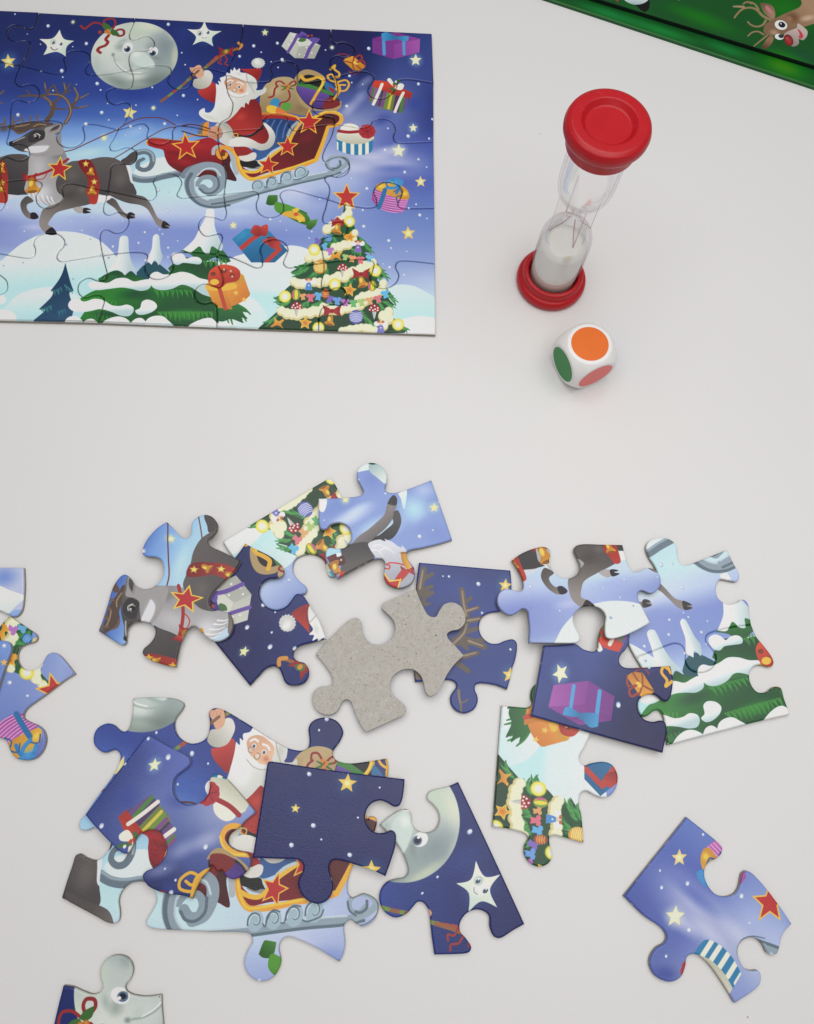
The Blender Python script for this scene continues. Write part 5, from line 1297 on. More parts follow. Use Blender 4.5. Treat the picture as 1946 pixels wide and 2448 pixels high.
('l','2c6a2a','-2532,2623 -2535,2650 -2545,2674',14,4,{}),
('l','2f7a28','-2743,2982 -2732,2999 -2726,3018',13,3,{}),
('l','2f7a28','-2713,2984 -2707,3010 -2709,3037',13,3,{}),
('l','2f7a28','-2682,2985 -2672,3005 -2666,3027',13,3,{}),
('l','2f7a28','-2652,2986 -2648,3016 -2653,3044',13,3,{}),
('l','2f7a28','-2622,2988 -2612,3010 -2608,3035',13,3,{}),
('l','2f7a28','-2592,2989 -2591,3008 -2595,3027',13,3,{}),
('l','2f7a28','-2561,2990 -2552,3016 -2550,3043',13,3,{}),
('l','2f7a28','-2531,2992 -2532,3013 -2539,3034',13,3,{}),
('l','2f7a28','-2501,2993 -2493,3022 -2493,3051',13,3,{}),
('l','2f7a28','-2471,2995 -2458,3015 -2450,3039',13,3,{}),
('p','dfe5e5','-2617,2590! -2559,2486 -2542,2396 -2543,2266 -2515,2242 -2477,2257 -2454,2392 -2420,2494 -2374,2569! -2439,2571 -2462,2610 -2505,2567 -2561,2563',{'g': ('b9c8cc',-2433,2430,-2532,2434)}),
('p','dfe5e5','-2308,2464! -2275,2360 -2276,2243 -2251,2216 -2227,2234 -2203,2357 -2180,2421! -2186,2472 -2204,2511! -2237,2461 -2260,2507!',{'g': ('b3c4c8',-2198,2357,-2264,2359)}),
('p','2c6e2c','-2042,2364! -1977,2348 -1914,2307 -1793,2289 -1687,2363 -1624,2451! -1679,2465 -1749,2417 -1834,2459 -1900,2461 -1950,2399',{'g': ('1f5426',-1834,2459,-1845,2330)}),
('l','3a8a2c','-1845,2457 -1834,2477 -1828,2499',14,4,{}),
('l','3a8a2c','-1824,2453 -1819,2484 -1822,2515',14,4,{}),
('l','3a8a2c','-1802,2449 -1791,2472 -1786,2497',14,4,{}),
('l','3a8a2c','-1780,2445 -1777,2479 -1783,2512',14,4,{}),
('l','3a8a2c','-1758,2443 -1748,2469 -1744,2498',14,4,{}),
('l','3a8a2c','-1736,2442 -1736,2464 -1742,2486',14,4,{}),
('l','3a8a2c','-1714,2441 -1705,2471 -1703,2502',14,4,{}),
('l','3a8a2c','-1692,2440 -1694,2465 -1702,2489',14,4,{}),
('l','3a8a2c','-1670,2439 -1662,2472 -1663,2507',14,4,{}),
('p','e2e7e7','-1866,1961! -1804,1959 -1786,2105 -1756,2196 -1697,2311! -1710,2357 -1744,2339 -1791,2315 -1808,2380 -1853,2369 -1891,2319 -1953,2373 -2021,2356! -1941,2256 -1906,2149 -1869,2055',{'g': ('bac9cd',-1749,2287,-1875,2240)}),
('p','e4e9e9','-2113,2431 -2100,2392 -2052,2379 -2011,2401 -1985,2436 -1937,2418 -1887,2422 -1859,2453 -1876,2486 -1943,2482 -2009,2478 -2051,2499 -2092,2481',{'g': ('b4c8cc',-1986,2491,-1990,2445)}),
('b','eef1f0',-1993,2410,85,23,-2,{'a': 0.7,'k': 1}),
('p','e4e9e9','-2745,2702 -2710,2676 -2656,2680 -2590,2684 -2529,2644 -2454,2635 -2385,2664 -2321,2649 -2267,2641 -2244,2677 -2258,2728 -2321,2749 -2399,2733 -2476,2724 -2572,2740 -2657,2755 -2713,2745',{'g': ('b4c8cc',-2495,2750,-2500,2705)}),
('b','eef1f0',-2504,2671,167,23,-2,{'a': 0.7,'k': 1}),
('p','e4e9e9','-2267,2641 -2251,2589 -2209,2569 -2152,2592 -2087,2583 -2012,2561 -1934,2577 -1865,2613 -1774,2641 -1746,2722 -1762,2785! -1830,2762 -1922,2703 -2001,2681 -2074,2721 -2159,2737 -2227,2715',{'g': ('b4c8cc',-2009,2711,-2015,2651)}),
('b','eef1f0',-2019,2606,176,30,-2,{'a': 0.7,'k': 1}),
('p','e4e9e9','-2876,2900 -2860,2856 -2819,2842 -2751,2864 -2679,2837 -2603,2847 -2533,2887 -2468,2891 -2415,2877 -2364,2900 -2359,2943 -2393,2981 -2458,2977 -2526,2949 -2614,2927 -2698,2949 -2782,2964 -2849,2942',{'g': ('b4c8cc',-2610,2964,-2616,2915)}),
('b','eef1f0',-2620,2878,181,25,-2,{'a': 0.7,'k': 1}),
('p','e4e9e9','-2345,2930 -2310,2904 -2300,2848 -2259,2826 -2202,2845 -2176,2887 -2204,2931 -2266,2962 -2319,2963',{'g': ('b4c8cc',-2250,2957,-2255,2908)}),
('b','eef1f0',-2259,2871,60,25,-2,{'a': 0.7,'k': 1}),
('p','e4e9e9','-2892,3059! -2861,3010 -2815,2996 -2764,3018 -2732,3054!',{'g': ('b4c8cc',-2812,3060,-2815,3035)}),
('b','eef1f0',-2817,3017,52,12,-2,{'a': 0.7,'k': 1}),
('p','e4e9e9','-2748,3054! -2710,3023 -2667,3017 -2621,3050!',{'g': ('b4c8cc',-2683,3062,-2686,3042)}),
('b','eef1f0',-2688,3028,45,10,-2,{'a': 0.7,'k': 1}),
('p','e4e9e9','-2604,3055! -2550,3011 -2478,2986 -2412,3000 -2352,3053!',{'g': ('b4c8cc',-2479,3071,-2483,3037)}),
('b','eef1f0',-2486,3012,82,17,-2,{'a': 0.7,'k': 1}),
('p','e4e9e9','-2379,3054! -2336,3003 -2284,2995 -2241,3037! -2234,3055!',{'g': ('b4c8cc',-2298,3059,-2301,3030)}),
('b','eef1f0',-2304,3008,53,15,-2,{'a': 0.7,'k': 1}),
('p','e4e9e9','-2266,3062! -2240,3000 -2189,2971 -2124,2971 -2078,3006 -2019,3059!',{'g': ('b4c8cc',-2147,3065,-2151,3026)}),
('b','eef1f0',-2154,2997,83,20,-2,{'a': 0.7,'k': 1}),
('p','e4e9e9','-1932,3062! -1862,3011 -1789,2978 -1735,2976 -1678,3017 -1549,3000 -1544,3073! -1930,3086!',{'g': ('b4c8cc',-1780,3082,-1784,3038)}),
('b','eef1f0',-1787,3005,90,22,-2,{'a': 0.7,'k': 1}),
('l','2f7a2e','-1700,2881 -1651,2904 -1608,2943',35,9,{}),
('l','2f7a2e','-1683,2877 -1632,2938 -1598,3013',35,9,{}),
('l','2f7a2e','-1666,2874 -1613,2905 -1568,2954',35,9,{}),
('l','2f7a2e','-1649,2870 -1599,2941 -1567,3026',35,9,{}),
('l','2f7a2e','-1632,2867 -1575,2908 -1530,2965',35,9,{}),
('l','2f7a2e','-1615,2864 -1585,2915 -1568,2973',35,9,{}),
('l','2f7a2e','-1597,2861 -1539,2912 -1494,2980',35,9,{}),
('l','2f7a2e','-1580,2859 -1551,2918 -1538,2985',35,9,{}),
('l','2f7a2e','-1563,2856 -1503,2917 -1460,2995',35,9,{}),
('l','2f7a2e','-1546,2853 -1484,2882 -1431,2931',35,9,{}),
('p','2a6a2c','-1721,2871! -1538,2845! -1462,2911 -1500,2912 -1452,2972 -1507,2962 -1482,3010 -1582,2977 -1645,3003 -1710,2993!',{'g': ('1f5426',-1623,3003,-1633,2880)}),
('p','e0932a','-1737,2671! -1711,2658 -1649,2680 -1514,2574! -1466,2699 -1451,2761 -1528,2833 -1633,2880 -1693,2879!',{'g': ('c7751f',-1486,2812,-1648,2693)}),
('p','e6b52a','-1746,2634! -1717,2645 -1631,2629 -1537,2562! -1514,2574 -1505,2625 -1594,2678 -1691,2695!',{'g': ('c98f1c',-1605,2679,-1653,2630)}),
('p','edb94a','-1564,2713! -1556,2730! -1540,2731! -1551,2744! -1546,2762! -1561,2752! -1574,2763! -1572,2744! -1585,2732! -1569,2730!',{}),
('p','edb94a','-1494,2773! -1486,2790! -1470,2791! -1481,2804! -1476,2822! -1491,2812! -1504,2823! -1502,2804! -1515,2792! -1499,2790!',{}),
('p','edb94a','-1642,2766! -1634,2783! -1618,2784! -1629,2796! -1624,2815! -1639,2805! -1652,2816! -1650,2797! -1663,2785! -1647,2783!',{}),
('l','b8452c','-1708,2695 -1667,2794 -1633,2880',31,31,{'h': 1}),
('p','dd9a2c','-1814,2687! -1785,2648 -1706,2670 -1661,2681 -1579,2890! -1645,2886 -1736,2834 -1762,2785',{'g': ('c27420',-1645,2880,-1748,2697)}),
('p','e0b02c','-1814,2687! -1751,2659 -1662,2668 -1576,2653 -1562,2696 -1680,2726 -1801,2718',{}),
('l','b8452c','-1705,2683 -1670,2782 -1634,2886',31,31,{'h': 1}),
('p','cf4a2a','-1797,2610 -1788,2546 -1742,2500 -1677,2481 -1587,2500 -1540,2550 -1556,2627 -1642,2655 -1682,2694 -1749,2684 -1786,2654',{'g': ('a8321f',-1663,2656,-1719,2518)}),
('c','7a3a1e',-1758,2571,22,18,-2,{'s': 7}),
('c','7a3a1e',-1673,2542,26,21,-2,{'s': 7}),
('c','7a3a1e',-1604,2578,20,16,-2,{'s': 7}),
('c','7a3a1e',-1720,2633,20,16,-2,{'s': 7}),
('c','e8b09a',-1674,2529,8,9,-2,{}),
('c','e8b09a',-1618,2540,8,9,-2,{}),
('c','e8b09a',-1603,2590,8,9,-2,{}),
('c','e6b52a',-1741,2646,37,28,-2,{'s': 6}),
('p','20542c','-724,1853! -708,1852! -709,1925 -667,1981 -613,2131! -636,2151 -571,2186 -520,2240 -475,2281! -519,2282 -482,2323! -542,2325 -468,2378 -410,2450 -377,2499! -409,2500 -336,2557! -392,2554 -431,2579 -366,2631 -284,2745! -332,2747 -279,2808! -330,2809 -294,2844! -361,2846 -281,2932 -217,2983 -173,3025! -200,3052! -1393,3085! -1292,2977! -1227,2904 -1176,2849 -1211,2850! -1169,2822 -1263,2816! -1218,2792 -1262,2781! -1205,2743 -1154,2678 -1095,2613 -1112,2581! -1075,2548 -1135,2532! -1086,2494 -1010,2427 -989,2352 -921,2275 -908,2209! -846,2159 -784,2100 -740,1984',{'g': ('1b4022',-748,2975,-778,2250)}),
('l','33803a','-885,2220 -859,2236 -838,2260',21,5,{}),
('l','33803a','-873,2206 -856,2249 -850,2295',21,5,{}),
('l','33803a','-861,2193 -834,2215 -813,2246',21,5,{}),
('l','33803a','-848,2179 -835,2228 -834,2279',21,5,{}),
('l','33803a','-836,2165 -809,2194 -790,2232',21,5,{}),
('l','33803a','-824,2165 -818,2199 -822,2233',21,5,{}),
('l','33803a','-811,2179 -785,2215 -769,2259',21,5,{}),
('l','33803a','-798,2193 -797,2231 -805,2268',21,5,{}),
('l','33803a','-786,2206 -762,2249 -750,2299',21,5,{}),
('l','4c9a44','-877,2212 -858,2223 -842,2242',13,3,{}),
('l','4c9a44','-850,2181 -837,2213 -833,2248',13,3,{}),
('l','4c9a44','-822,2167 -802,2184 -786,2207',13,3,{}),
('l','4c9a44','-793,2198 -783,2234 -783,2273',13,3,{}),
('l','33803a','-819,2250 -794,2249 -768,2257',21,5,{}),
('l','33803a','-807,2246 -778,2270 -755,2303',21,5,{}),
('l','33803a','-794,2242 -765,2245 -738,2258',21,5,{}),
('l','33803a','-781,2237 -753,2268 -733,2308',21,5,{}),
('l','33803a','-769,2233 -737,2242 -709,2261',21,5,{}),
('l','4c9a44','-815,2249 -796,2248 -777,2254',13,3,{}),
('l','4c9a44','-794,2242 -772,2260 -756,2285',13,3,{}),
('l','4c9a44','-773,2235 -751,2237 -731,2247',13,3,{}),
('l','33803a','-582,2193 -560,2199 -540,2212',21,5,{}),
('l','33803a','-572,2205 -552,2233 -540,2267',21,5,{}),
('l','33803a','-562,2217 -538,2227 -518,2246',21,5,{}),
('l','33803a','-552,2229 -534,2262 -525,2301',21,5,{}),
('l','33803a','-543,2241 -518,2257 -497,2280',21,5,{}),
('l','33803a','-533,2253 -523,2277 -520,2304',21,5,{}),
('l','4c9a44','-577,2199 -560,2203 -545,2213',13,3,{}),
('l','4c9a44','-557,2223 -542,2244 -533,2269',13,3,{}),
('l','4c9a44','-538,2247 -520,2255 -504,2269',13,3,{}),
('l','33803a','-547,2248 -528,2251 -510,2261',21,5,{}),
('l','33803a','-535,2261 -517,2283 -504,2310',21,5,{}),
('l','33803a','-524,2273 -503,2280 -484,2294',21,5,{}),
('l','33803a','-512,2286 -495,2313 -484,2345',21,5,{}),
('l','33803a','-500,2298 -478,2309 -459,2328',21,5,{}),
('l','4c9a44','-543,2252 -529,2254 -515,2262',13,3,{}),
('l','4c9a44','-524,2273 -510,2290 -500,2311',13,3,{}),
('l','4c9a44','-504,2294 -488,2299 -474,2310',13,3,{}),
('l','33803a','-991,2431 -1004,2460 -1024,2484',21,5,{}),
('l','33803a','-1002,2442 -1037,2461 -1077,2467',21,5,{}),
('l','33803a','-1013,2453 -1031,2483 -1056,2506',21,5,{}),
('l','33803a','-1024,2464 -1064,2478 -1108,2478',21,5,{}),
('l','33803a','-1034,2475 -1058,2505 -1089,2526',21,5,{}),
('l','33803a','-1045,2486 -1073,2491 -1102,2487',21,5,{}),
('l','33803a','-1056,2497 -1085,2525 -1122,2543',20,5,{}),
('l','4c9a44','-998,2438 -1008,2460 -1023,2478',13,3,{}),
('l','4c9a44','-1024,2464 -1050,2478 -1080,2482',13,3,{}),
('l','4c9a44','-1049,2489 -1062,2512 -1081,2529',13,3,{}),
('l','33803a','-997,2485 -1008,2511 -1026,2532',21,5,{}),
('l','33803a','-1008,2494 -1040,2510 -1075,2516',20,5,{}),
('l','33803a','-1020,2502 -1036,2529 -1058,2549',20,5,{}),
('l','33803a','-1031,2511 -1067,2523 -1106,2523',20,5,{}),
('l','33803a','-1043,2519 -1064,2546 -1091,2564',20,5,{}),
('l','33803a','-1054,2527 -1079,2532 -1105,2528',20,5,{}),
('l','33803a','-1065,2536 -1092,2561 -1124,2577',20,5,{}),
('l','33803a','-1077,2544 -1105,2545 -1134,2537',20,5,{}),
('l','4c9a44','-1002,2490 -1011,2509 -1024,2525',13,3,{}),
('l','4c9a44','-1025,2506 -1049,2519 -1075,2523',13,3,{}),
('l','4c9a44','-1048,2523 -1060,2543 -1077,2559',13,3,{}),
('l','4c9a44','-1071,2540 -1098,2550 -1127,2550',13,3,{}),
('l','33803a','-885,2464 -879,2496 -881,2530',21,5,{}),
('l','33803a','-895,2475 -911,2515 -938,2549',21,5,{}),
('l','33803a','-904,2485 -901,2522 -908,2559',21,5,{}),
('l','33803a','-914,2496 -936,2537 -969,2569',21,5,{}),
('l','33803a','-923,2506 -924,2548 -936,2587',20,5,{}),
('l','33803a','-933,2517 -951,2542 -975,2560',20,5,{}),
('l','33803a','-942,2528 -948,2572 -966,2613',20,5,{}),
('l','33803a','-951,2538 -975,2563 -1004,2579',20,5,{}),
('l','4c9a44','-890,2469 -885,2493 -887,2518',13,3,{}),
('l','4c9a44','-909,2491 -921,2521 -941,2547',13,3,{}),
('l','4c9a44','-928,2512 -926,2539 -930,2567',13,3,{}),
('l','4c9a44','-947,2533 -964,2564 -988,2588',13,3,{}),
('l','33803a','-850,2474 -835,2502 -827,2534',21,5,{}),
('l','33803a','-854,2488 -857,2533 -872,2576',21,5,{}),
('l','33803a','-858,2503 -844,2537 -840,2574',21,5,{}),
('l','33803a','-862,2517 -871,2565 -892,2609',20,5,{}),
('l','33803a','-866,2532 -855,2571 -854,2613',20,5,{}),
('l','33803a','-870,2546 -879,2577 -897,2603',20,5,{}),
('l','33803a','-874,2561 -867,2605 -871,2651',20,5,{}),
('l','4c9a44','-853,2483 -841,2504 -835,2529',13,3,{}),
('l','4c9a44','-862,2517 -864,2551 -875,2583',13,3,{}),
('l','4c9a44','-871,2551 -861,2576 -857,2604',13,3,{}),
('l','33803a','-405,2484 -383,2484 -361,2490',21,5,{}),
('l','33803a','-397,2499 -372,2519 -353,2548',21,5,{}),
('l','33803a','-389,2513 -364,2516 -340,2527',21,5,{}),
('l','33803a','-380,2527 -356,2554 -339,2588',21,5,{}),
('l','33803a','-372,2542 -345,2549 -321,2565',21,5,{}),
('l','4c9a44','-403,2489 -386,2489 -369,2494',13,3,{}),
('l','4c9a44','-389,2513 -370,2529 -356,2550',13,3,{}),
('l','4c9a44','-375,2537 -356,2539 -338,2548',13,3,{}),
('l','33803a','-442,2538 -423,2541 -405,2551',21,5,{}),
('l','33803a','-430,2547 -411,2568 -399,2596',20,5,{}),
('l','33803a','-418,2555 -397,2562 -379,2576',20,5,{}),
('l','33803a','-405,2564 -388,2590 -379,2622',20,5,{}),
('l','4c9a44','-440,2540 -426,2542 -413,2549',13,3,{}),
('l','4c9a44','-424,2551 -410,2567 -401,2588',13,3,{}),
('l','4c9a44','-407,2563 -392,2568 -378,2578',13,3,{}),
('l','33803a','-1155,2754 -1172,2775 -1193,2789',20,5,{}),
('l','33803a','-1165,2762 -1199,2768 -1234,2763',20,5,{}),
('l','33803a','-1175,2769 -1196,2790 -1222,2802',20,5,{}),
('l','33803a','-1185,2777 -1223,2779 -1260,2767',20,5,{}),
('l','33803a','-1195,2785 -1221,2804 -1251,2813',20,5,{}),
('l','33803a','-1205,2793 -1230,2790 -1254,2779',20,5,{}),
('l','4c9a44','-1160,2758 -1172,2773 -1189,2784',13,3,{}),
('l','4c9a44','-1180,2773 -1205,2778 -1232,2774',13,3,{}),
('l','4c9a44','-1200,2789 -1216,2804 -1235,2813',13,3,{}),
('l','33803a','-1129,2806 -1143,2828 -1164,2845',20,5,{}),
('l','33803a','-1139,2812 -1172,2822 -1207,2820',20,5,{}),
('l','33803a','-1149,2818 -1168,2841 -1193,2855',20,5,{}),
('l','33803a','-1159,2824 -1196,2830 -1234,2822',20,5,{}),
('l','33803a','-1169,2831 -1193,2852 -1223,2864',20,5,{}),
('l','33803a','-1179,2837 -1204,2837 -1228,2828',20,5,{}),
('l','4c9a44','-1134,2809 -1145,2826 -1160,2838',13,3,{}),
('l','4c9a44','-1154,2821 -1178,2829 -1205,2827',13,3,{}),
('l','4c9a44','-1174,2834 -1188,2851 -1207,2862',13,3,{}),
('l','33803a','-980,2800 -974,2828 -976,2857',20,5,{}),
('l','33803a','-990,2805 -1004,2840 -1027,2870',20,5,{}),
('l','33803a','-999,2811 -997,2843 -1002,2874',20,5,{}),
('l','33803a','-1009,2816 -1029,2852 -1058,2880',20,5,{}),
('l','33803a','-1019,2822 -1020,2857 -1030,2891',20,5,{}),
('l','33803a','-1029,2827 -1045,2849 -1066,2864',20,5,{}),
('l','33803a','-1039,2832 -1044,2871 -1059,2906',20,5,{}),
('l','4c9a44','-986,2803 -982,2824 -983,2846',13,3,{}),
('l','4c9a44','-1009,2816 -1020,2843 -1037,2864',13,3,{}),
('l','4c9a44','-1032,2829 -1030,2853 -1034,2877',13,3,{}),
('l','33803a','-871,2795 -861,2822 -858,2851',20,5,{}),
('l','33803a','-881,2800 -890,2838 -908,2872',20,5,{}),
('l','33803a','-892,2805 -884,2836 -885,2869',20,5,{}),
('l','33803a','-902,2810 -916,2849 -940,2882',20,5,{}),
('l','33803a','-913,2815 -908,2850 -913,2886',20,5,{}),
('l','33803a','-923,2820 -936,2844 -954,2864',20,5,{}),
('l','33803a','-934,2825 -934,2864 -943,2902',20,5,{}),
('l','33803a','-944,2829 -961,2854 -984,2873',20,5,{}),
('l','4c9a44','-876,2798 -869,2818 -867,2840',13,3,{}),
('l','4c9a44','-897,2808 -904,2836 -917,2861',13,3,{}),
('l','4c9a44','-918,2817 -912,2841 -913,2865',13,3,{}),
('l','4c9a44','-939,2827 -950,2856 -968,2881',13,3,{}),
('l','33803a','-806,2786 -789,2808 -778,2834',20,5,{}),
('l','33803a','-812,2796 -809,2835 -816,2874',20,5,{}),
('l','33803a','-818,2805 -802,2831 -792,2862',20,5,{}),
('l','33803a','-824,2814 -825,2856 -838,2897',20,5,{}),
('l','33803a','-830,2823 -815,2855 -809,2890',20,5,{}),
('l','4c9a44','-808,2789 -795,2805 -787,2825',13,3,{}),
('l','4c9a44','-818,2805 -815,2834 -821,2863',13,3,{}),
('l','4c9a44','-828,2820 -815,2840 -809,2863',13,3,{}),
('l','33803a','-336,2716 -314,2715 -292,2722',20,5,{}),
('l','33803a','-328,2726 -304,2747 -285,2775',20,5,{}),
('l','33803a','-320,2737 -295,2739 -272,2751',20,5,{}),
('l','33803a','-312,2747 -288,2773 -271,2806',20,5,{}),
('l','33803a','-304,2757 -277,2764 -253,2780',20,5,{}),
('l','33803a','-296,2767 -282,2787 -274,2810',20,5,{}),
('l','4c9a44','-332,2721 -316,2721 -299,2726',13,3,{}),
('l','4c9a44','-316,2742 -298,2757 -284,2778',13,3,{}),
('l','4c9a44','-300,2762 -281,2764 -264,2772',13,3,{}),
('l','33803a','-373,2779 -348,2778 -323,2786',20,5,{}),
('l','33803a','-362,2786 -334,2809 -313,2841',20,5,{}),
('l','33803a','-352,2793 -324,2796 -297,2809',20,5,{}),
('l','33803a','-341,2800 -314,2829 -295,2867',20,5,{}),
('l','33803a','-330,2807 -300,2815 -272,2834',20,5,{}),
('l','33803a','-320,2814 -304,2836 -294,2863',20,5,{}),
('l','4c9a44','-368,2782 -349,2782 -330,2787',13,3,{}),
('l','4c9a44','-346,2797 -325,2814 -309,2838',13,3,{}),
('l','4c9a44','-325,2811 -304,2813 -284,2823',13,3,{}),
('l','33803a','-413,2791 -391,2804 -373,2825',20,5,{}),
('l','33803a','-405,2801 -391,2837 -387,2877',20,5,{}),
('l','33803a','-397,2812 -374,2831 -357,2857',20,5,{}),
('l','33803a','-389,2822 -378,2863 -379,2907',20,5,{}),
('l','33803a','-381,2833 -358,2857 -342,2888',20,5,{}),
('l','4c9a44','-411,2794 -394,2805 -381,2820',13,3,{}),
('l','4c9a44','-397,2812 -387,2839 -383,2868',13,3,{}),
('l','4c9a44','-384,2829 -366,2843 -353,2863',13,3,{}),
('l','33803a','-568,2869 -543,2873 -520,2885',20,5,{}),
('l','33803a','-558,2882 -534,2910 -518,2945',20,5,{}),
('l','33803a','-549,2895 -521,2904 -497,2921',20,5,{}),
('l','33803a','-539,2908 -516,2942 -503,2983',20,5,{}),
('l','33803a','-529,2921 -501,2935 -476,2958',20,5,{}),
('l','33803a','-520,2934 -508,2958 -502,2986',20,5,{}),
('l','4c9a44','-563,2876 -544,2879 -527,2888',13,3,{}),
('l','4c9a44','-544,2901 -526,2922 -514,2949',12,3,{}),
('l','4c9a44','-525,2927 -504,2934 -486,2947',12,3,{}),
('l','33803a','-504,2935 -482,2949 -464,2969',20,5,{}),
('l','33803a','-496,2944 -481,2979 -477,3018',20,5,{}),
('l','33803a','-487,2952 -465,2971 -447,2997',20,5,{}),
('l','33803a','-479,2961 -469,3001 -469,3044',20,5,{}),
('l','33803a','-471,2970 -449,2994 -433,3025',20,5,{}),
('l','33803a','-463,2978 -459,3006 -463,3034',20,5,{}),
('l','4c9a44','-500,2940 -483,2950 -470,2965',12,3,{}),
('l','4c9a44','-483,2957 -473,2983 -469,3013',12,3,{}),
('l','4c9a44','-467,2974 -450,2988 -437,3007',12,3,{}),
('l','33803a','-1222,2935 -1230,2965 -1245,2992',20,5,{}),
('l','33803a','-1232,2946 -1263,2970 -1300,2983',20,5,{}),
('l','33803a','-1242,2956 -1254,2988 -1275,3015',20,5,{}),
('l','33803a','-1251,2967 -1288,2988 -1330,2997',20,5,{}),
('l','33803a','-1261,2978 -1279,3011 -1305,3036',20,5,{}),
('l','33803a','-1271,2988 -1297,2999 -1325,3000',20,5,{}),
('l','4c9a44','-1227,2941 -1233,2963 -1245,2983',12,3,{}),
('l','4c9a44','-1246,2962 -1270,2980 -1297,2990',12,3,{}),
('l','4c9a44','-1266,2983 -1275,3007 -1291,3027',12,3,{}),
('l','33803a','-249,2995 -233,2995 -218,2999',20,5,{}),
('l','33803a','-235,3000 -217,3014 -204,3034',20,5,{}),
('l','33803a','-221,3005 -203,3007 -187,3014',20,5,{}),
('l','33803a','-206,3009 -190,3027 -178,3051',20,5,{}),
('l','33803a','-192,3014 -173,3019 -156,3030',20,5,{}),
('l','4c9a44','-244,2997 -232,2996 -221,3000',12,3,{}),
('l','4c9a44','-221,3005 -208,3015 -198,3030',12,3,{}),
('l','4c9a44','-197,3013 -184,3014 -172,3020',12,3,{}),
('l','33803a','-658,2286 -645,2298 -636,2313',21,5,{}),
('l','33803a','-646,2291 -640,2316 -641,2342',21,5,{}),
('l','33803a','-633,2297 -621,2312 -612,2331',21,5,{}),
('l','33803a','-621,2302 -618,2330 -622,2358',21,5,{}),
('l','33803a','-609,2307 -597,2326 -590,2348',21,5,{}),
('l','33803a','-597,2313 -597,2331 -602,2349',21,5,{}),
('l','33803a','-584,2318 -573,2340 -569,2366',21,5,{}),
('l','33803a','-572,2323 -575,2344 -582,2363',21,5,{}),
('l','4c9a44','-652,2289 -642,2297 -635,2309',13,3,{}),
('l','4c9a44','-627,2299 -623,2318 -624,2338',13,3,{}),
('l','4c9a44','-603,2310 -593,2321 -587,2336',13,3,{}),
('l','4c9a44','-578,2321 -576,2342 -579,2363',13,3,{}),
('l','33803a','-616,2566 -607,2577 -601,2591',20,5,{}),
('l','33803a','-634,2584 -633,2603 -636,2623',20,5,{}),
('l','33803a','-652,2601 -644,2614 -640,2630',20,5,{}),
('l','33803a','-671,2618 -672,2639 -678,2660',20,5,{}),
('l','33803a','-689,2635 -682,2651 -679,2669',20,5,{}),
('l','4c9a44','-622,2572 -615,2580 -611,2590',13,3,{}),
('l','4c9a44','-652,2601 -651,2616 -654,2630',13,3,{}),
('l','4c9a44','-683,2629 -677,2639 -674,2651',13,3,{}),
('c','cdbf83',-684,1888,32,37,-2,{'s': 4}),
('c','cdbf83',-686,1955,35,41,-2,{'s': 4}),
('c','cdbf83',-713,1988,34,40,-2,{'s': 4}),
('c','cdbf83',-733,2013,33,39,-2,{'s': 4}),
('c','cdbf83',-767,2022,32,38,-2,{'s': 4}),
('c','e9e2bd',-685,1875,27,32,-2,{'s': 7}),
('c','e9e2bd',-686,1942,31,36,-2,{'s': 7}),
('c','e9e2bd',-714,1975,30,35,-2,{'s': 7}),
('c','e9e2bd',-733,2000,29,34,-2,{'s': 7}),
('c','e9e2bd',-767,2010,28,32,-2,{'s': 7}),
('c','cdbf83',-824,2085,36,42,-2,{'s': 5}),
('c','cdbf83',-858,2121,40,46,-2,{'s': 5}),
('c','e9e2bd',-824,2071,30,36,-2,{'s': 8}),
('c','e9e2bd',-859,2107,35,41,-2,{'s': 8}),
('c','cdbf83',-626,2143,30,35,-2,{'s': 4}),
('c','cdbf83',-637,2200,33,38,-2,{'s': 4}),
('c','e9e2bd',-627,2131,25,29,-2,{'s': 7}),
('c','e9e2bd',-637,2188,29,34,-2,{'s': 7}),
('c','cdbf83',-791,2291,35,41,-2,{'s': 5}),
('c','cdbf83',-750,2286,39,46,-2,{'s': 5}),
('c','cdbf83',-711,2263,38,45,-2,{'s': 5}),
('c','cdbf83',-678,2259,37,44,-2,{'s': 5}),
('c','cdbf83',-662,2237,36,42,-2,{'s': 5}),
('c','e9e2bd',-792,2277,30,35,-2,{'s': 8}),
('c','e9e2bd',-751,2272,35,40,-2,{'s': 8}),
('c','e9e2bd',-711,2249,34,39,-2,{'s': 8}),
('c','e9e2bd',-678,2245,32,38,-2,{'s': 8}),
('c','e9e2bd',-663,2223,31,36,-2,{'s': 8}),
('c','cdbf83',-994,2401,37,42,-2,{'s': 5}),
('c','cdbf83',-934,2391,41,47,-2,{'s': 5}),
('c','cdbf83',-890,2368,40,46,-2,{'s': 5}),
('c','cdbf83',-846,2364,39,45,-2,{'s': 5}),
('c','cdbf83',-827,2346,38,44,-2,{'s': 5}),
('c','e9e2bd',-995,2386,31,36,-2,{'s': 9}),
('c','e9e2bd',-935,2377,36,42,-2,{'s': 9}),
('c','e9e2bd',-891,2354,35,40,-2,{'s': 9}),
('c','e9e2bd',-846,2349,34,39,-2,{'s': 9}),
('c','e9e2bd',-827,2332,32,38,-2,{'s': 9}),
('c','cdbf83',-475,2427,40,46,-2,{'s': 6}),
('c','cdbf83',-509,2455,44,51,-2,{'s': 6}),
('c','cdbf83',-543,2462,43,49,-2,{'s': 6}),
('c','cdbf83',-577,2498,42,48,-2,{'s': 6}),
('c','cdbf83',-629,2515,41,47,-2,{'s': 6}),
('c','cdbf83',-663,2531,39,45,-2,{'s': 6}),
('c','cdbf83',-696,2567,44,50,-2,{'s': 6}),
('c','cdbf83',-749,2570,43,49,-2,{'s': 6}),
('c','cdbf83',-782,2592,41,48,-2,{'s': 6}),
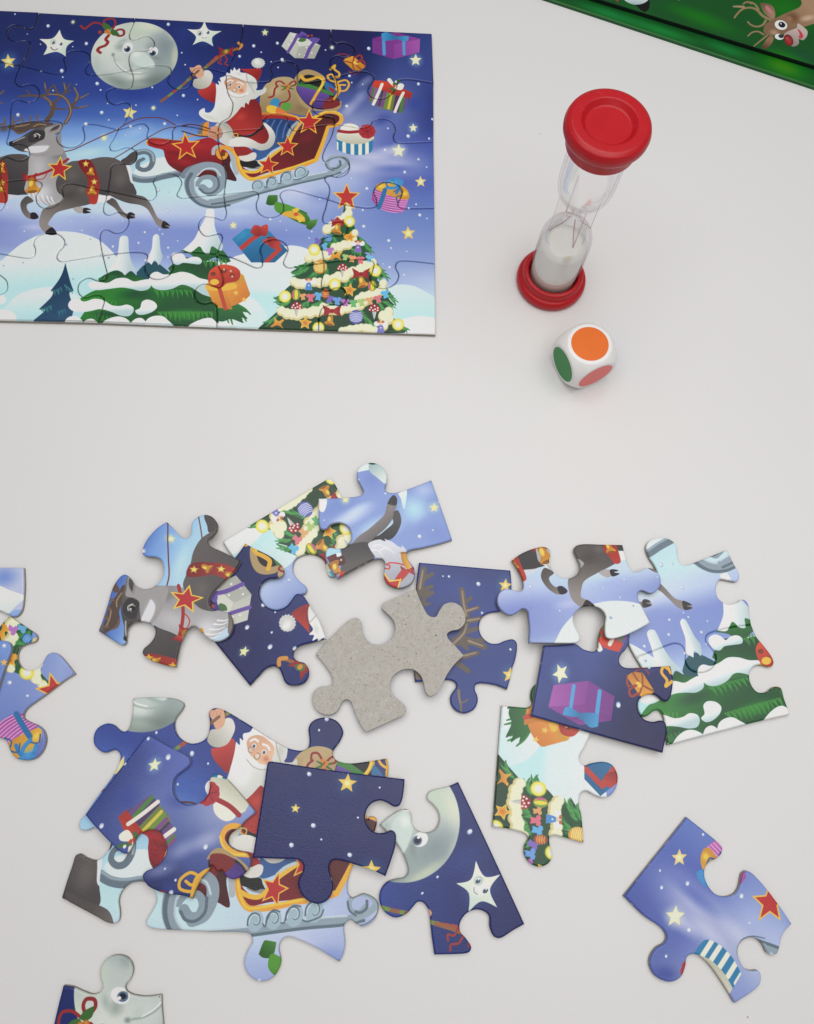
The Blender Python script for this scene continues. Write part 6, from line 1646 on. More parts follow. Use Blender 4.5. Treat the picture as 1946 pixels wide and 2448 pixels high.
('c','cdbf83',-840,2596,40,46,-2,{'s': 6}),
('c','cdbf83',-850,2615,39,45,-2,{'s': 5}),
('c','e9e2bd',-475,2412,34,39,-2,{'s': 9}),
('c','e9e2bd',-509,2439,39,45,-2,{'s': 9}),
('c','e9e2bd',-544,2446,38,43,-2,{'s': 9}),
('c','e9e2bd',-577,2482,36,42,-2,{'s': 9}),
('c','e9e2bd',-629,2499,35,40,-2,{'s': 9}),
('c','e9e2bd',-663,2515,33,39,-2,{'s': 9}),
('c','e9e2bd',-697,2551,39,44,-2,{'s': 9}),
('c','e9e2bd',-749,2554,37,43,-2,{'s': 9}),
('c','e9e2bd',-783,2577,36,41,-2,{'s': 9}),
('c','e9e2bd',-841,2580,35,40,-2,{'s': 9}),
('c','e9e2bd',-851,2600,33,38,-2,{'s': 9}),
('c','cdbf83',-1101,2625,35,40,-2,{'s': 5}),
('c','cdbf83',-1068,2643,39,44,-2,{'s': 5}),
('c','cdbf83',-1036,2644,38,43,-2,{'s': 5}),
('c','cdbf83',-999,2648,37,42,-2,{'s': 5}),
('c','cdbf83',-980,2636,36,41,-2,{'s': 5}),
('c','cdbf83',-936,2623,35,40,-2,{'s': 5}),
('c','cdbf83',-892,2627,39,44,-2,{'s': 5}),
('c','e9e2bd',-1102,2611,30,34,-2,{'s': 8}),
('c','e9e2bd',-1069,2629,34,39,-2,{'s': 8}),
('c','e9e2bd',-1036,2630,33,38,-2,{'s': 8}),
('c','e9e2bd',-1000,2634,32,36,-2,{'s': 8}),
('c','e9e2bd',-980,2622,31,35,-2,{'s': 8}),
('c','e9e2bd',-937,2609,30,34,-2,{'s': 8}),
('c','e9e2bd',-893,2613,34,39,-2,{'s': 8}),
('c','cdbf83',-381,2616,34,38,-2,{'s': 5}),
('c','cdbf83',-383,2680,37,42,-2,{'s': 5}),
('c','cdbf83',-405,2686,36,41,-2,{'s': 5}),
('c','cdbf83',-426,2709,35,40,-2,{'s': 5}),
('c','cdbf83',-463,2716,34,39,-2,{'s': 5}),
('c','cdbf83',-485,2719,33,38,-2,{'s': 5}),
('c','cdbf83',-506,2739,37,42,-2,{'s': 5}),
('c','cdbf83',-544,2742,36,41,-2,{'s': 5}),
('c','cdbf83',-578,2771,35,40,-2,{'s': 5}),
('c','e9e2bd',-381,2602,28,33,-2,{'s': 8}),
('c','e9e2bd',-383,2667,33,37,-2,{'s': 8}),
('c','e9e2bd',-405,2673,32,36,-2,{'s': 8}),
('c','e9e2bd',-427,2696,31,35,-2,{'s': 8}),
('c','e9e2bd',-464,2703,29,34,-2,{'s': 8}),
('c','e9e2bd',-485,2706,28,32,-2,{'s': 8}),
('c','e9e2bd',-507,2725,33,37,-2,{'s': 8}),
('c','e9e2bd',-544,2729,32,36,-2,{'s': 8}),
('c','e9e2bd',-578,2758,30,35,-2,{'s': 8}),
('c','cdbf83',-527,2792,35,39,-2,{'s': 5}),
('c','cdbf83',-560,2822,38,44,-2,{'s': 5}),
('c','cdbf83',-595,2834,37,42,-2,{'s': 5}),
('c','cdbf83',-621,2854,36,41,-2,{'s': 5}),
('c','cdbf83',-663,2857,36,40,-2,{'s': 5}),
('c','cdbf83',-690,2861,35,39,-2,{'s': 5}),
('c','cdbf83',-716,2876,38,43,-2,{'s': 5}),
('c','cdbf83',-759,2875,37,42,-2,{'s': 5}),
('c','cdbf83',-791,2878,36,41,-2,{'s': 5}),
('c','cdbf83',-823,2863,35,40,-2,{'s': 5}),
('c','cdbf83',-856,2849,35,39,-2,{'s': 5}),
('c','e9e2bd',-527,2779,29,33,-2,{'s': 8}),
('c','e9e2bd',-561,2808,34,39,-2,{'s': 8}),
('c','e9e2bd',-595,2820,33,37,-2,{'s': 8}),
('c','e9e2bd',-621,2840,32,36,-2,{'s': 8}),
('c','e9e2bd',-664,2844,30,35,-2,{'s': 8}),
('c','e9e2bd',-691,2847,29,33,-2,{'s': 8}),
('c','e9e2bd',-717,2863,34,38,-2,{'s': 8}),
('c','e9e2bd',-759,2862,33,37,-2,{'s': 8}),
('c','e9e2bd',-791,2864,32,36,-2,{'s': 8}),
('c','e9e2bd',-824,2850,30,35,-2,{'s': 8}),
('c','e9e2bd',-857,2835,29,33,-2,{'s': 8}),
('c','cdbf83',-1188,2896,37,42,-2,{'s': 5}),
('c','cdbf83',-1143,2919,41,47,-2,{'s': 5}),
('c','cdbf83',-1099,2923,40,46,-2,{'s': 5}),
('c','cdbf83',-1060,2930,39,44,-2,{'s': 5}),
('c','cdbf83',-1039,2919,38,43,-2,{'s': 5}),
('c','cdbf83',-1001,2907,37,42,-2,{'s': 5}),
('c','cdbf83',-957,2908,41,47,-2,{'s': 5}),
('c','cdbf83',-931,2891,40,46,-2,{'s': 5}),
('c','cdbf83',-895,2892,39,45,-2,{'s': 5}),
('c','cdbf83',-859,2874,38,44,-2,{'s': 5}),
('c','e9e2bd',-1189,2882,32,36,-2,{'s': 9}),
('c','e9e2bd',-1143,2904,36,41,-2,{'s': 9}),
('c','e9e2bd',-1099,2909,35,40,-2,{'s': 9}),
('c','e9e2bd',-1060,2915,34,39,-2,{'s': 9}),
('c','e9e2bd',-1039,2904,33,37,-2,{'s': 9}),
('c','e9e2bd',-1001,2893,32,36,-2,{'s': 9}),
('c','e9e2bd',-957,2893,36,41,-2,{'s': 9}),
('c','e9e2bd',-931,2876,35,40,-2,{'s': 9}),
('c','e9e2bd',-895,2877,34,39,-2,{'s': 9}),
('c','e9e2bd',-860,2859,33,37,-2,{'s': 9}),
('c','cdbf83',-329,2875,39,44,-2,{'s': 5}),
('c','cdbf83',-330,2939,43,49,-2,{'s': 5}),
('c','cdbf83',-372,2915,42,47,-2,{'s': 5}),
('c','e9e2bd',-329,2859,33,37,-2,{'s': 9}),
('c','e9e2bd',-330,2924,38,43,-2,{'s': 9}),
('c','e9e2bd',-373,2900,37,42,-2,{'s': 9}),
('c','cdbf83',-357,2964,35,39,-2,{'s': 5}),
('c','cdbf83',-367,3000,38,43,-2,{'s': 5}),
('c','e9e2bd',-357,2950,29,33,-2,{'s': 8}),
('c','e9e2bd',-368,2987,34,38,-2,{'s': 8}),
('c','cdbf83',-697,3063,33,37,-2,{'s': 5}),
('c','cdbf83',-664,3063,36,41,-2,{'s': 5}),
('c','cdbf83',-632,3047,36,40,-2,{'s': 5}),
('c','cdbf83',-599,3046,35,39,-2,{'s': 5}),
('c','cdbf83',-579,3036,34,38,-2,{'s': 5}),
('c','cdbf83',-544,3026,33,37,-2,{'s': 5}),
('c','cdbf83',-508,3031,37,41,-2,{'s': 5}),
('c','cdbf83',-480,3032,36,40,-2,{'s': 5}),
('c','cdbf83',-436,3049,35,39,-2,{'s': 5}),
('c','e9e2bd',-697,3050,28,31,-2,{'s': 8}),
('c','e9e2bd',-664,3050,32,36,-2,{'s': 8}),
('c','e9e2bd',-632,3034,31,35,-2,{'s': 8}),
('c','e9e2bd',-599,3033,30,34,-2,{'s': 8}),
('c','e9e2bd',-579,3023,29,33,-2,{'s': 8}),
('c','e9e2bd',-544,3013,28,31,-2,{'s': 8}),
('c','e9e2bd',-508,3018,32,36,-2,{'s': 8}),
('c','e9e2bd',-480,3020,31,35,-2,{'s': 8}),
('c','e9e2bd',-437,3037,30,34,-2,{'s': 8}),
('p','7a62b4','-950,2200 -928,2203 -921,2216 -908,2215 -894,2234 -905,2252 -917,2246 -928,2280 -943,2265 -962,2259 -945,2229 -956,2221',{}),
('p','6aa6d6','-909,2270 -894,2252 -881,2254 -874,2242 -852,2243 -847,2264 -858,2271 -843,2302 -862,2307 -878,2319 -887,2284 -899,2289',{}),
('p','b272bc','-860,2306 -841,2291 -828,2296 -818,2285 -795,2290 -794,2314 -806,2318 -796,2355 -816,2355 -835,2365 -839,2326 -852,2328',{}),
('p','9fbf74','-721,2349 -703,2344 -694,2352 -684,2347 -668,2358 -673,2376 -683,2375 -684,2406 -700,2399 -716,2401 -710,2371 -720,2368',{}),
('p','df9a5c','-668,2357 -648,2351 -637,2360 -625,2354 -607,2367 -612,2388 -625,2387 -625,2423 -644,2415 -663,2417 -656,2382 -668,2379',{}),
('p','d76a78','-606,2373 -585,2362 -573,2370 -561,2361 -540,2370 -542,2393 -555,2395 -550,2433 -571,2429 -591,2435 -589,2397 -602,2396',{}),
('p','6fb6dc','-528,2352 -507,2345 -497,2355 -485,2349 -467,2362 -472,2383 -485,2382 -486,2418 -504,2410 -523,2411 -516,2377 -528,2373',{}),
('p','d99a5c','-1055,2741 -1040,2728 -1029,2733 -1020,2724 -1001,2728 -1000,2747 -1011,2751 -1001,2781 -1019,2781 -1034,2789 -1038,2757 -1049,2759',{}),
('p','d5687a','-997,2737 -975,2725 -962,2734 -950,2725 -928,2734 -930,2758 -944,2760 -938,2799 -959,2795 -980,2801 -979,2761 -993,2761',{}),
('p','62a6dc','-931,2715 -908,2708 -896,2718 -883,2712 -862,2726 -868,2749 -882,2748 -882,2788 -903,2779 -924,2781 -917,2742 -930,2739',{}),
('p','8063b8','-834,2732 -810,2730 -801,2743 -786,2739 -768,2757 -777,2778 -791,2775 -797,2813 -816,2801 -838,2798 -824,2762 -837,2756',{}),
('p','6d94d8','-782,2761 -760,2749 -748,2757 -735,2748 -713,2758 -715,2782 -729,2784 -724,2823 -745,2818 -766,2824 -764,2785 -778,2784',{}),
('p','b06cb8','-715,2773 -694,2762 -682,2769 -670,2761 -649,2770 -651,2793 -664,2795 -659,2832 -680,2828 -700,2833 -697,2796 -711,2795',{}),
('p','5fae62','-647,2779 -627,2768 -615,2776 -603,2767 -582,2777 -584,2799 -597,2801 -592,2838 -613,2834 -633,2840 -630,2802 -644,2802',{}),
('p','a4c06a','-588,2775 -569,2760 -556,2765 -546,2754 -523,2760 -522,2782 -535,2787 -525,2822 -545,2822 -564,2832 -568,2794 -581,2796',{}),
('p','d8a266','-521,2759 -503,2744 -489,2749 -479,2739 -457,2744 -456,2766 -468,2771 -458,2807 -479,2807 -498,2816 -501,2779 -514,2780',{}),
('p','d4707c','-456,2742 -438,2726 -425,2730 -416,2718 -393,2721 -390,2743 -402,2749 -389,2784 -410,2786 -428,2797 -434,2760 -447,2763',{}),
('p','5fb0de','-400,2695 -381,2677 -367,2681 -357,2669 -333,2672 -330,2696 -343,2702 -330,2738 -352,2740 -371,2752 -377,2713 -391,2716',{}),
('p','e5a41f','-819,2401! -806,2335 -781,2353 -766,2334! -719,2323! -741,2370 -719,2415! -772,2381 -803,2409!',{'g': ('c07a14',-771,2417,-774,2334)}),
('p','efb632','-657,2118! -646,2159! -611,2169! -641,2193! -638,2235! -667,2210! -700,2225! -689,2185! -712,2153! -676,2154!',{}),
('p','d98f1c','-659,2137! -651,2165! -627,2173! -647,2189! -646,2219! -666,2201! -689,2211! -681,2184! -697,2161! -672,2162!',{}),
('b','c2661c',-664,2180,21,25,-2,{'a': 0.7}),
('p','efb632','-642,2614! -630,2658! -590,2670! -624,2696! -621,2742! -653,2714! -691,2731! -678,2688! -704,2652! -663,2653!',{}),
('p','d98f1c','-644,2634! -636,2665! -608,2674! -631,2692! -630,2724! -652,2705! -678,2716! -669,2686! -687,2661! -659,2662!',{}),
('b','c2661c',-650,2682,24,27,-2,{'a': 0.7}),
('p','efb632','-991,2927! -975,2968! -937,2976! -966,3004! -960,3047! -993,3023! -1027,3042! -1019,3000! -1046,2969! -1008,2966!',{}),
('p','d98f1c','-991,2947! -981,2975! -954,2981! -974,3000! -970,3030! -993,3014! -1017,3027! -1011,2998! -1030,2976! -1003,2974!',{}),
('b','c2661c',-992,2992,23,26,-2,{'a': 0.7}),
('p','e3a224','-1269,3033! -1237,2992 -1248,2944! -1206,2982 -1176,2964! -1160,2972 -1182,3008 -1160,3051! -1212,3022 -1253,3041!',{'g': ('c07a18',-1211,3035,-1223,2965)}),
('p','d99a1c','-725,2154! -701,2144 -675,2190! -707,2201',{}),
('p','a82c24','-774,2052 -831,2010! -818,2054 -825,2092!',{'g': ('8f1f1c',-818,2054,-774,2052)}),
('p','a82c24','-774,2052 -720,2006! -729,2050 -719,2087!',{'g': ('8f1f1c',-729,2050,-774,2052)}),
('c','8f1f1c',-774,2052,12,15,-2,{}),
('p','a82c24','-776,1985! -751,2013 -714,2031 -752,2080 -793,2062 -811,2034',{}),
('p','dd9b1a','-823,2128 -798,2103 -784,2059 -762,2049 -746,2069 -749,2116 -736,2152 -782,2155',{'g': ('a5690f',-791,2069,-734,2150)}),
('c','f1c548',-779,2089,12,23,-2,{'s': 8}),
('c','8a560f',-770,2146,31,10,15,{}),
('p','b5302a','-564,2529 -639,2474! -623,2531 -633,2581!',{'g': ('8f1f1c',-623,2531,-564,2529)}),
('p','b5302a','-564,2529 -491,2468! -504,2527 -491,2575!',{'g': ('8f1f1c',-504,2527,-564,2529)}),
('c','8f1f1c',-564,2529,17,19,-2,{}),
('p','dd9b1a','-585,2656 -575,2618 -585,2569 -570,2546 -545,2553 -525,2597 -496,2619 -536,2653',{'g': ('a5690f',-574,2565,-514,2650)}),
('c','f1c548',-561,2586,13,24,-2,{'s': 8}),
('c','8a560f',-552,2646,33,11,-22,{}),
('p','b5302a','-783,2879 -863,2822! -846,2881 -856,2933!',{'g': ('8f1f1c',-846,2881,-783,2879)}),
('p','b5302a','-783,2879 -708,2817! -721,2877 -706,2927!',{'g': ('8f1f1c',-721,2877,-783,2879)}),
('c','8f1f1c',-783,2879,18,20,-2,{}),
('p','dd9b1a','-843,2988 -821,2964 -809,2922 -789,2911 -772,2929 -773,2973 -759,3006 -803,3011',{'g': ('a5690f',-814,2931,-759,3006)}),
('c','f1c548',-803,2950,12,21,-2,{'s': 7}),
('c','8a560f',-794,3002,29,10,11,{}),
('b','f4ee9a',-675,2029,61,72,-2,{'a': 0.55}),
('c','fdfbe0',-675,2029,45,53,-2,{'s': 9,'r': 'd9c514'}),
('b','fffef0',-675,2029,27,32,-2,{}),
('b','f4ee9a',-953,2315,65,75,-2,{'a': 0.55}),
('c','fdfbe0',-953,2315,48,56,-2,{'s': 9,'r': 'd9c514'}),
('b','fffef0',-953,2315,29,33,-2,{}),
('b','f4ee9a',-445,2492,65,74,-2,{'a': 0.55}),
('c','fdfbe0',-445,2492,48,55,-2,{'s': 9,'r': 'd9c514'}),
('b','fffef0',-445,2492,29,33,-2,{}),
('b','f4ee9a',-772,2632,64,73,-2,{'a': 0.55}),
('c','fdfbe0',-772,2632,47,54,-2,{'s': 9,'r': 'd9c514'}),
('b','fffef0',-772,2632,28,33,-2,{}),
('b','f4ee9a',-1167,2759,66,75,-2,{'a': 0.55}),
('c','fdfbe0',-1167,2759,49,55,-2,{'s': 9,'r': 'd9c514'}),
('b','fffef0',-1167,2759,29,33,-2,{}),
('b','f4ee9a',-886,3032,63,71,-2,{'a': 0.55}),
('c','fdfbe0',-886,3032,47,52,-2,{'s': 9,'r': 'd9c514'}),
('b','fffef0',-886,3032,28,31,-2,{}),
('b','f4ee9a',-252,2982,65,74,-2,{'a': 0.55}),
('c','fdfbe0',-252,2982,48,54,-2,{'s': 9,'r': 'd9c514'}),
('b','fffef0',-252,2982,29,33,-2,{}),
('p','d9d7cf','-731,2484 -725,2534 -713,2572! -703,2534 -700,2483',{'g': ('a8a8a0',-731,2476,-695,2474)}),
('p','c2342c','-762,2487 -747,2449 -718,2435 -687,2449 -671,2485 -694,2500 -738,2500',{'g': ('93201f',-717,2458,-679,2507)}),
('c','efe6dc',-739,2466,7,8,-2,{}),
('c','efe6dc',-714,2450,7,8,-2,{}),
('c','efe6dc',-709,2479,7,8,-2,{}),
('c','efe6dc',-689,2467,7,8,-2,{}),
('c','efe6dc',-725,2489,7,8,-2,{}),
('c','efe6dc',-749,2485,7,8,-2,{}),
('c','efe6dc',-690,2489,7,8,-2,{}),
('p','d9d7cf','-1085,2854 -1078,2906 -1065,2944! -1055,2905 -1053,2853',{'g': ('a8a8a0',-1086,2846,-1047,2844)}),
('p','c2342c','-1117,2857 -1102,2818 -1073,2803 -1040,2818 -1022,2855 -1046,2870 -1092,2870',{'g': ('93201f',-1071,2828,-1030,2878)}),
('c','efe6dc',-1094,2835,7,8,-2,{}),
('c','efe6dc',-1068,2819,7,8,-2,{}),
('c','efe6dc',-1062,2849,7,8,-2,{}),
('c','efe6dc',-1042,2837,7,8,-2,{}),
('c','efe6dc',-1079,2859,7,8,-2,{}),
('c','efe6dc',-1104,2855,7,8,-2,{}),
('c','efe6dc',-1042,2860,7,8,-2,{}),
('p','d9d7cf','-463,2854 -456,2906 -445,2945! -433,2905 -430,2853',{'g': ('a8a8a0',-463,2845,-424,2844)}),
('p','c2342c','-495,2857 -479,2818 -449,2803 -416,2817 -399,2855 -424,2870 -470,2870',{'g': ('93201f',-448,2827,-408,2878)}),
('c','efe6dc',-471,2835,7,8,-2,{}),
('c','efe6dc',-444,2818,7,8,-2,{}),
('c','efe6dc',-440,2849,7,8,-2,{}),
('c','efe6dc',-418,2837,7,8,-2,{}),
('c','efe6dc',-456,2859,7,8,-2,{}),
('c','efe6dc',-482,2855,7,8,-2,{}),
('c','efe6dc',-419,2859,7,8,-2,{}),
('c','e6b440',-898,2473,56,64,-2,{'r': 'c98a24'}),
('l','f0d68a','-940,2431 -899,2441 -859,2427',7,7,{'k': 1}),
('l','f0d68a','-946,2446 -898,2456 -852,2442',7,7,{'k': 1}),
('l','f0d68a','-948,2461 -898,2470 -848,2457',7,7,{'k': 1}),
('l','f0d68a','-947,2476 -897,2486 -848,2472',7,7,{'k': 1}),
('l','f0d68a','-944,2491 -896,2500 -850,2487',7,7,{'k': 1}),
('l','f0d68a','-937,2505 -896,2515 -855,2502',7,7,{'k': 1}),
('c','5a8ed0',-843,2197,34,39,-2,{'r': '2f5fa0'}),
('l','9cc4ea','-870,2173 -843,2179 -818,2171',4,4,{'k': 1}),
('l','9cc4ea','-873,2187 -843,2193 -813,2185',4,4,{'k': 1}),
('l','9cc4ea','-872,2201 -842,2207 -813,2198',4,4,{'k': 1}),
('l','9cc4ea','-868,2214 -842,2221 -816,2212',4,4,{'k': 1}),
('c','8a88cc',-590,2925,56,64,-2,{'r': '54549a'}),
('l','c9c8ec','-633,2883 -591,2893 -550,2880',7,7,{'k': 1}),
('l','c9c8ec','-638,2898 -591,2908 -543,2895',7,7,{'k': 1}),
('l','c9c8ec','-641,2913 -590,2923 -540,2910',7,7,{'k': 1}),
('l','c9c8ec','-640,2928 -590,2938 -540,2924',7,7,{'k': 1}),
('l','c9c8ec','-637,2943 -589,2953 -542,2939',7,7,{'k': 1}),
('l','c9c8ec','-630,2957 -589,2967 -548,2954',7,7,{'k': 1}),
('c','cf7a3a',-844,2721,31,47,-2,{'r': '8f3a22'}),
('l','e6b040','-869,2693 -844,2699 -821,2692',4,4,{'k': 1}),
('l','e6b040','-872,2710 -844,2715 -816,2708',4,4,{'k': 1}),
('l','e6b040','-871,2726 -843,2732 -815,2724',4,4,{'k': 1}),
('l','e6b040','-867,2742 -842,2748 -819,2741',4,4,{'k': 1}),
('c','c98a34',-1080,2738,34,50,-2,{}),
('c','5f9a3a',-1074,2738,24,47,-2,{'k': 1}),
('c','e3cc2a',-1078,2738,14,45,-2,{'k': 1}),
('c','c0508a',-1107,2739,8,36,-2,{'k': 1}),
('c','c98a34',-469,2635,35,51,-2,{}),
('c','5f9a3a',-463,2634,24,47,-2,{'k': 1}),
('c','e3cc2a',-467,2635,14,45,-2,{'k': 1}),
('c','c0508a',-496,2636,8,36,-2,{'k': 1}),
('c','efe8e0',-631,2240,24,24,-2,{}),
('c','efe8e0',-565,2237,24,24,-2,{}),
('p','8a66b4','-611,2253 -582,2252 -562,2321! -626,2324!',{}),
('c','e6c3a4',-597,2232,16,19,-2,{}),
('c','b56a3a',-615,2220,13,11,-2,{}),
('c','b56a3a',-580,2218,13,11,-2,{}),
('c','efe9dd',-596,2277,6,7,-2,{}),
('c','efe8e0',-1017,2614,24,24,-2,{}),
('c','efe8e0',-953,2612,24,24,-2,{}),
('p','4f86c8','-998,2627 -969,2626 -949,2693! -1012,2695!',{}),
('c','e6c3a4',-985,2607,16,18,-2,{}),
('c','b56a3a',-1003,2595,13,11,-2,{}),
('c','b56a3a',-968,2593,13,11,-2,{}),
('c','efe9dd',-982,2650,6,7,-2,{}),
('c','efe8e0',-423,2981,23,23,-2,{}),
('c','efe8e0',-359,2979,23,23,-2,{}),
('p','7c74c4','-404,2994 -376,2993 -358,3058! -420,3060!',{}),
('c','e6c3a4',-391,2974,16,18,-2,{}),
('c','b56a3a',-408,2962,13,11,-2,{}),
('c','b56a3a',-374,2961,13,11,-2,{}),
('c','efe9dd',-390,3016,6,7,-2,{}),
('p','e3b63a','-711,1645! -678,1740! -592,1744! -657,1810! -633,1907! -706,1854! -777,1910! -758,1812! -826,1749! -740,1741!',{}),
('p','b8302a','-711,1674! -684,1750! -615,1753! -667,1806! -648,1884! -707,1841! -763,1887! -748,1808! -802,1757! -734,1751!',{}),
]
BOXART=[
('b','0a4a2c',1846,814,521,137,2,{'a': 0.9}),
('b','1b6f1c',2230,889,551,135,5,{'a': 0.9}),
('b','256d18',2951,476,446,301,3,{'a': 0.9}),
('b','0a4f30',3232,973,268,178,2,{'a': 0.9}),
('b','0d5a28',1660,1042,207,135,2,{'a': 0.8}),
('b','0f7a3a',1436,1141,449,90,0,{'a': 0.9}),
('b','128238',1940,1136,512,89,0,{'a': 0.8}),
('b','4a8a12',3102,1088,384,199,2,{'a': 0.75}),
('b','0f7a36',2557,1103,338,89,2,{'a': 0.8}),
('p','101512','1501,942! 1602,971 1730,1036 1765,972 1727,842!',{}),
('p','dfe3de','1465,884! 1519,970 1608,992 1687,953 1729,878 1707,777!',{'g': ('9fb0b4',1640,978,1607,870)}),
('p','9c3a34','1405,984! 1481,1024! 1469,956!',{}),
('p','c9b02a','1945,747! 1998,772! 2002,722!',{}),
('l','8d7758','2852,650 2769,633 2699,586 2640,583 2579,624 2546,692 2529,763',35,16,{}),
('l','8d7758','2710,572 2670,531 2631,519 2579,541 2564,567',24,16,{}),
('l','9a8462','2573,602 2527,618 2488,635',32,19,{}),
('l','8a7454','2596,524 2636,536',21,16,{}),
('l','8d7758','2808,674 2795,737 2749,781 2692,782 2658,759',24,18,{}),
('l','8d7758','2830,846 2776,832 2727,863 2700,922',22,14,{}),
('l','8d7758','2864,841 2818,937 2781,1014',19,11,{}),
('p','9a7a62','2705,496! 2757,473 2824,483 2867,552 2875,626 2831,625 2764,587',{'g': ('6f5744',2722,508,2853,596)}),
('p','b07a72','2764,499 2811,517 2855,576 2827,579 2775,543',{}),
('p','8a6c50','2931,850! 2896,827 2865,898 2850,1008! 2897,997 2926,918',{'g': ('5a4432',2888,991,2892,895)}),
('p','a08264','3044,288! 3070,336 3056,400 2967,507 2907,582 2853,654 2815,729 2821,812 2871,838 2922,816 3001,762 3068,685 3107,611 3150,611! 3261,505! 3197,201!',{'g': ('7d624a',2900,643,3109,318)}),
('b','c3ab92',3164,489,122,51,-41,{'a': 0.9}),
('b','6b4c34',3032,537,92,99,-24,{'a': 0.95}),
('b','9c7758',3010,566,50,54,-24,{'a': 0.8}),
('b','c2aa8c',2914,781,63,53,-24,{'a': 0.6}),
('p','b9a9a0','3149,607 3094,587 3094,645 3038,708 3004,771 3040,831 3100,875 3144,851 3158,807 3145,766 3186,762 3207,701 3196,639',{'g': ('8f817c',3129,848,3120,663)}),
('p','b8444c','3103,651 3143,671 3175,715 3163,753 3141,749 3137,703',{}),
('c','d9dad6',2952,671,58,57,-24,{}),
('c','d9dad6',2971,813,42,35,-24,{}),
('c','2a2a2e',2959,664,32,34,-24,{}),
('c','e6e8ea',2948,656,7,9,-24,{}),
('c','3a3a3e',2984,800,24,23,-24,{}),
('c','9a4038',3061,817,43,67,-24,{'r': '6f2a24'}),
('b','ad5a50',3043,801,18,23,-24,{}),
]
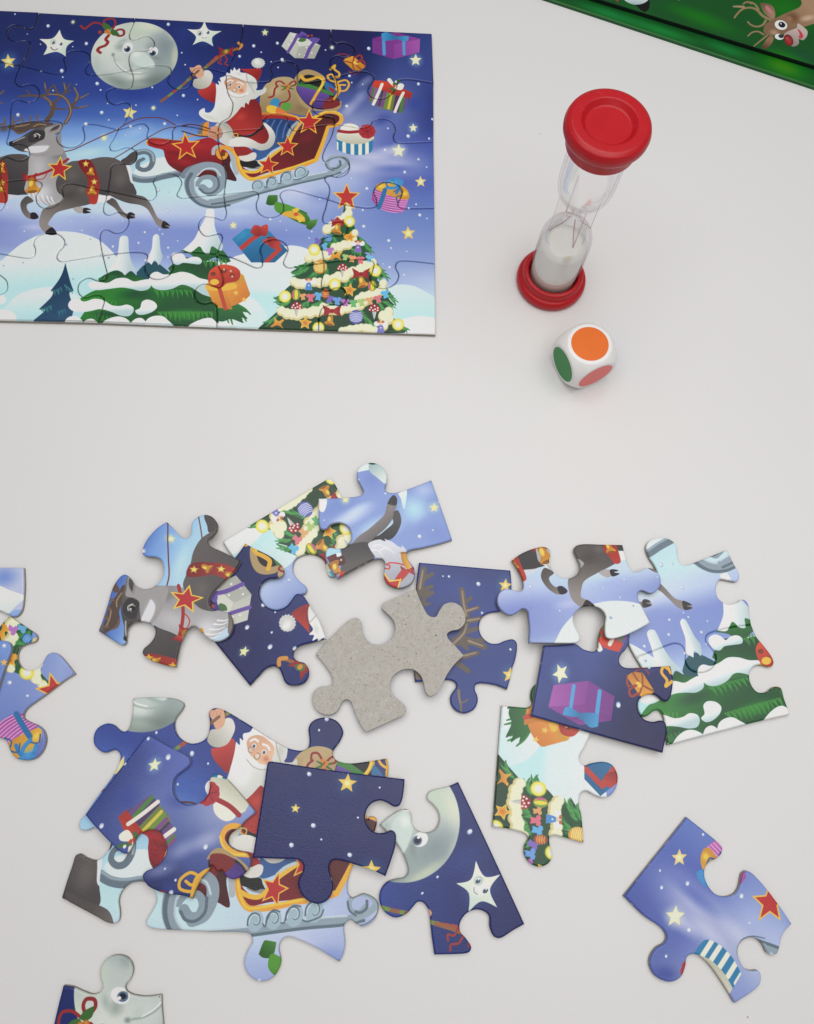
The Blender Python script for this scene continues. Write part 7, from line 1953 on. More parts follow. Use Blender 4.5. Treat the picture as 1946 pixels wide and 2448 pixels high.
PIECES=[
('treecorner','corner piece with decorated tree, striped ball and mushroom, under the dark hooves piece',
 (-41.55, 76.65),(2.2, 0.0, 0.0),'-486,-62! -152,215 200,504 233,522! 273,472 308,421 343,377 397,291 456,234 486,153 457,65 420,-2 393,-68 383,-141 382,-193 369,-220 340,-234 311,-216 283,-143 260,-109 220,-88 163,-79 96,-101 57,-143 51,-201 73,-249 114,-290 163,-320 177,-349 165,-381 150,-382 106,-410 82,-450 58,-483 20,-508 -32,-522 -94,-506 -140,-461 -161,-408 -154,-347 -116,-302 -166,-267 -251,-236 -333,-225 -392,-170 -448,-110',
 (-0.78753, -0.6411, -18.407, 138.755),None,False),
('silvergift','navy piece with a silver gift and red hat tip, under the reindeer head piece',
 (-50.05, 48.16),(3.75832, 0.0705, 0.07691),'-537,41! -502,140 -414,208 -323,267 -254,334 -193,395 -139,498! -74,470 53,424 147,365 172,326 167,291 126,267 68,254 25,212 16,152 37,100 78,61 140,40 197,55 232,86 255,127 284,171 329,166 363,133 410,74 469,3 537,-120! 442,-158 359,-190 326,-227 327,-270 359,-295 409,-304 443,-343 448,-398 419,-444 350,-468 295,-452 266,-408 239,-364 198,-347 143,-372 103,-425 51,-498! -252,-219',
 (-0.69759, 0.68117, -66.952, 13.866),None,False),
('legs','sky piece with two dark hooves kicking up, lying on the tree corner piece',
 (-7.65, 86.8),(5.69027, -0.06493, -0.02783),'-508,127! -359,153 -240,181 -202,197 -187,228 -217,278 -247,329 -252,394 -212,445 -142,469 -69,444 -29,383 -25,317 -30,272 -8,251 48,253 137,294 235,349 308,393! 381,232 446,89 508,-54! 413,-99 286,-148 207,-175 183,-204 201,-251 246,-297 264,-357 244,-421 188,-461 130,-469 67,-444 36,-387 35,-336 35,-294 7,-267 -42,-279 -134,-340 -287,-458! -345,-397 -393,-321 -398,-260 -377,-236 -327,-234 -269,-221 -235,-175 -235,-112 -271,-53 -334,-36 -391,-59 -416,-95 -450,-105 -473,-81 -487,-20',
 (1, 0, 26.38, 24.425),('8796d0',52.8,48.9,[
('b','7787c8',158,406,256,115,-39,{'a': 0.9}),
('b','ccd3ec',268,476,285,83,-37,{'a': 0.85}),
('b','c4ddec',497,530,265,125,-29,{'a': 0.9}),
('b','b4d6ea',732,347,164,172,-8,{'a': 0.9}),
('b','7f8ccc',923,513,202,128,13,{}),
('b','7a86c8',391,155,143,153,-8,{'a': 0.9}),
('b','8591cf',814,443,148,62,-48,{'a': 0.5}),
('b','c2c8e8',788,186,124,98,-8,{'a': 0.6}),
('b','7e8aca',99,564,99,63,-8,{'a': 0.8}),
('b','c8d4ee',320,405,144,52,-37,{'a': 0.6}),
('p','d3e0df','273,117! 276,16 354,16 360,84!',{}),
('p','9fb5b5','350,27! 416,18 471,43 500,95 502,172 476,170 430,138 386,111 360,82',{'g': ('d0dad6',472,143,369,58)}),
('p','234a2c','339,27! 377,40 427,21! 384,11!',{}),
('p','e0e8e6','20,359! 77,351 84,417 69,462 41,455 24,425!',{}),
('p','dfe8e4','597,241! 656,199 664,291 659,352 648,348 621,275',{'g': ('c6dade',667,313,607,234)}),
('b','c5d6b0',216,344,55,59,-8,{'a': 0.7}),
('p','dfd9a0','213,310! 224,329! 244,328! 231,344! 238,365! 219,356! 203,370! 205,348! 187,336! 208,331!',{}),
('b','c0d8c0',878,313,62,65,-8,{'a': 0.7}),
('p','e3d896','874,274! 886,298! 912,296! 894,316! 902,341! 880,330! 859,347! 863,321! 842,306! 867,300!',{}),
('b','7f8ec4',296,172,10,11,-8,{'a': 0.6}),
('c','a9b2d0',296,173,6,6,-8,{}),
('c','dfe4ee',295,171,4,5,-8,{'s': 2}),
('b','7f8ec4',504,254,14,15,-8,{'a': 0.6}),
('c','a9b2d0',505,255,8,8,-8,{}),
('c','dfe4ee',503,253,6,6,-8,{'s': 3}),
('b','7f8ec4',83,524,10,11,-8,{'a': 0.6}),
('c','a9b2d0',84,524,6,6,-8,{}),
('c','dfe4ee',82,523,4,4,-8,{'s': 2}),
('b','7f8ec4',290,425,9,9,-8,{'a': 0.6}),
('c','a9b2d0',291,426,5,5,-8,{}),
('c','dfe4ee',289,425,4,4,-8,{'s': 2}),
('b','7f8ec4',792,551,26,27,-8,{'a': 0.6}),
('c','a9b2d0',794,552,14,15,-8,{}),
('c','dfe4ee',790,549,11,11,-8,{'s': 5}),
('b','7f8ec4',885,489,12,13,-8,{'a': 0.6}),
('c','a9b2d0',886,490,7,7,-8,{}),
('c','dfe4ee',884,488,5,5,-8,{'s': 2}),
('b','7f8ec4',907,265,11,11,-8,{'a': 0.6}),
('c','a9b2d0',908,266,6,6,-8,{}),
('c','dfe4ee',906,264,4,5,-8,{'s': 2}),
('b','7f8ec4',399,672,10,11,-8,{'a': 0.6}),
('c','a9b2d0',400,673,6,6,-8,{}),
('c','dfe4ee',398,671,4,4,-8,{'s': 2}),
('b','7f8ec4',280,644,7,7,-8,{'a': 0.6}),
('c','a9b2d0',281,645,4,4,-8,{}),
('c','dfe4ee',279,644,3,3,-8,{'s': 1}),
('p','4c4846','571,423 582,384 612,374 637,414 646,466 626,544 587,600 510,634 416,688 428,624 494,583 539,535 588,475',{'g': ('2f2c2b',567,605,618,427)}),
('p','4f4b48','257,772 288,706 346,614 409,553 471,480 515,420 527,343 541,287 568,259 593,279 598,344 583,389 579,444 537,524 484,585 449,631 478,701 475,764 393,826 283,892',{'g': ('7a746f',435,517,549,628)}),
('p','332f2e','527,332! 541,292 566,257 593,279 597,328 567,340',{}),
('b','86807b',559,360,35,43,-8,{'a': 0.8}),
('p','3e3b39','229,714! 314,671 411,647 475,680 481,773! 394,836 249,937! 250,794',{'s': 6,'g': ('56514d',353,821,336,689)}),
('p','d0d1d8','425,666 459,630 507,613! 549,623 537,604! 599,621 642,647 673,653! 666,633! 705,670 690,714 747,779 782,826 771,909 716,947 647,951 594,928 563,876 562,783 536,753 494,753',{'g': ('a3a4ae',578,874,534,672)}),
('l','efeff3','464,671 512,654 576,687',12,3,{'s': 3}),
('l','efeff3','517,696 564,668 618,703',12,3,{'s': 3}),
('l','efeff3','458,704 497,698 542,734',12,3,{'s': 3}),
('l','c2382c','567,824 597,825 599,799 574,797 597,780 657,776 708,784',10,10,{'s': 1}),
('p','dca01e','669,701! 707,680! 722,730 759,798 720,803 685,756',{'g': ('a56a12',675,758,723,741)}),
('b','7a4a10',686,692,40,12,-8,{}),
('p','cf4a28','732,822 673,791! 688,828 682,862!',{'g': ('8f1f1c',688,828,732,822)}),
('p','cf4a28','732,822 783,776! 776,816 789,848!',{'g': ('8f1f1c',776,816,732,822)}),
('c','8f1f1c',732,822,13,13,-8,{}),
('p','b8342a','683,829! 721,813 743,836 674,927 642,911',{}),
('p','b5302a','565,865! 607,911 671,902! 676,952 626,949 584,924',{}),
('l','e3c42a','565,863 613,915 690,895',10,10,{'h': 1}),
('l','e3c42a','689,890 677,954',9,9,{'h': 1}),
('p','a9cfe6','124,744! 151,724 220,720 228,745 161,796 141,798',{}),
('p','dfe2e4','204,764! 234,750 243,779 219,788',{}),
('p','6a1f1f','141,798! 201,764 214,788 257,772 275,832 189,854',{'g': ('4a1718',253,814,162,806)}),
('p','dd9b1a','230,807 231,845 254,885 246,911 220,912 188,880 153,869 182,826',{'g': ('a5690f',192,843,261,916)}),
('c','f1c548',206,861,14,22,-8,{'s': 8}),
('c','8a560f',222,916,33,10,142,{}),
('b','f0e6c8',246,805,14,14,-8,{}),
('p','b8322a','254,896! 281,882 276,914 242,940!',{}),
]),False),
('reindeer','piece with a grey reindeer head and red chest star, on the silver gift piece',
 (-79.9, 54.1),(6.61087, 0.06482, 0.06271),'-131,472! -89,439 -24,384 16,362 49,371 63,408 53,468 79,521 135,549 192,541 240,496 248,446 222,393 192,360 224,322 319,290 455,240! 420,162 354,76 306,12 280,-39 277,-83 308,-119 368,-127 429,-141 464,-185 472,-252 447,-307 385,-342 325,-334 270,-301 225,-263 184,-257 152,-294 136,-344 122,-403 119,-549! 50,-544 -62,-521 -127,-485 -129,-448 -93,-406 -68,-355 -72,-308 -108,-273 -170,-260 -236,-276 -267,-318 -266,-376 -263,-418 -284,-437 -325,-425 -472,-358! -458,-280 -445,-171 -431,-42 -396,36 -361,59 -321,38 -278,-7 -213,-30 -147,-13 -97,41 -88,111 -112,179 -157,204 -217,203 -260,214 -270,253 -251,326 -196,413',
 (0.36537, 0.95051, -154.651, 73.888),None,False),
('antlers','navy piece with brown antlers, half under the grey card piece',
 (25.45, 48.59),(2.2, 0.0, 0.0),'-380,510! -63,518 294,529! 306,454 313,383 314,312 288,259 242,218 164,196 113,154 99,87 124,23 181,-17 240,-17 287,8 345,27 376,6 382,-57 371,-136 361,-168 344,-274 331,-332! 250,-311 172,-307 128,-312 107,-327 107,-360 127,-396 133,-438 115,-488 74,-519 37,-529 -14,-516 -50,-480 -62,-433 -50,-394 -28,-359 -30,-332 -60,-314 -99,-312 -120,-318 -190,-334 -318,-351! -333,-284 -342,-178 -368,113 -382,313',
 (1, 0, 20.102, 27.445),('353f7e',40.2,54.9,[
('b','2d3468',441,44,502,185,-7,{'a': 0.6}),
('b','3a458c',304,203,299,202,-7,{'a': 0.6}),
('b','3c478c',568,374,247,199,-7,{'a': 0.5}),
('l','5d5144','24,296 53,191 63,88',60,44,{'s': 6}),
('l','5d5144','51,171 126,116',39,29,{'s': 6}),
('l','5d5144','44,294 97,227 135,207',36,26,{'s': 6}),
('l','5d5144','45,253 92,278 139,253',45,33,{'s': 6}),
('l','5d5144','70,351 93,288 109,246',39,28,{'s': 6}),
('l','5d5144','331,599 384,534 401,453 399,374 373,296 353,208',56,41,{'s': 6}),
('l','5d5144','373,306 424,260',33,24,{'s': 6}),
('l','5d5144','393,364 484,322',36,26,{'s': 6}),
('l','5d5144','404,433 511,401',44,33,{'s': 6}),
('l','5d5144','392,514 497,472',38,28,{'s': 6}),
('l','5d5144','339,579 426,569 486,581 546,599',61,45,{'s': 6}),
('l','5d5144','428,588 542,546 560,524',38,28,{'s': 6}),
('l','5d5144','379,594 431,627',35,26,{'s': 6}),
('l','5d5144','303,719 398,689 502,648',46,34,{'s': 6}),
('l','5d5144','353,733 404,756 450,784',43,32,{'s': 6}),
('l','5d5144','99,343 128,335',30,22,{'s': 6}),
('l','96826a','48,233 56,99',16,10,{'s': 7}),
('l','96826a','401,393 375,306 356,217',16,10,{'s': 7}),
('l','96826a','331,599 393,523 408,452',16,10,{'s': 7}),
('l','96826a','378,691 492,649',15,10,{'s': 7}),
('l','96826a','436,572 536,595',16,10,{'s': 7}),
('l','96826a','414,427 501,402',16,10,{'s': 7}),
('l','96826a','398,359 474,325',16,10,{'s': 7}),
('l','6a5c4c','395,924 402,975 417,1016 424,1069',22,15,{'s': 2}),
('l','6a5c4c','410,1006 443,997 463,976',14,10,{'s': 2}),
('l','8a7862','394,930 403,975 413,1006',7,7,{'s': 3}),
('b','3a6490',664,139,99,100,-7,{'a': 0.85}),
('p','e8b94a','666,86! 679,119! 714,122! 686,146! 694,181! 664,163! 633,182! 642,146! 616,123! 651,120!',{}),
('b','f0e0a0',664,139,29,29,-7,{}),
('b','3a6490',745,777,111,109,-6,{'a': 0.85}),
('p','e8b94a','747,719! 761,756! 801,759! 770,785! 778,823! 745,803! 710,824! 720,785! 691,760! 731,756!',{}),
('b','f0e0a0',745,777,32,31,-6,{}),
('b','7f8ec4',250,119,15,16,-7,{'a': 0.6}),
('c','a9b2d0',251,120,9,9,-7,{}),
('c','dfe4ee',248,118,6,6,-7,{'s': 3}),
('b','7f8ec4',468,149,25,26,-7,{'a': 0.6}),
('c','a9b2d0',470,151,14,14,-7,{}),
('c','dfe4ee',465,147,10,11,-7,{'s': 5}),
('b','7f8ec4',512,359,15,15,-7,{'a': 0.6}),
('c','a9b2d0',513,360,8,9,-7,{}),
('c','dfe4ee',511,357,6,6,-7,{'s': 3}),
('b','7f8ec4',735,597,15,15,-6,{'a': 0.6}),
('c','a9b2d0',737,598,8,8,-6,{}),
('c','dfe4ee',734,596,6,6,-6,{'s': 3}),
('b','7f8ec4',207,122,10,10,-7,{'a': 0.6}),
('c','a9b2d0',207,123,6,6,-7,{}),
('c','dfe4ee',206,122,4,4,-7,{'s': 2}),
('p','6a5c4a','69,816! 135,809! 130,875 81,877!',{}),
]),False),
('cardback','upturned piece showing its plain grey card back, over the antler piece',
 (-0.44, 37.89),(3.69151, 0.06353, 0.00552),'133,517! 170,441 229,347 261,326 299,330 319,376 349,424 406,443 466,421 502,366 506,307 471,259 415,239 388,212 406,175 453,136 518,75! 456,2 415,-69 392,-128 361,-191 331,-223 299,-224 274,-194 258,-142 234,-96 189,-63 139,-58 87,-77 44,-116 28,-167 36,-214 63,-252 110,-284 148,-314 157,-348 136,-379 81,-411 -101,-517! -152,-457 -193,-388 -222,-332 -246,-314 -271,-314 -292,-337 -308,-384 -336,-416 -383,-430 -440,-417 -480,-381 -499,-330 -492,-281 -458,-248 -405,-234 -374,-220 -373,-188 -395,-146 -454,-82 -518,-25! -462,55 -391,152 -328,226 -281,260 -248,259 -227,231 -211,171 -186,128 -143,94 -92,88 -39,102 2,140 19,189 15,239 -9,281 -52,316 -90,347 -91,381 -52,408 40,462',
 None,None,True),
('hindleg','piece with an outstretched hind leg and snowy tree tops, slotted into the forest piece',
 (106.64, 69.81),(2.2, 0.0, 0.0),'-336,399 -310,451 -245,482 -164,482 -109,439 -100,371 -83,310 -37,295 81,350 270,449! 330,331 363,266 343,215 282,215 218,215 188,156 202,77 268,37 334,54 388,85 425,55 433,-18 445,-96! 333,-122 194,-167 125,-205 112,-255 155,-303 187,-364 161,-439 84,-482 6,-472 -33,-418 -34,-347 -67,-302 -126,-299 -255,-362 -390,-429! -445,-329 -442,-224 -425,-116 -392,-32 -399,34 -358,120 -253,201 -268,261 -316,331',
 (0.96581, 0.33213, -107.723, 106.442),None,False),
('forest','green piece with snow covered fir branches and a bit of red ribbon',
 (114.68, 42.17),(2.2, 0.0, 0.0),'-551,124! -416,191 -287,253 -228,251 -195,205 -194,134 -155,81 -77,70 1,114 27,189 -6,250 -49,297 -36,347 34,386 172,431 285,457! 316,381 368,321 425,250 444,200 417,165 352,173 300,158 266,103 278,28 323,-21 387,-14 440,27 491,26 513,-47 551,-152! 242,-255 -312,-457! -329,-365 -343,-268 -376,-228 -414,-236 -458,-274 -498,-279 -529,-226 -524,-163 -480,-114 -463,-43 -504,54',
 (0.96581, 0.33213, -109.142, 135.798),None,False),
('yellowgift','pale snowy piece with a yellow gift, partly under the purple gift piece',
 (61.25, 5.66),(2.2, 0.0, 0.0),'-415,414! -333,415 -232,421 -202,450 -216,491 -209,554 -164,602 -99,598 -63,539 -65,476 -35,417 64,356 220,301! 177,195 146,131 156,92 188,75 234,95 317,114 380,96 416,30 406,-50 367,-102 315,-121 263,-110 200,-89 162,-116 158,-185 179,-250 202,-422! 102,-407 0,-394 -30,-416 -21,-472 -5,-527 -30,-577 -90,-602 -151,-585 -190,-537 -193,-481 -171,-431 -204,-402 -317,-387 -416,-388! -416,-1',
 (-0.00719, -1.0103, -64.041, 131.686),None,False),
('sleighblock','large joined block showing a bearded man in a red coat on a sleigh',
 (-45.98, -25.53),(2.2, 0.0, 0.0),'-815,804! -723,821 -604,833 -515,831 -463,806 -466,767 -501,692 -487,624 -442,574 -373,550 -305,566 -264,609 -261,688 -282,764 -265,793 -218,802 -150,782 24,707 27,704 192,629 298,590 386,585 427,608 432,655 414,739 441,793 518,821 601,806 654,742 639,670 601,596 635,547 732,538 887,574 974,597! 991,540 992,483 973,386 901,334 869,271 890,192 903,214 943,211 955,177 946,124 916,12 835,-89 808,-198 817,-265 845,-293 875,-283 923,-261 1000,-286 1028,-337 1008,-409 947,-454 891,-441 856,-423 820,-455 822,-498 839,-562 835,-627 816,-673! 770,-654 648,-604 512,-566 461,-565 429,-591 421,-637 447,-712 429,-778 385,-821 316,-833 246,-797 213,-730 230,-657 248,-616 235,-581 208,-568 107,-572 -35,-586 -86,-587 -286,-601 -380,-604 -434,-592 -446,-562 -416,-491 -404,-434 -426,-392 -471,-353 -529,-340 -594,-358 -638,-408 -648,-465 -626,-531 -622,-580 -651,-602 -700,-598 -766,-574 -1012,-489! -1003,-396 -988,-281 -982,-232 -955,-216 -909,-234 -852,-244 -814,-230 -777,-175 -776,-117 -828,-70 -895,-48 -939,-69 -981,-70 -1000,-47 -998,-13 -975,26 -930,127 -893,196 -853,270 -831,328 -821,379 -823,420 -846,446 -874,451 -927,427 -972,439 -1015,476 -1028,536 -1010,585 -958,618 -909,614 -859,583 -821,580 -801,613 -800,713',
 (0.99614, -0.12405, -87.971, 62.317),None,False),
('hatbox','blue piece with a striped gift and white hat box, lying on the sleigh block',
 (-65.87, -21.07),(4.44, 0.0, 0.0),'-257,491! -127,436 8,387 55,358 57,319 21,279 -18,236 -27,184 -9,127 43,81 107,72 172,95 210,143 215,195 209,247 226,275 263,283 340,246 549,73! 495,20 457,-28 404,-80 396,-120 413,-151 466,-172 529,-185 561,-217 562,-266 539,-305 505,-335 466,-348 422,-337 385,-301 358,-313 317,-279 302,-309 260,-377 237,-442 228,-491! 176,-478 81,-476 11,-469 -61,-448 -101,-415 -116,-385 -99,-358 -44,-327 -8,-285 8,-232 -2,-182 -34,-134 -73,-109 -122,-108 -161,-122 -195,-158 -213,-205 -225,-244 -248,-269 -283,-263 -338,-231 -486,-124 -562,-61! -485,83 -373,288',
 (-0.8603, 0.45882, -22.037, 43.968),None,False),
('moonstar','piece with half a moon and a smiling white star, beside the navy piece',
 (27.92, -27.38),(2.2, 0.0, 0.0),'-4,534! 237,145 505,-296! 434,-341 359,-393 311,-389 280,-337 271,-275 234,-248 179,-244 122,-273 87,-330 92,-383 135,-423 170,-464 161,-496 113,-512 -62,-534! -90,-429 -122,-289 -157,-243 -199,-236 -234,-278 -270,-318 -336,-345 -408,-319 -449,-260 -452,-196 -418,-142 -362,-115 -304,-98 -283,-59 -311,12 -365,91 -444,163 -505,207! -436,273 -370,317 -319,319 -299,288 -290,241 -255,202 -193,189 -134,215 -109,270 -120,326 -160,370 -205,404 -198,444 -160,468 -70,499',
 (0.52746, -0.82632, -111.832, 11.297),None,False),
('nightsky','plain dark navy piece with three yellow stars, topmost on the sleigh block',
 (-13.91, -21.89),(4.44, 0.0, 0.0),'-466,404 -454,418 -423,420 -217,412 100,405 467,404! 469,329 463,265 447,230 413,222 364,242 316,250 264,226 235,178 234,120 267,71 317,47 370,53 414,73 445,53 452,-9 440,-82 408,-211! 329,-186 212,-163 110,-146 64,-147 40,-167 38,-210 64,-263 79,-317 64,-375 24,-410 -28,-420 -91,-399 -135,-354 -153,-300 -136,-249 -133,-206 -153,-180 -193,-170 -329,-181 -469,-191! -467,8 -465,191',
 (1, 0, 24.448, 22.005),('23295c',48.9,44.0,[
('b','262c62',382,247,541,367,-6,{'a': 0.5}),
('b','2f4a78',574,104,127,121,-6,{'a': 0.85}),
('p','ecb93e','573,40! 592,80! 638,84! 603,112! 615,155! 575,132! 536,156! 546,113! 510,85! 556,81!',{}),
('b','f3e3a4',574,104,37,35,-6,{}),
('b','2f4a78',253,299,64,61,-6,{'a': 0.85}),
('p','ecb93e','252,267! 262,287! 285,288! 268,303! 275,324! 254,313! 235,325! 239,304! 221,290! 244,288!',{}),
('b','f3e3a4',253,299,19,18,-6,{}),
('b','2f4a78',798,621,127,117,-6,{'a': 0.85}),
('p','ecb93e','793,559! 814,597! 860,598! 828,628! 842,668! 801,649! 763,674! 771,632! 733,607! 779,600!',{}),
('b','f3e3a4',798,621,37,34,-6,{}),
('b','7f8ec4',312,72,25,24,-6,{'a': 0.6}),
('c','a9b2d0',314,74,14,13,-6,{}),
('c','dfe4ee',309,70,10,10,-6,{'s': 4}),
('b','7f8ec4',793,108,12,11,-6,{'a': 0.6}),
('c','a9b2d0',794,108,7,6,-6,{}),
('c','dfe4ee',792,107,5,5,-6,{'s': 2}),
('b','7f8ec4',672,311,12,11,-6,{'a': 0.6}),
('c','a9b2d0',673,312,7,6,-6,{}),
('c','dfe4ee',671,310,5,5,-6,{'s': 2}),
('b','7f8ec4',385,391,26,25,-6,{'a': 0.6}),
('c','a9b2d0',387,392,15,14,-6,{}),
('c','dfe4ee',382,389,11,10,-6,{'s': 4}),
('b','7f8ec4',450,471,12,11,-6,{'a': 0.6}),
('c','a9b2d0',451,472,7,6,-6,{}),
('c','dfe4ee',449,470,5,5,-6,{'s': 2}),
('b','7f8ec4',260,525,26,24,-6,{'a': 0.6}),
('c','a9b2d0',262,527,14,14,-6,{}),
('c','dfe4ee',258,523,11,10,-6,{'s': 4}),
('b','7f8ec4',647,545,26,24,-6,{'a': 0.6}),
('c','a9b2d0',649,546,14,13,-6,{}),
('c','dfe4ee',644,543,11,10,-6,{'s': 4}),
]),False),
('bluegift','lone blue piece with a striped box edge and a red star, touching no other',
 (113.08, -30.87),(2.2, 0.0, 0.0),'-142,546! -17,467 80,402 100,375 92,337 55,303 8,276 -20,229 -16,171 16,116 63,81 126,77 181,101 210,143 222,196 234,232 262,250 302,237 380,168 480,56 556,-43! 516,-83 488,-128 470,-193 454,-230 419,-243 388,-230 366,-190 327,-159 281,-152 226,-180 198,-228 205,-283 239,-335 285,-348 332,-343 348,-372 338,-421 291,-467 176,-546! 108,-451 16,-344 -54,-296 -100,-290 -135,-314 -142,-360 -168,-425 -222,-462 -283,-464 -345,-436 -377,-377 -366,-321 -332,-276 -286,-247 -268,-213 -284,-173 -327,-142 -422,-95 -556,9!',
 (-0.81858, 0.58678, -20.578, 74.598),None,False),
('snowcorner','pale blue and white snow piece, uppermost of those on the left border',
 (-142.89, 46.73),(2.2, 0.0, 0.0),'-221,135! -4,160 160,178! 195,53 215,-51 221,-120 204,-165 172,-178 120,-163 75,-149 5,-145 -139,-176!',
 (1, 0, 12.066, 9.902),('b9bcd8',24.1,19.8,[
('b','7c8ed0',283,106,150,115,-7,{}),
('b','7f91d2',159,141,136,143,-7,{}),
('p','e2e4de','48,169! 272,172 340,192 450,216! 458,249 406,318 382,359 317,349 102,374!',{'g': ('cfd8d6',387,355,324,215)}),
('p','8fa6dc','376,364! 410,335 465,318! 448,376 408,380!',{'s': 14}),
]),False),
('treetop','piece with a decorated tree tip and a pink striped gift, on the left border',
 (-124.94, 14.2),(2.2, 0.0, 0.0),'-211,473! -129,434 -51,396 0,370 16,340 3,315 -40,296 -81,268 -93,219 -72,161 -25,122 30,118 73,140 97,180 112,232 147,256 190,248 256,198 333,129! 265,71 173,-25 75,-121 49,-163 55,-202 100,-223 164,-241 212,-275 237,-330 234,-394 201,-448 141,-473 74,-468 27,-435 -5,-388 -32,-359 -67,-350 -209,-315! -333,31 -302,304 -258,399',
 (-0.53235, -0.84808, -29.437, 99.04),None,False),
('bluesliver','blue rim of a sky piece lying on the tree tip piece at the left border',
 (-136.75, 19.78),(4.44, 0.0, 0.0),'-115,146! -14,174 38,183 76,180 102,161 115,118 107,44 94,-90 91,-183! -65,-148!',
 (1, 0, 6.763, 10.135),('6f85c8',13.5,20.3,[
('b','8296d4',200,70,106,135,-6,{'a': 0.7}),
('b','7f8ec4',199,55,25,25,-6,{'a': 0.6}),
('c','a9b2d0',201,57,14,14,-6,{}),
('c','dfe4ee',196,53,10,10,-6,{'s': 4}),
('p','dfb04a','218,142! 229,157! 247,157! 236,170! 245,187! 227,179! 214,190! 214,173! 197,162! 215,159!',{}),
]),False),
('moonleft','pale moon piece with one eye and a red ribbon loop, at the bottom border',
 (-73.22, -78.66),(2.2, 0.0, 0.0),'-342,81! -285,80 -220,63 -155,50 -115,63 -98,85 -101,112 -121,148 -132,197 -117,243 -80,275 -33,286 19,277 57,244 72,201 63,156 44,127 43,105 62,85 111,73 179,72 275,91! 291,21 319,-73 352,-203! -8,-286 -352,-284! -351,-124 -348,-17',
 (0.09852, 0.97001, -138.299, 14.418),None,False),
('purplegift','dark blue piece with a purple gift tied in blue ribbon',
 (75.28, 38.8),(4.44, 0.0, 0.0),'-434,195! -312,213 -210,233 -151,202 -79,193 -47,222 -45,298 -16,385 67,447 147,397 170,309 158,243 120,194 107,148 130,112 181,105 309,125 472,153! 492,64 482,-44 456,-93 422,-94 364,-61 301,-70 253,-115 253,-181 292,-234 355,-247 412,-231 446,-249 452,-312 428,-447! 70,-393 -492,-300! -463,-56',
 (-0.9652, 0.13788, -22.032, 17.279),None,False),
('forelegs','piece with bent reindeer legs above a snowy hill, topmost of its pile',
 (65.38, 68.95),(13.15115, 0.03275, -0.1481),'-502,196! -436,255 -357,302 -278,330 -231,316 -220,274 -227,216 -200,148 -139,106 -74,104 -15,148 1,206 -23,268 -48,322 -31,365 29,386 162,397 312,411! 329,336 354,253 387,207 439,221 493,249 558,234 589,167 567,92 514,53 450,68 418,44 422,-4 459,-81 502,-168! 431,-218 328,-279 239,-315 194,-311 181,-273 182,-206 186,-152 150,-103 85,-90 8,-112 -43,-178 -36,-244 -3,-307 4,-345 -21,-374 -179,-394 -353,-411! -352,-306 -363,-227 -371,-181 -404,-165 -442,-196 -492,-224 -551,-201 -589,-145 -584,-76 -541,-33 -488,-31 -436,-39 -411,-15 -413,40 -442,107',
 (0.97842, 0.2804, -156.854, 106.108),None,False),
]
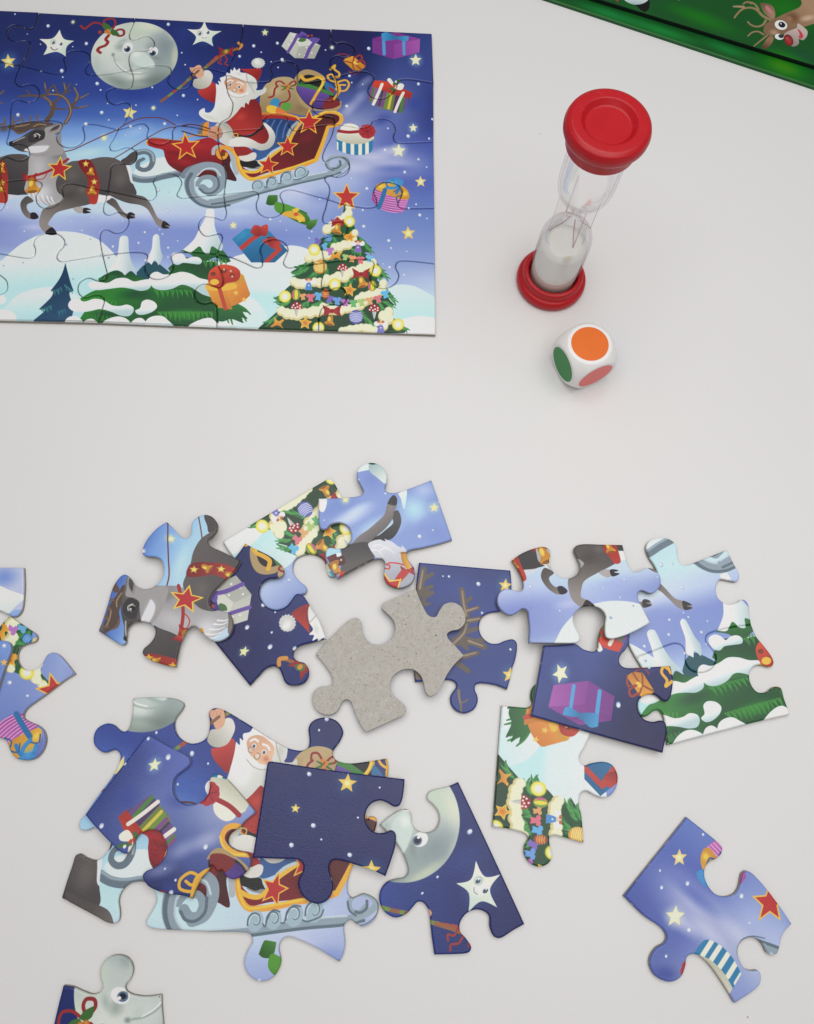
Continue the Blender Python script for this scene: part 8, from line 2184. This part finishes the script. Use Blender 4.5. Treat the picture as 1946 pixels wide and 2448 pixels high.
CUTS={
('V', 0, 0):'-4399,-60! -4296,520!',
('V', 0, 1):'-4296,520! -4169,1229!',
('V', 0, 2):'-4169,1229! -4069,1792!',
('V', 0, 3):'-4069,1792! -3954,2438!',
('V', 0, 4):'-3954,2438! -3844,3054!',
('V', 1, 0):'-3538,-58! -3535,-3 -3538,59 -3553,122 -3602,141 -3666,113 -3727,105 -3772,149 -3775,211 -3745,264 -3681,288 -3606,272 -3562,288 -3559,369 -3573,453 -3606,553!',
('V', 1, 1):'-3606,553! -3626,651 -3623,732 -3572,774 -3494,748 -3431,775 -3398,847 -3422,918 -3489,941 -3562,920 -3609,933 -3617,1003 -3608,1089 -3595,1195!',
('V', 1, 2):'-3595,1195! -3598,1302 -3600,1365 -3561,1393 -3505,1375 -3433,1396 -3399,1447 -3394,1503 -3445,1544 -3514,1536 -3575,1511 -3611,1533 -3614,1595 -3599,1691 -3585,1772!',
('V', 1, 3):'-3585,1772! -3536,1870 -3518,1936 -3530,2017 -3576,2072 -3593,2165 -3561,2307 -3551,2438!',
('V', 1, 4):'-3551,2438! -3539,2537 -3506,2618 -3452,2647 -3400,2689 -3378,2745 -3384,2795 -3425,2823 -3474,2848 -3471,2934 -3452,3053!',
('V', 2, 0):'-2681,-41! -2682,22 -2697,86 -2707,161 -2685,209 -2635,207 -2590,173 -2530,170 -2487,211 -2474,263 -2503,311 -2561,333 -2633,333 -2669,359 -2681,416 -2669,483 -2642,553!',
('V', 2, 1):'-2642,553! -2621,616 -2617,691 -2629,740 -2681,756 -2752,749 -2819,782 -2827,837 -2797,898 -2731,929 -2670,903 -2621,915 -2605,958 -2614,1028 -2639,1115 -2683,1189!',
('V', 2, 2):'-2683,1189! -2708,1275 -2736,1354 -2719,1400 -2670,1401 -2599,1369 -2534,1381 -2500,1424 -2499,1491 -2536,1537 -2602,1537 -2670,1548 -2697,1586 -2694,1665 -2695,1747 -2695,1814!',
('V', 2, 3):'-2695,1814! -2703,1889 -2713,1970 -2701,2025 -2655,2047 -2592,2018 -2528,2035 -2492,2087 -2497,2160 -2536,2209 -2590,2219 -2649,2192 -2692,2200 -2705,2260 -2687,2350 -2664,2433!',
('V', 2, 4):'-2664,2433! -2636,2515 -2608,2603 -2616,2661 -2673,2668 -2747,2646 -2806,2680 -2824,2737 -2801,2798 -2747,2828 -2694,2807 -2634,2807 -2601,2843 -2607,2915 -2617,2989 -2619,3044!',
('V', 3, 0):'-1709,-21! -1705,73 -1712,174 -1741,300 -1783,424 -1812,554!',
('V', 3, 1):'-1812,554! -1808,651 -1777,769 -1731,870 -1749,1002 -1823,1078 -1837,1193!',
('V', 3, 2):'-1837,1193! -1809,1362 -1761,1486 -1731,1624 -1731,1720 -1735,1808!',
('V', 3, 3):'-1735,1808! -1715,1915 -1698,1995 -1721,2058 -1803,2036 -1882,2036 -1916,2099 -1905,2162 -1855,2215 -1789,2205 -1736,2192 -1711,2233 -1730,2312 -1741,2384!',
('V', 3, 4):'-1741,2384! -1736,2468 -1700,2543 -1674,2631 -1693,2695 -1749,2684 -1811,2664 -1869,2689 -1894,2752 -1868,2824 -1806,2849 -1747,2834 -1710,2860 -1697,2944 -1691,3054!',
('V', 4, 0):'-916,-4! -915,79 -904,141 -860,165 -799,152 -736,179 -694,234 -714,286 -780,320 -854,305 -901,349 -902,426 -876,493 -850,544!',
('V', 4, 1):'-850,544! -830,649 -830,745 -881,803 -965,801 -1029,804 -1043,859 -1019,924 -946,964 -856,986 -838,1047!',
('V', 4, 2):'-838,1047! -863,1177 -909,1301 -929,1386 -907,1437 -850,1404 -775,1384 -715,1426 -695,1495 -722,1559 -790,1594 -860,1578 -894,1588 -896,1629 -865,1675 -853,1729 -858,1777 -867,1815!',
('V', 4, 3):'-867,1815! -880,1907 -899,1989 -891,2044 -845,2056 -789,2038 -729,2038 -691,2076 -695,2134 -738,2171 -795,2171 -856,2189 -894,2225 -900,2280 -883,2351 -870,2434!',
('V', 4, 4):'-870,2434! -866,2511 -882,2614 -872,2677 -828,2694 -769,2663 -711,2666 -673,2720 -678,2783 -718,2822 -784,2818 -839,2834 -874,2871 -886,2952 -883,3056!',
('V', 5, 0):'0,0! 19,565!',
('V', 5, 1):'19,565! 23,1195!',
('V', 5, 2):'23,1195! 34,1869!',
('V', 5, 3):'34,1869! 42,2406!',
('V', 5, 4):'42,2406! 51,3057!',
('H', 0, 0):'-4399,-60! -3538,-58!',
('H', 0, 1):'-3538,-58! -2681,-41!',
('H', 0, 2):'-2681,-41! -1709,-21!',
('H', 0, 3):'-1709,-21! -916,-4!',
('H', 0, 4):'-916,-4! 0,0!',
('H', 1, 0):'-4296,520! -3930,516 -3788,518 -3691,534 -3606,553!',
('H', 1, 1):'-3606,553! -3520,571 -3422,596 -3324,621 -3241,618 -3210,578 -3226,511 -3245,452 -3214,385 -3145,359 -3073,367 -3021,413 -3016,486 -3040,544 -3028,606 -2969,621 -2829,597 -2714,567 -2642,553!',
('H', 1, 2):'-2642,553! -2541,515 -2448,487 -2340,493 -2299,525 -2306,601 -2314,661 -2270,718 -2197,742 -2128,712 -2099,639 -2116,561 -2085,503 -2005,496 -1882,527 -1772,552 -1812,554!',
('H', 1, 3):'-1812,554! -1707,594 -1627,627 -1525,630 -1436,618 -1410,557 -1427,470 -1395,408 -1324,386 -1238,400 -1187,458 -1191,546 -1172,608 -1106,617 -975,581 -850,544!',
('H', 1, 4):'-850,544! -749,502 -629,467 -543,491 -512,546 -549,623 -562,683 -524,741 -440,758 -366,716 -313,626 -293,550 -203,532 -81,546 19,565!',
('H', 2, 0):'-4169,1229! -3817,1210 -3680,1204 -3595,1195!',
('H', 2, 1):'-3595,1195! -3514,1163 -3345,1128 -3230,1123 -3163,1151 -3170,1226 -3193,1286 -3164,1353 -3090,1391 -3012,1374 -2960,1312 -2964,1245 -2985,1174 -2950,1143 -2856,1148 -2761,1171 -2683,1189!',
('H', 2, 2):'-2683,1189! -2588,1153 -2488,1116 -2431,1160 -2433,1249 -2383,1317 -2291,1327 -2219,1267 -2222,1182 -2184,1126 -2043,1134 -1840,1186 -1837,1193!',
('H', 2, 3):'-1837,1193! -1723,1159 -1549,1137 -1459,1116 -1456,1032 -1382,958 -1267,979 -1236,1072 -1183,1127 -1023,1084 -838,1047!',
('H', 2, 4):'-838,1047! -729,1059 -609,1079 -533,1050 -505,995 -434,970 -351,998 -313,1069 -328,1167 -296,1216 -192,1216 23,1195!',
('H', 3, 0):'-4069,1792! -3814,1781 -3585,1772!',
('H', 3, 1):'-3585,1772! -3482,1746 -3372,1730 -3290,1735 -3248,1766 -3257,1824 -3279,1886 -3264,1946 -3221,1991 -3164,2004 -3111,1981 -3073,1931 -3055,1883 -3072,1817 -3061,1771 -2996,1755 -2868,1781 -2775,1800 -2695,1814!',
('H', 3, 2):'-2695,1814! -2590,1837 -2475,1859 -2382,1883 -2323,1886 -2292,1831 -2306,1764 -2330,1707 -2305,1643 -2240,1613 -2146,1634 -2097,1693 -2108,1769 -2123,1827 -2079,1857 -2001,1846 -1867,1824 -1735,1808!',
('H', 3, 3):'-1735,1808! -1651,1790 -1538,1772 -1470,1769 -1444,1812 -1459,1891 -1433,1973 -1363,2017 -1284,2004 -1231,1949 -1238,1868 -1267,1795 -1242,1753 -1175,1736 -1058,1765 -954,1795 -867,1815!',
('H', 3, 4):'-867,1815! -756,1855 -641,1877 -526,1890 -458,1867 -458,1795 -483,1727 -452,1660 -383,1625 -290,1644 -241,1699 -253,1773 -277,1844 -240,1881 -125,1879 34,1869!',
('H', 4, 0):'-3954,2438! -3705,2431 -3551,2438!',
('H', 4, 1):'-3551,2438! -3484,2448 -3372,2467 -3260,2481 -3209,2460 -3209,2396 -3229,2345 -3213,2283 -3151,2249 -3052,2247 -2990,2300 -2987,2362 -3018,2414 -3027,2469 -2984,2503 -2867,2479 -2664,2433!',
('H', 4, 2):'-2664,2433! -2556,2412 -2448,2395 -2338,2396 -2301,2428 -2313,2490 -2310,2553 -2270,2615 -2202,2636 -2128,2610 -2088,2548 -2094,2481 -2112,2424 -2073,2385 -1952,2376 -1741,2384!',
('H', 4, 3):'-1741,2384! -1739,2388 -1626,2412 -1511,2459 -1420,2500 -1371,2482 -1379,2402 -1395,2325 -1358,2253 -1270,2229 -1201,2259 -1169,2316 -1183,2382 -1198,2450 -1154,2490 -1066,2474 -870,2434!',
('H', 4, 4):'-870,2434! -735,2410 -601,2388 -500,2389 -460,2421 -474,2509 -487,2567 -449,2636 -359,2652 -283,2604 -255,2527 -283,2451 -262,2398 -175,2388 42,2406!',
('H', 5, 0):'-3844,3054! -3452,3053!',
('H', 5, 1):'-3452,3053! -2619,3044!',
('H', 5, 2):'-2619,3044! -1691,3054!',
('H', 5, 3):'-1691,3054! -883,3056!',
('H', 5, 4):'-883,3056! 51,3057!',
}

def print_image(name, pr, grey=0.07):
    """painted colours are as seen on the table; divide the light out, keep the paper's own colour"""
    c = np.clip(pr.im, 0, 1); lin = np.where(c <= .04045, c / 12.92, ((c + .055) / 1.055) ** 2.4)
    lum = lin @ np.array([.2126, .7152, .0722]); lin = lin * (1 - grey) + lum[..., None] * grey; blue = np.clip((lin[..., 2:] - lin[..., :1]) / (lin[..., 2:] + .02), 0, 1); lin = lin * (1 + blue * np.array([-.16, .03, -.02]))
    lin = np.clip((lin - np.array([.016, .015, .008])) / LIT, 0.004, 0.82)
    s = np.where(lin <= .0031308, lin * 12.92, 1.055 * lin ** (1 / 2.4) - .055)
    px = np.ones((pr.H, pr.W, 4), np.float32); px[..., :3] = s[::-1]
    im = bpy.data.images.new(name, pr.W, pr.H, alpha=False); im.colorspace_settings.name = 'sRGB'
    im.pixels.foreach_set(px.ravel()); im.update(); im.pack(); return im

TABLE = make_table_mat(); CARD = make_card_mat('cardboard_edge'); CARDBACK = make_card_mat('grey_card_back', True)

# ------------------------------------------------------------------ the table
def box_mesh(x0, x1, y0, y1, z0, z1):
    V = [(x, y, z) for z in (z0, z1) for y in (y0, y1) for x in (x0, x1)]
    F = [(0, 2, 3, 1), (4, 5, 7, 6), (0, 1, 5, 4), (2, 6, 7, 3), (0, 4, 6, 2), (1, 3, 7, 5)]
    return V, F
V, F = box_mesh(-700, 800, -480, 900, -28, 0)
tag(mesh_obj('table_top', V, F, [TABLE]), kind='structure')

# ------------------------------------------------------------------ jigsaw pieces
T = 2.2
def inset(P, d):
    """offset a closed outline inwards by d mm (P counter-clockwise)"""
    a = np.roll(P, 1, 0); b = np.roll(P, -1, 0)
    e1 = P - a; e2 = b - P
    e1 = e1 / np.maximum(np.hypot(*e1.T), 1e-6)[:, None]; e2 = e2 / np.maximum(np.hypot(*e2.T), 1e-6)[:, None]
    n1 = np.c_[-e1[:, 1], e1[:, 0]]; n2 = np.c_[-e2[:, 1], e2[:, 0]]
    n = n1 + n2; L = np.hypot(*n.T); n = n / np.maximum(L, .35)[:, None]
    k = 1 / np.maximum((n * n1).sum(1), .6)
    return P + n * (d * k)[:, None]
def tidy(P, dmin=.12):
    out = [P[0]]
    for q in P[1:]:
        if np.hypot(*(q - out[-1])) > dmin: out.append(q)
    if np.hypot(*(out[-1] - out[0])) < dmin: out.pop()
    P = np.array(out); x, y = P.T
    if (x * np.roll(y, -1) - np.roll(x, -1) * y).sum() < 0: P = P[::-1]
    return P
def piece_obj(name, P, plane, uvf, front, loc, back=False, parent=None, gap=0.0):
    """die-cut card piece: P outline in mm about loc, plane = (a,b,c) of its top face in table mm"""
    P = tidy(P)
    if gap: P = inset(P, gap)
    a, b, c = plane
    prof = [(0.0, -T), (0.0, -0.70), (0.06, -0.42), (0.18, -0.18), (0.38, -0.045), (0.62, 0.0)] if not back else [(0.0, -T), (0.0, -0.22), (0.06, -0.07), (0.2, 0.0)]
    V = []; UV = []; RIM = []; n = len(P)
    for k, (d, dz) in enumerate(prof):
        RIM += [(0.0, 1.0, 0.8, 0.35, 0.0, 0.0)[k] if not back else 0.0] * n
        Q = inset(P, d) if d else P
        for x, y in Q:
            V.append((x, y, a + b * (x + loc[0]) + c * (y + loc[1]) + dz)); UV.append(uvf(x, y))
    F = []; mi = []; sm = []
    for k in range(len(prof) - 1):
        for i in range(n):
            j = (i + 1) % n
            F.append((k * n + i, k * n + j, (k + 1) * n + j, (k + 1) * n + i)); mi.append(0 if k == 0 else 1); sm.append(k > 0)
    for base, d, flip, mat in (((len(prof) - 1) * n, prof[-1][0], False, 1), (0, 0.0, True, 2)):
        Q = inset(P, d) if d else P
        vs, _, fs, ov, _, _ = delaunay_2d_cdt([Vector(q) for q in Q], [(i, (i + 1) % n) for i in range(n)], [], 1, 1e-4)
        vid = []
        for q, src in zip(vs, ov):
            if src: vid.append(base + src[0])
            else:
                vid.append(len(V)); RIM.append(0.0); dz = prof[-1][1] if not flip else prof[0][1]
                V.append((q[0], q[1], a + b * (q[0] + loc[0]) + c * (q[1] + loc[1]) + dz)); UV.append(uvf(q[0], q[1]))
        for f in fs:
            t = tuple(vid[i] for i in f)
            if len(set(t)) == len(t): F.append(t[::-1] if flip else t); mi.append(mat); sm.append(False)
    mats = [CARD, front, CARDBACK] if not back else [CARD, CARDBACK, front]
    o = mesh_obj(name, V, F, mats, mi, UV, sm, parent, (loc[0], loc[1], 0))
    o.data.attributes.new('rim', 'FLOAT', 'POINT').data.foreach_set('value', RIM)
    return o

M0 = (-226.0, -4.0, 232.0, 162.0)        # master print: left, top, width, height in puzzle mm
pr = Print(*M0, 10); pr.run(MASTER)
PRINT_MAIN = make_print_mat('jigsaw_print', print_image('jigsaw_print', pr))
def uv_master(u, v): return ((u - M0[0]) / M0[2], 1 - (v - M0[1]) / M0[3])

GROUP = 'loose jigsaw pieces on the table'
for key, label, org, plane, outline, uv, sheet, back in PIECES:
    P = spline(outline, True, seg=8)
    mat = PRINT_MAIN
    if sheet:
        base, w, h, cmds = sheet
        p2 = Print(0, 0, w, h, 12, base); p2.run(cmds)
        mat = make_print_mat('print_' + key, print_image('print_' + key, p2))
        uvf = lambda x, y, w=w, h=h, u=uv: ((x + u[2]) / w, 1 - (u[3] - y) / h)
    elif uv:
        def uvf(x, y, q=uv):
            z = complex(q[0], q[1]) * complex(x, -y) + complex(q[2], q[3]); return uv_master(z.real, z.imag)
    else: uvf = lambda x, y: (0.3, 0.8)
    o = piece_obj('jigsaw_piece', P, plane, uvf, mat, org, back)
    tag(o, label, 'jigsaw piece', GROUP)

# ------------------------------------------------------------------ the part-built jigsaw: a grid of interlocking pieces, each its own part
PO = (-13.27, 319.87); PA = R(5.3)
asm = empty('assembled_jigsaw', (PO[0], PO[1], 0))
tag(asm, 'part-built jigsaw of a winter night with sleigh, reindeer and decorated tree', 'jigsaw puzzle')
def to_table(Q): # puzzle mm (u right, v down) -> mm about the jigsaw's corner
    u, v = Q.T; return np.c_[u * math.cos(PA) + v * math.sin(PA), u * math.sin(PA) - v * math.cos(PA)]
def cut(line, i, j): return spline(CUTS[line, i, j], False, seg=8)
NC, NR = 5, 5
for r in range(NR):
    for c in range(NC):
        top = cut('H', r, c); bot = cut('H', r + 1, c); lef = cut('V', c, r); rig = cut('V', c + 1, r)
        loop = np.concatenate([top[:-1], rig[:-1], bot[::-1][:-1], lef[::-1][:-1]])
        Q = to_table(loop); cx = (Q.min(0) + Q.max(0)) / 2
        def uvf(x, y, cx=cx):
            X, Y = x + cx[0], y + cx[1]; return uv_master(X * math.cos(PA) + Y * math.sin(PA), X * math.sin(PA) - Y * math.cos(PA))
        lift = ((r * 7 + c * 11) % 5) * 0.045 + (0.35 if (r, c) == (0, 0) else 0)
        sl = 0.0016 * (((r * 5 + c * 3) % 4) - 1.5), 0.0016 * (((r * 3 + c * 7) % 5) - 2)
        piece_obj('puzzle_piece', Q - cx, (T + 0.08 + lift - sl[0] * cx[0] - sl[1] * cx[1], sl[0], sl[1]), uvf, PRINT_MAIN, (cx[0], cx[1]), parent=asm, gap=0.11)

# ------------------------------------------------------------------ sand timer
RED = make_plastic('red_plastic', (0.45, 0.006, 0.012), 0.33, True, 0.36)
CLEAR = make_clear('clear_plastic', (0.99, 0.988, 0.99), (0.54, 0.47, 0.52))
CLEARFIN = make_clear('clear_plastic_strut', (0.66, 0.53, 0.55), (0.42, 0.29, 0.31))
CLEARWEB = make_clear('clear_plastic_web', (0.985, 0.975, 0.98), (0.93, 0.90, 0.91), 0.06)
tm = empty('sand_timer', (47.90, 199.30, 0.16)); tm.rotation_euler = (0, R(0.66), 0)
tag(tm, 'clear sand timer with red caps standing upright behind the dice', 'sand timer')
HT = 89.8
base = [(0, 0), (13.4, 0), (14.2, 0.9), (14.2, 3.0), (13.6, 4.4), (12.4, 4.9), (12.2, 7.2), (11.9, 7.9), (10.7, 8.2), (10.02, 7.7), (10.0, 3.0), (0, 3.0)]
lathe('cap', rounded(base, 0.7), [RED], 96, tm)
capp = [(0, HT - 1.9), (7.3, HT - 1.9), (7.7, HT - 1.7), (8.9, HT - 0.35), (9.2, HT - 0.05), (9.6, HT), (12.2, HT), (13.6, HT - 0.9), (14.2, HT - 2.6), (14.1, HT - 4.4), (13.2, HT - 6.0), (12.1, HT - 6.6), (11.9, HT - 10.6), (11.5, HT - 11.2), (10.4, HT - 11.2), (10.3, HT - 4.0), (0, HT - 4.0)]
capp = [(r * .985, z) for r, z in capp]
lathe('cap', rounded(capp, 0.4), [RED], 96, tm)
def bulb(flip):
    p = [(9.95, 3.6), (9.95, 14), (9.95, 26), (9.9, 29), (9.55, 31.6), (8.7, 33.9), (7.3, 35.8), (5.6, 37.2), (4.1, 38.3), (3.1, 39.8), (2.3, 41.8), (1.8, 43.2), (1.7, HT / 2)]
    return [(r, HT - z) for r, z in reversed(p)] if flip else p
outer = rounded(bulb(False), 1.0) + rounded(bulb(True), 1.0)
inner = [(max(r - 0.75, 0.5), z) for r, z in outer]
lathe('glass_tube', outer + inner[::-1], [CLEAR], 96, tm)
m, nt, P_, N_, L_ = new_mat('pale_sand'); v_ = tex_coord(N_, L_, 1.0)
L_.new(mixc(N_, L_, noise(N_, L_, v_, 3500, 1), (0.72, 0.72, 0.67), (0.84, 0.84, 0.79)), P_.inputs['Base Color']); P_.inputs['Roughness'].default_value = 0.95
sp_ = ramp(N_, L_, noise(N_, L_, tex_coord(N_, L_, 1.0), 900, 0), [(0.80, (0, 0, 0)), (0.83, (1, 1, 1))])
lathe('sand', rounded([(0, 3.7), (9.18, 3.7), (9.18, 25.6), (8.4, 26.6), (4.0, 27.2), (0, 27.4)], 0.8), [m], 64, tm)
for k in range(4):
    a = R(12 + 90 * k); ca, sa = math.cos(a), math.sin(a); t = 0.26
    ring = [(1.5, 43.2), (3.5, 39.4), (6.4, 36.6), (8.0, 34.9), (8.0, HT - 34.9), (6.4, HT - 36.6), (3.5, HT - 39.4), (1.5, HT - 43.2)]
    V = []; F = []; m_ = len(ring)
    for s in (-t, t):
        for r_, z_ in ring: V.append((r_ * ca - s * sa, r_ * sa + s * ca, z_))
    for i in range(m_):
        j = (i + 1) % m_; F.append((i, j, m_ + j, m_ + i))
    F += [tuple(range(m_)), tuple(range(2 * m_ - 1, m_ - 1, -1))]
    mesh_obj('strut', V, F, [CLEARFIN, CLEARWEB], [0, 0, 0, 0, 1, 1, 1, 1] + [1, 1], smooth=False, parent=tm)

# ------------------------------------------------------------------ colour dice
DS = 18.97 / 2
SPH = math.hypot(DS, 8.35)
def on_die(p):
    """a ball with six flats"""
    p = np.asarray(p, float); q = p / np.linalg.norm(p) * SPH
    m = np.abs(p).max(); f = p / m * DS                      # the cube's own surface
    if np.linalg.norm(f) < SPH: return f
    return np.clip(q, -DS, DS)
white = make_plastic('white_painted_wood', (0.84, 0.83, 0.81), 0.36, False, 0.45)
die = empty('dice', (61.55, 161.89, DS), 0.5349)
tag(die, 'white dice with orange, green and pink spots in front of the sand timer', 'dice')
n = 44; V = []; F = []; idx = {}
axes = [((1, 0, 0), (0, 1, 0), (0, 0, 1)), ((0, 1, 0), (0, 0, 1), (1, 0, 0)), ((0, 0, 1), (1, 0, 0), (0, 1, 0))]
g = [-DS + 2 * DS * i / n for i in range(n + 1)]
for u, v, w in axes:
    u, v, w = map(np.array, (u, v, w))
    for s in (1, -1):
        grid = []
        for a in g:
            row = []
            for b in g:
                p = on_die(u * a + v * b + w * (DS * s)); k = tuple(np.round(p, 4))
                if k not in idx: idx[k] = len(V); V.append(tuple(p))
                row.append(idx[k])
            grid.append(row)
        for i in range(n):
            for j in range(n):
                f = (grid[i][j], grid[i + 1][j], grid[i + 1][j + 1], grid[i][j + 1])
                F.append(f if s > 0 else f[::-1])
mesh_obj('body', V, F, [white], smooth=True, parent=die)
def spot(w, u, v, name, col):
    w, u, v = map(lambda t: np.array(t, float), (w, u, v))
    V = []; F = []; m_ = 48
    for k, r in enumerate((0.001, 2.5, 4.6, 5.6, 6.4, 7.15)):
        for i in range(m_):
            a = 2 * math.pi * i / m_
            p = on_die(w * DS + (u * math.cos(a) + v * math.sin(a)) * r)
            V.append(tuple(p + w * 0.03))
    for k in range(5):
        for i in range(m_):
            j = (i + 1) % m_; F.append((k * m_ + i, (k + 1) * m_ + i, (k + 1) * m_ + j, k * m_ + j))
    o = mesh_obj('spot', V, F, [make_plastic(name, col, 0.42, False, 0.4)], smooth=True, parent=die)
    o['label'] = name.split('_')[0] + ' spot on the dice'
X, Y, Z = (1, 0, 0), (0, 1, 0), (0, 0, 1); nX, nY, nZ = (-1, 0, 0), (0, -1, 0), (0, 0, -1)
spot(Z, X, Y, 'orange_spot', (0.80, 0.16, 0.012)); spot(nX, nY, Z, 'green_spot', (0.018, 0.24, 0.045)); spot(nY, X, Z, 'pink_spot', (0.86, 0.17, 0.155))
spot(X, Y, Z, 'blue_spot', (0.02, 0.10, 0.45)); spot(Y, nX, Z, 'yellow_spot', (0.75, 0.55, 0.03)); spot(nZ, Y, X, 'violet_spot', (0.20, 0.05, 0.30))

# ------------------------------------------------------------------ game box corner
BX0, BY0, BW, BH = 40.0, -20.0, 150.0, 84.0
pb = Print(BX0, BY0, BW, BH, 10, '0d5225'); pb.run(BOXART)
BOXP = make_print_mat('box_print', print_image('box_print', pb, 0.0), 0.45, 0.35, 0.25)
bx = empty('game_box', (-3.39, 359.93, 0), R(-15.333))
tag(bx, 'green game box with a printed reindeer head, beyond the sand timer', 'game box')
def slab(name, w, h, z0, z1, mats, rot, off, side, rad):
    """board with softened edges; print on top, side material round the rim"""
    c, s = math.cos(rot), math.sin(rot)
    def tr(x, y): return (off[0] + x * c - y * s, off[1] + x * s + y * c)
    rings = [(0.0, z0), (0.0, z1 - rad), (rad * .3, z1 - rad * .3), (rad, z1)]
    V = []; UV = []; F = []; mi = []
    N8 = 8; cr = 2.0
    def outline(d):
        o = []
        for qx, qy, a0 in ((w - cr, cr, -90), (w - cr, h - cr, 0), (cr, h - cr, 90), (cr, cr, 180)):
            for k in range(N8 + 1):
                a = R(a0 + 90 * k / N8); o.append((qx + (cr - d) * math.cos(a), qy + (cr - d) * math.sin(a)))
        return o
    for d, z in rings:
        for x, y in outline(d):
            X_, Y_ = tr(x, y); V.append((X_, Y_, z)); UV.append(((X_ - BX0) / BW, 1 - ((60 - Y_) - BY0) / BH))
    m_ = 4 * (N8 + 1)
    for k in range(len(rings) - 1):
        for i in range(m_):
            j = (i + 1) % m_; F.append((k * m_ + i, k * m_ + j, (k + 1) * m_ + j, (k + 1) * m_ + i)); mi.append(side[k])
    F.append(tuple(range(3 * m_, 4 * m_))); mi.append(0); F.append(tuple(range(m_ - 1, -1, -1))); mi.append(side[0])
    return mesh_obj(name, V, F, mats, mi, UV, False, bx)
BLACK = make_plastic('black_lid_edge', (0.004, 0.014, 0.007), 0.6, False, 0.15)  # near-black green on the lid panel's side walls
WORN = make_plastic('worn_green_edge', (0.045, 0.17, 0.045), 0.6, False, 0.2)
EDGE = make_plastic('green_box_side', (0.010, 0.085, 0.026), 0.45, False, 0.3)
slab('base_board', 230, 170, 0, 1.7, [BOXP, EDGE, WORN], 0, (0, 0), (1, 2, 2), 0.45)
slab('lid_panel', 214, 154, 1.75, 3.7, [BOXP, BLACK], R(1.45), (3.0, 5.3), (1, 1, 1), 0.25)
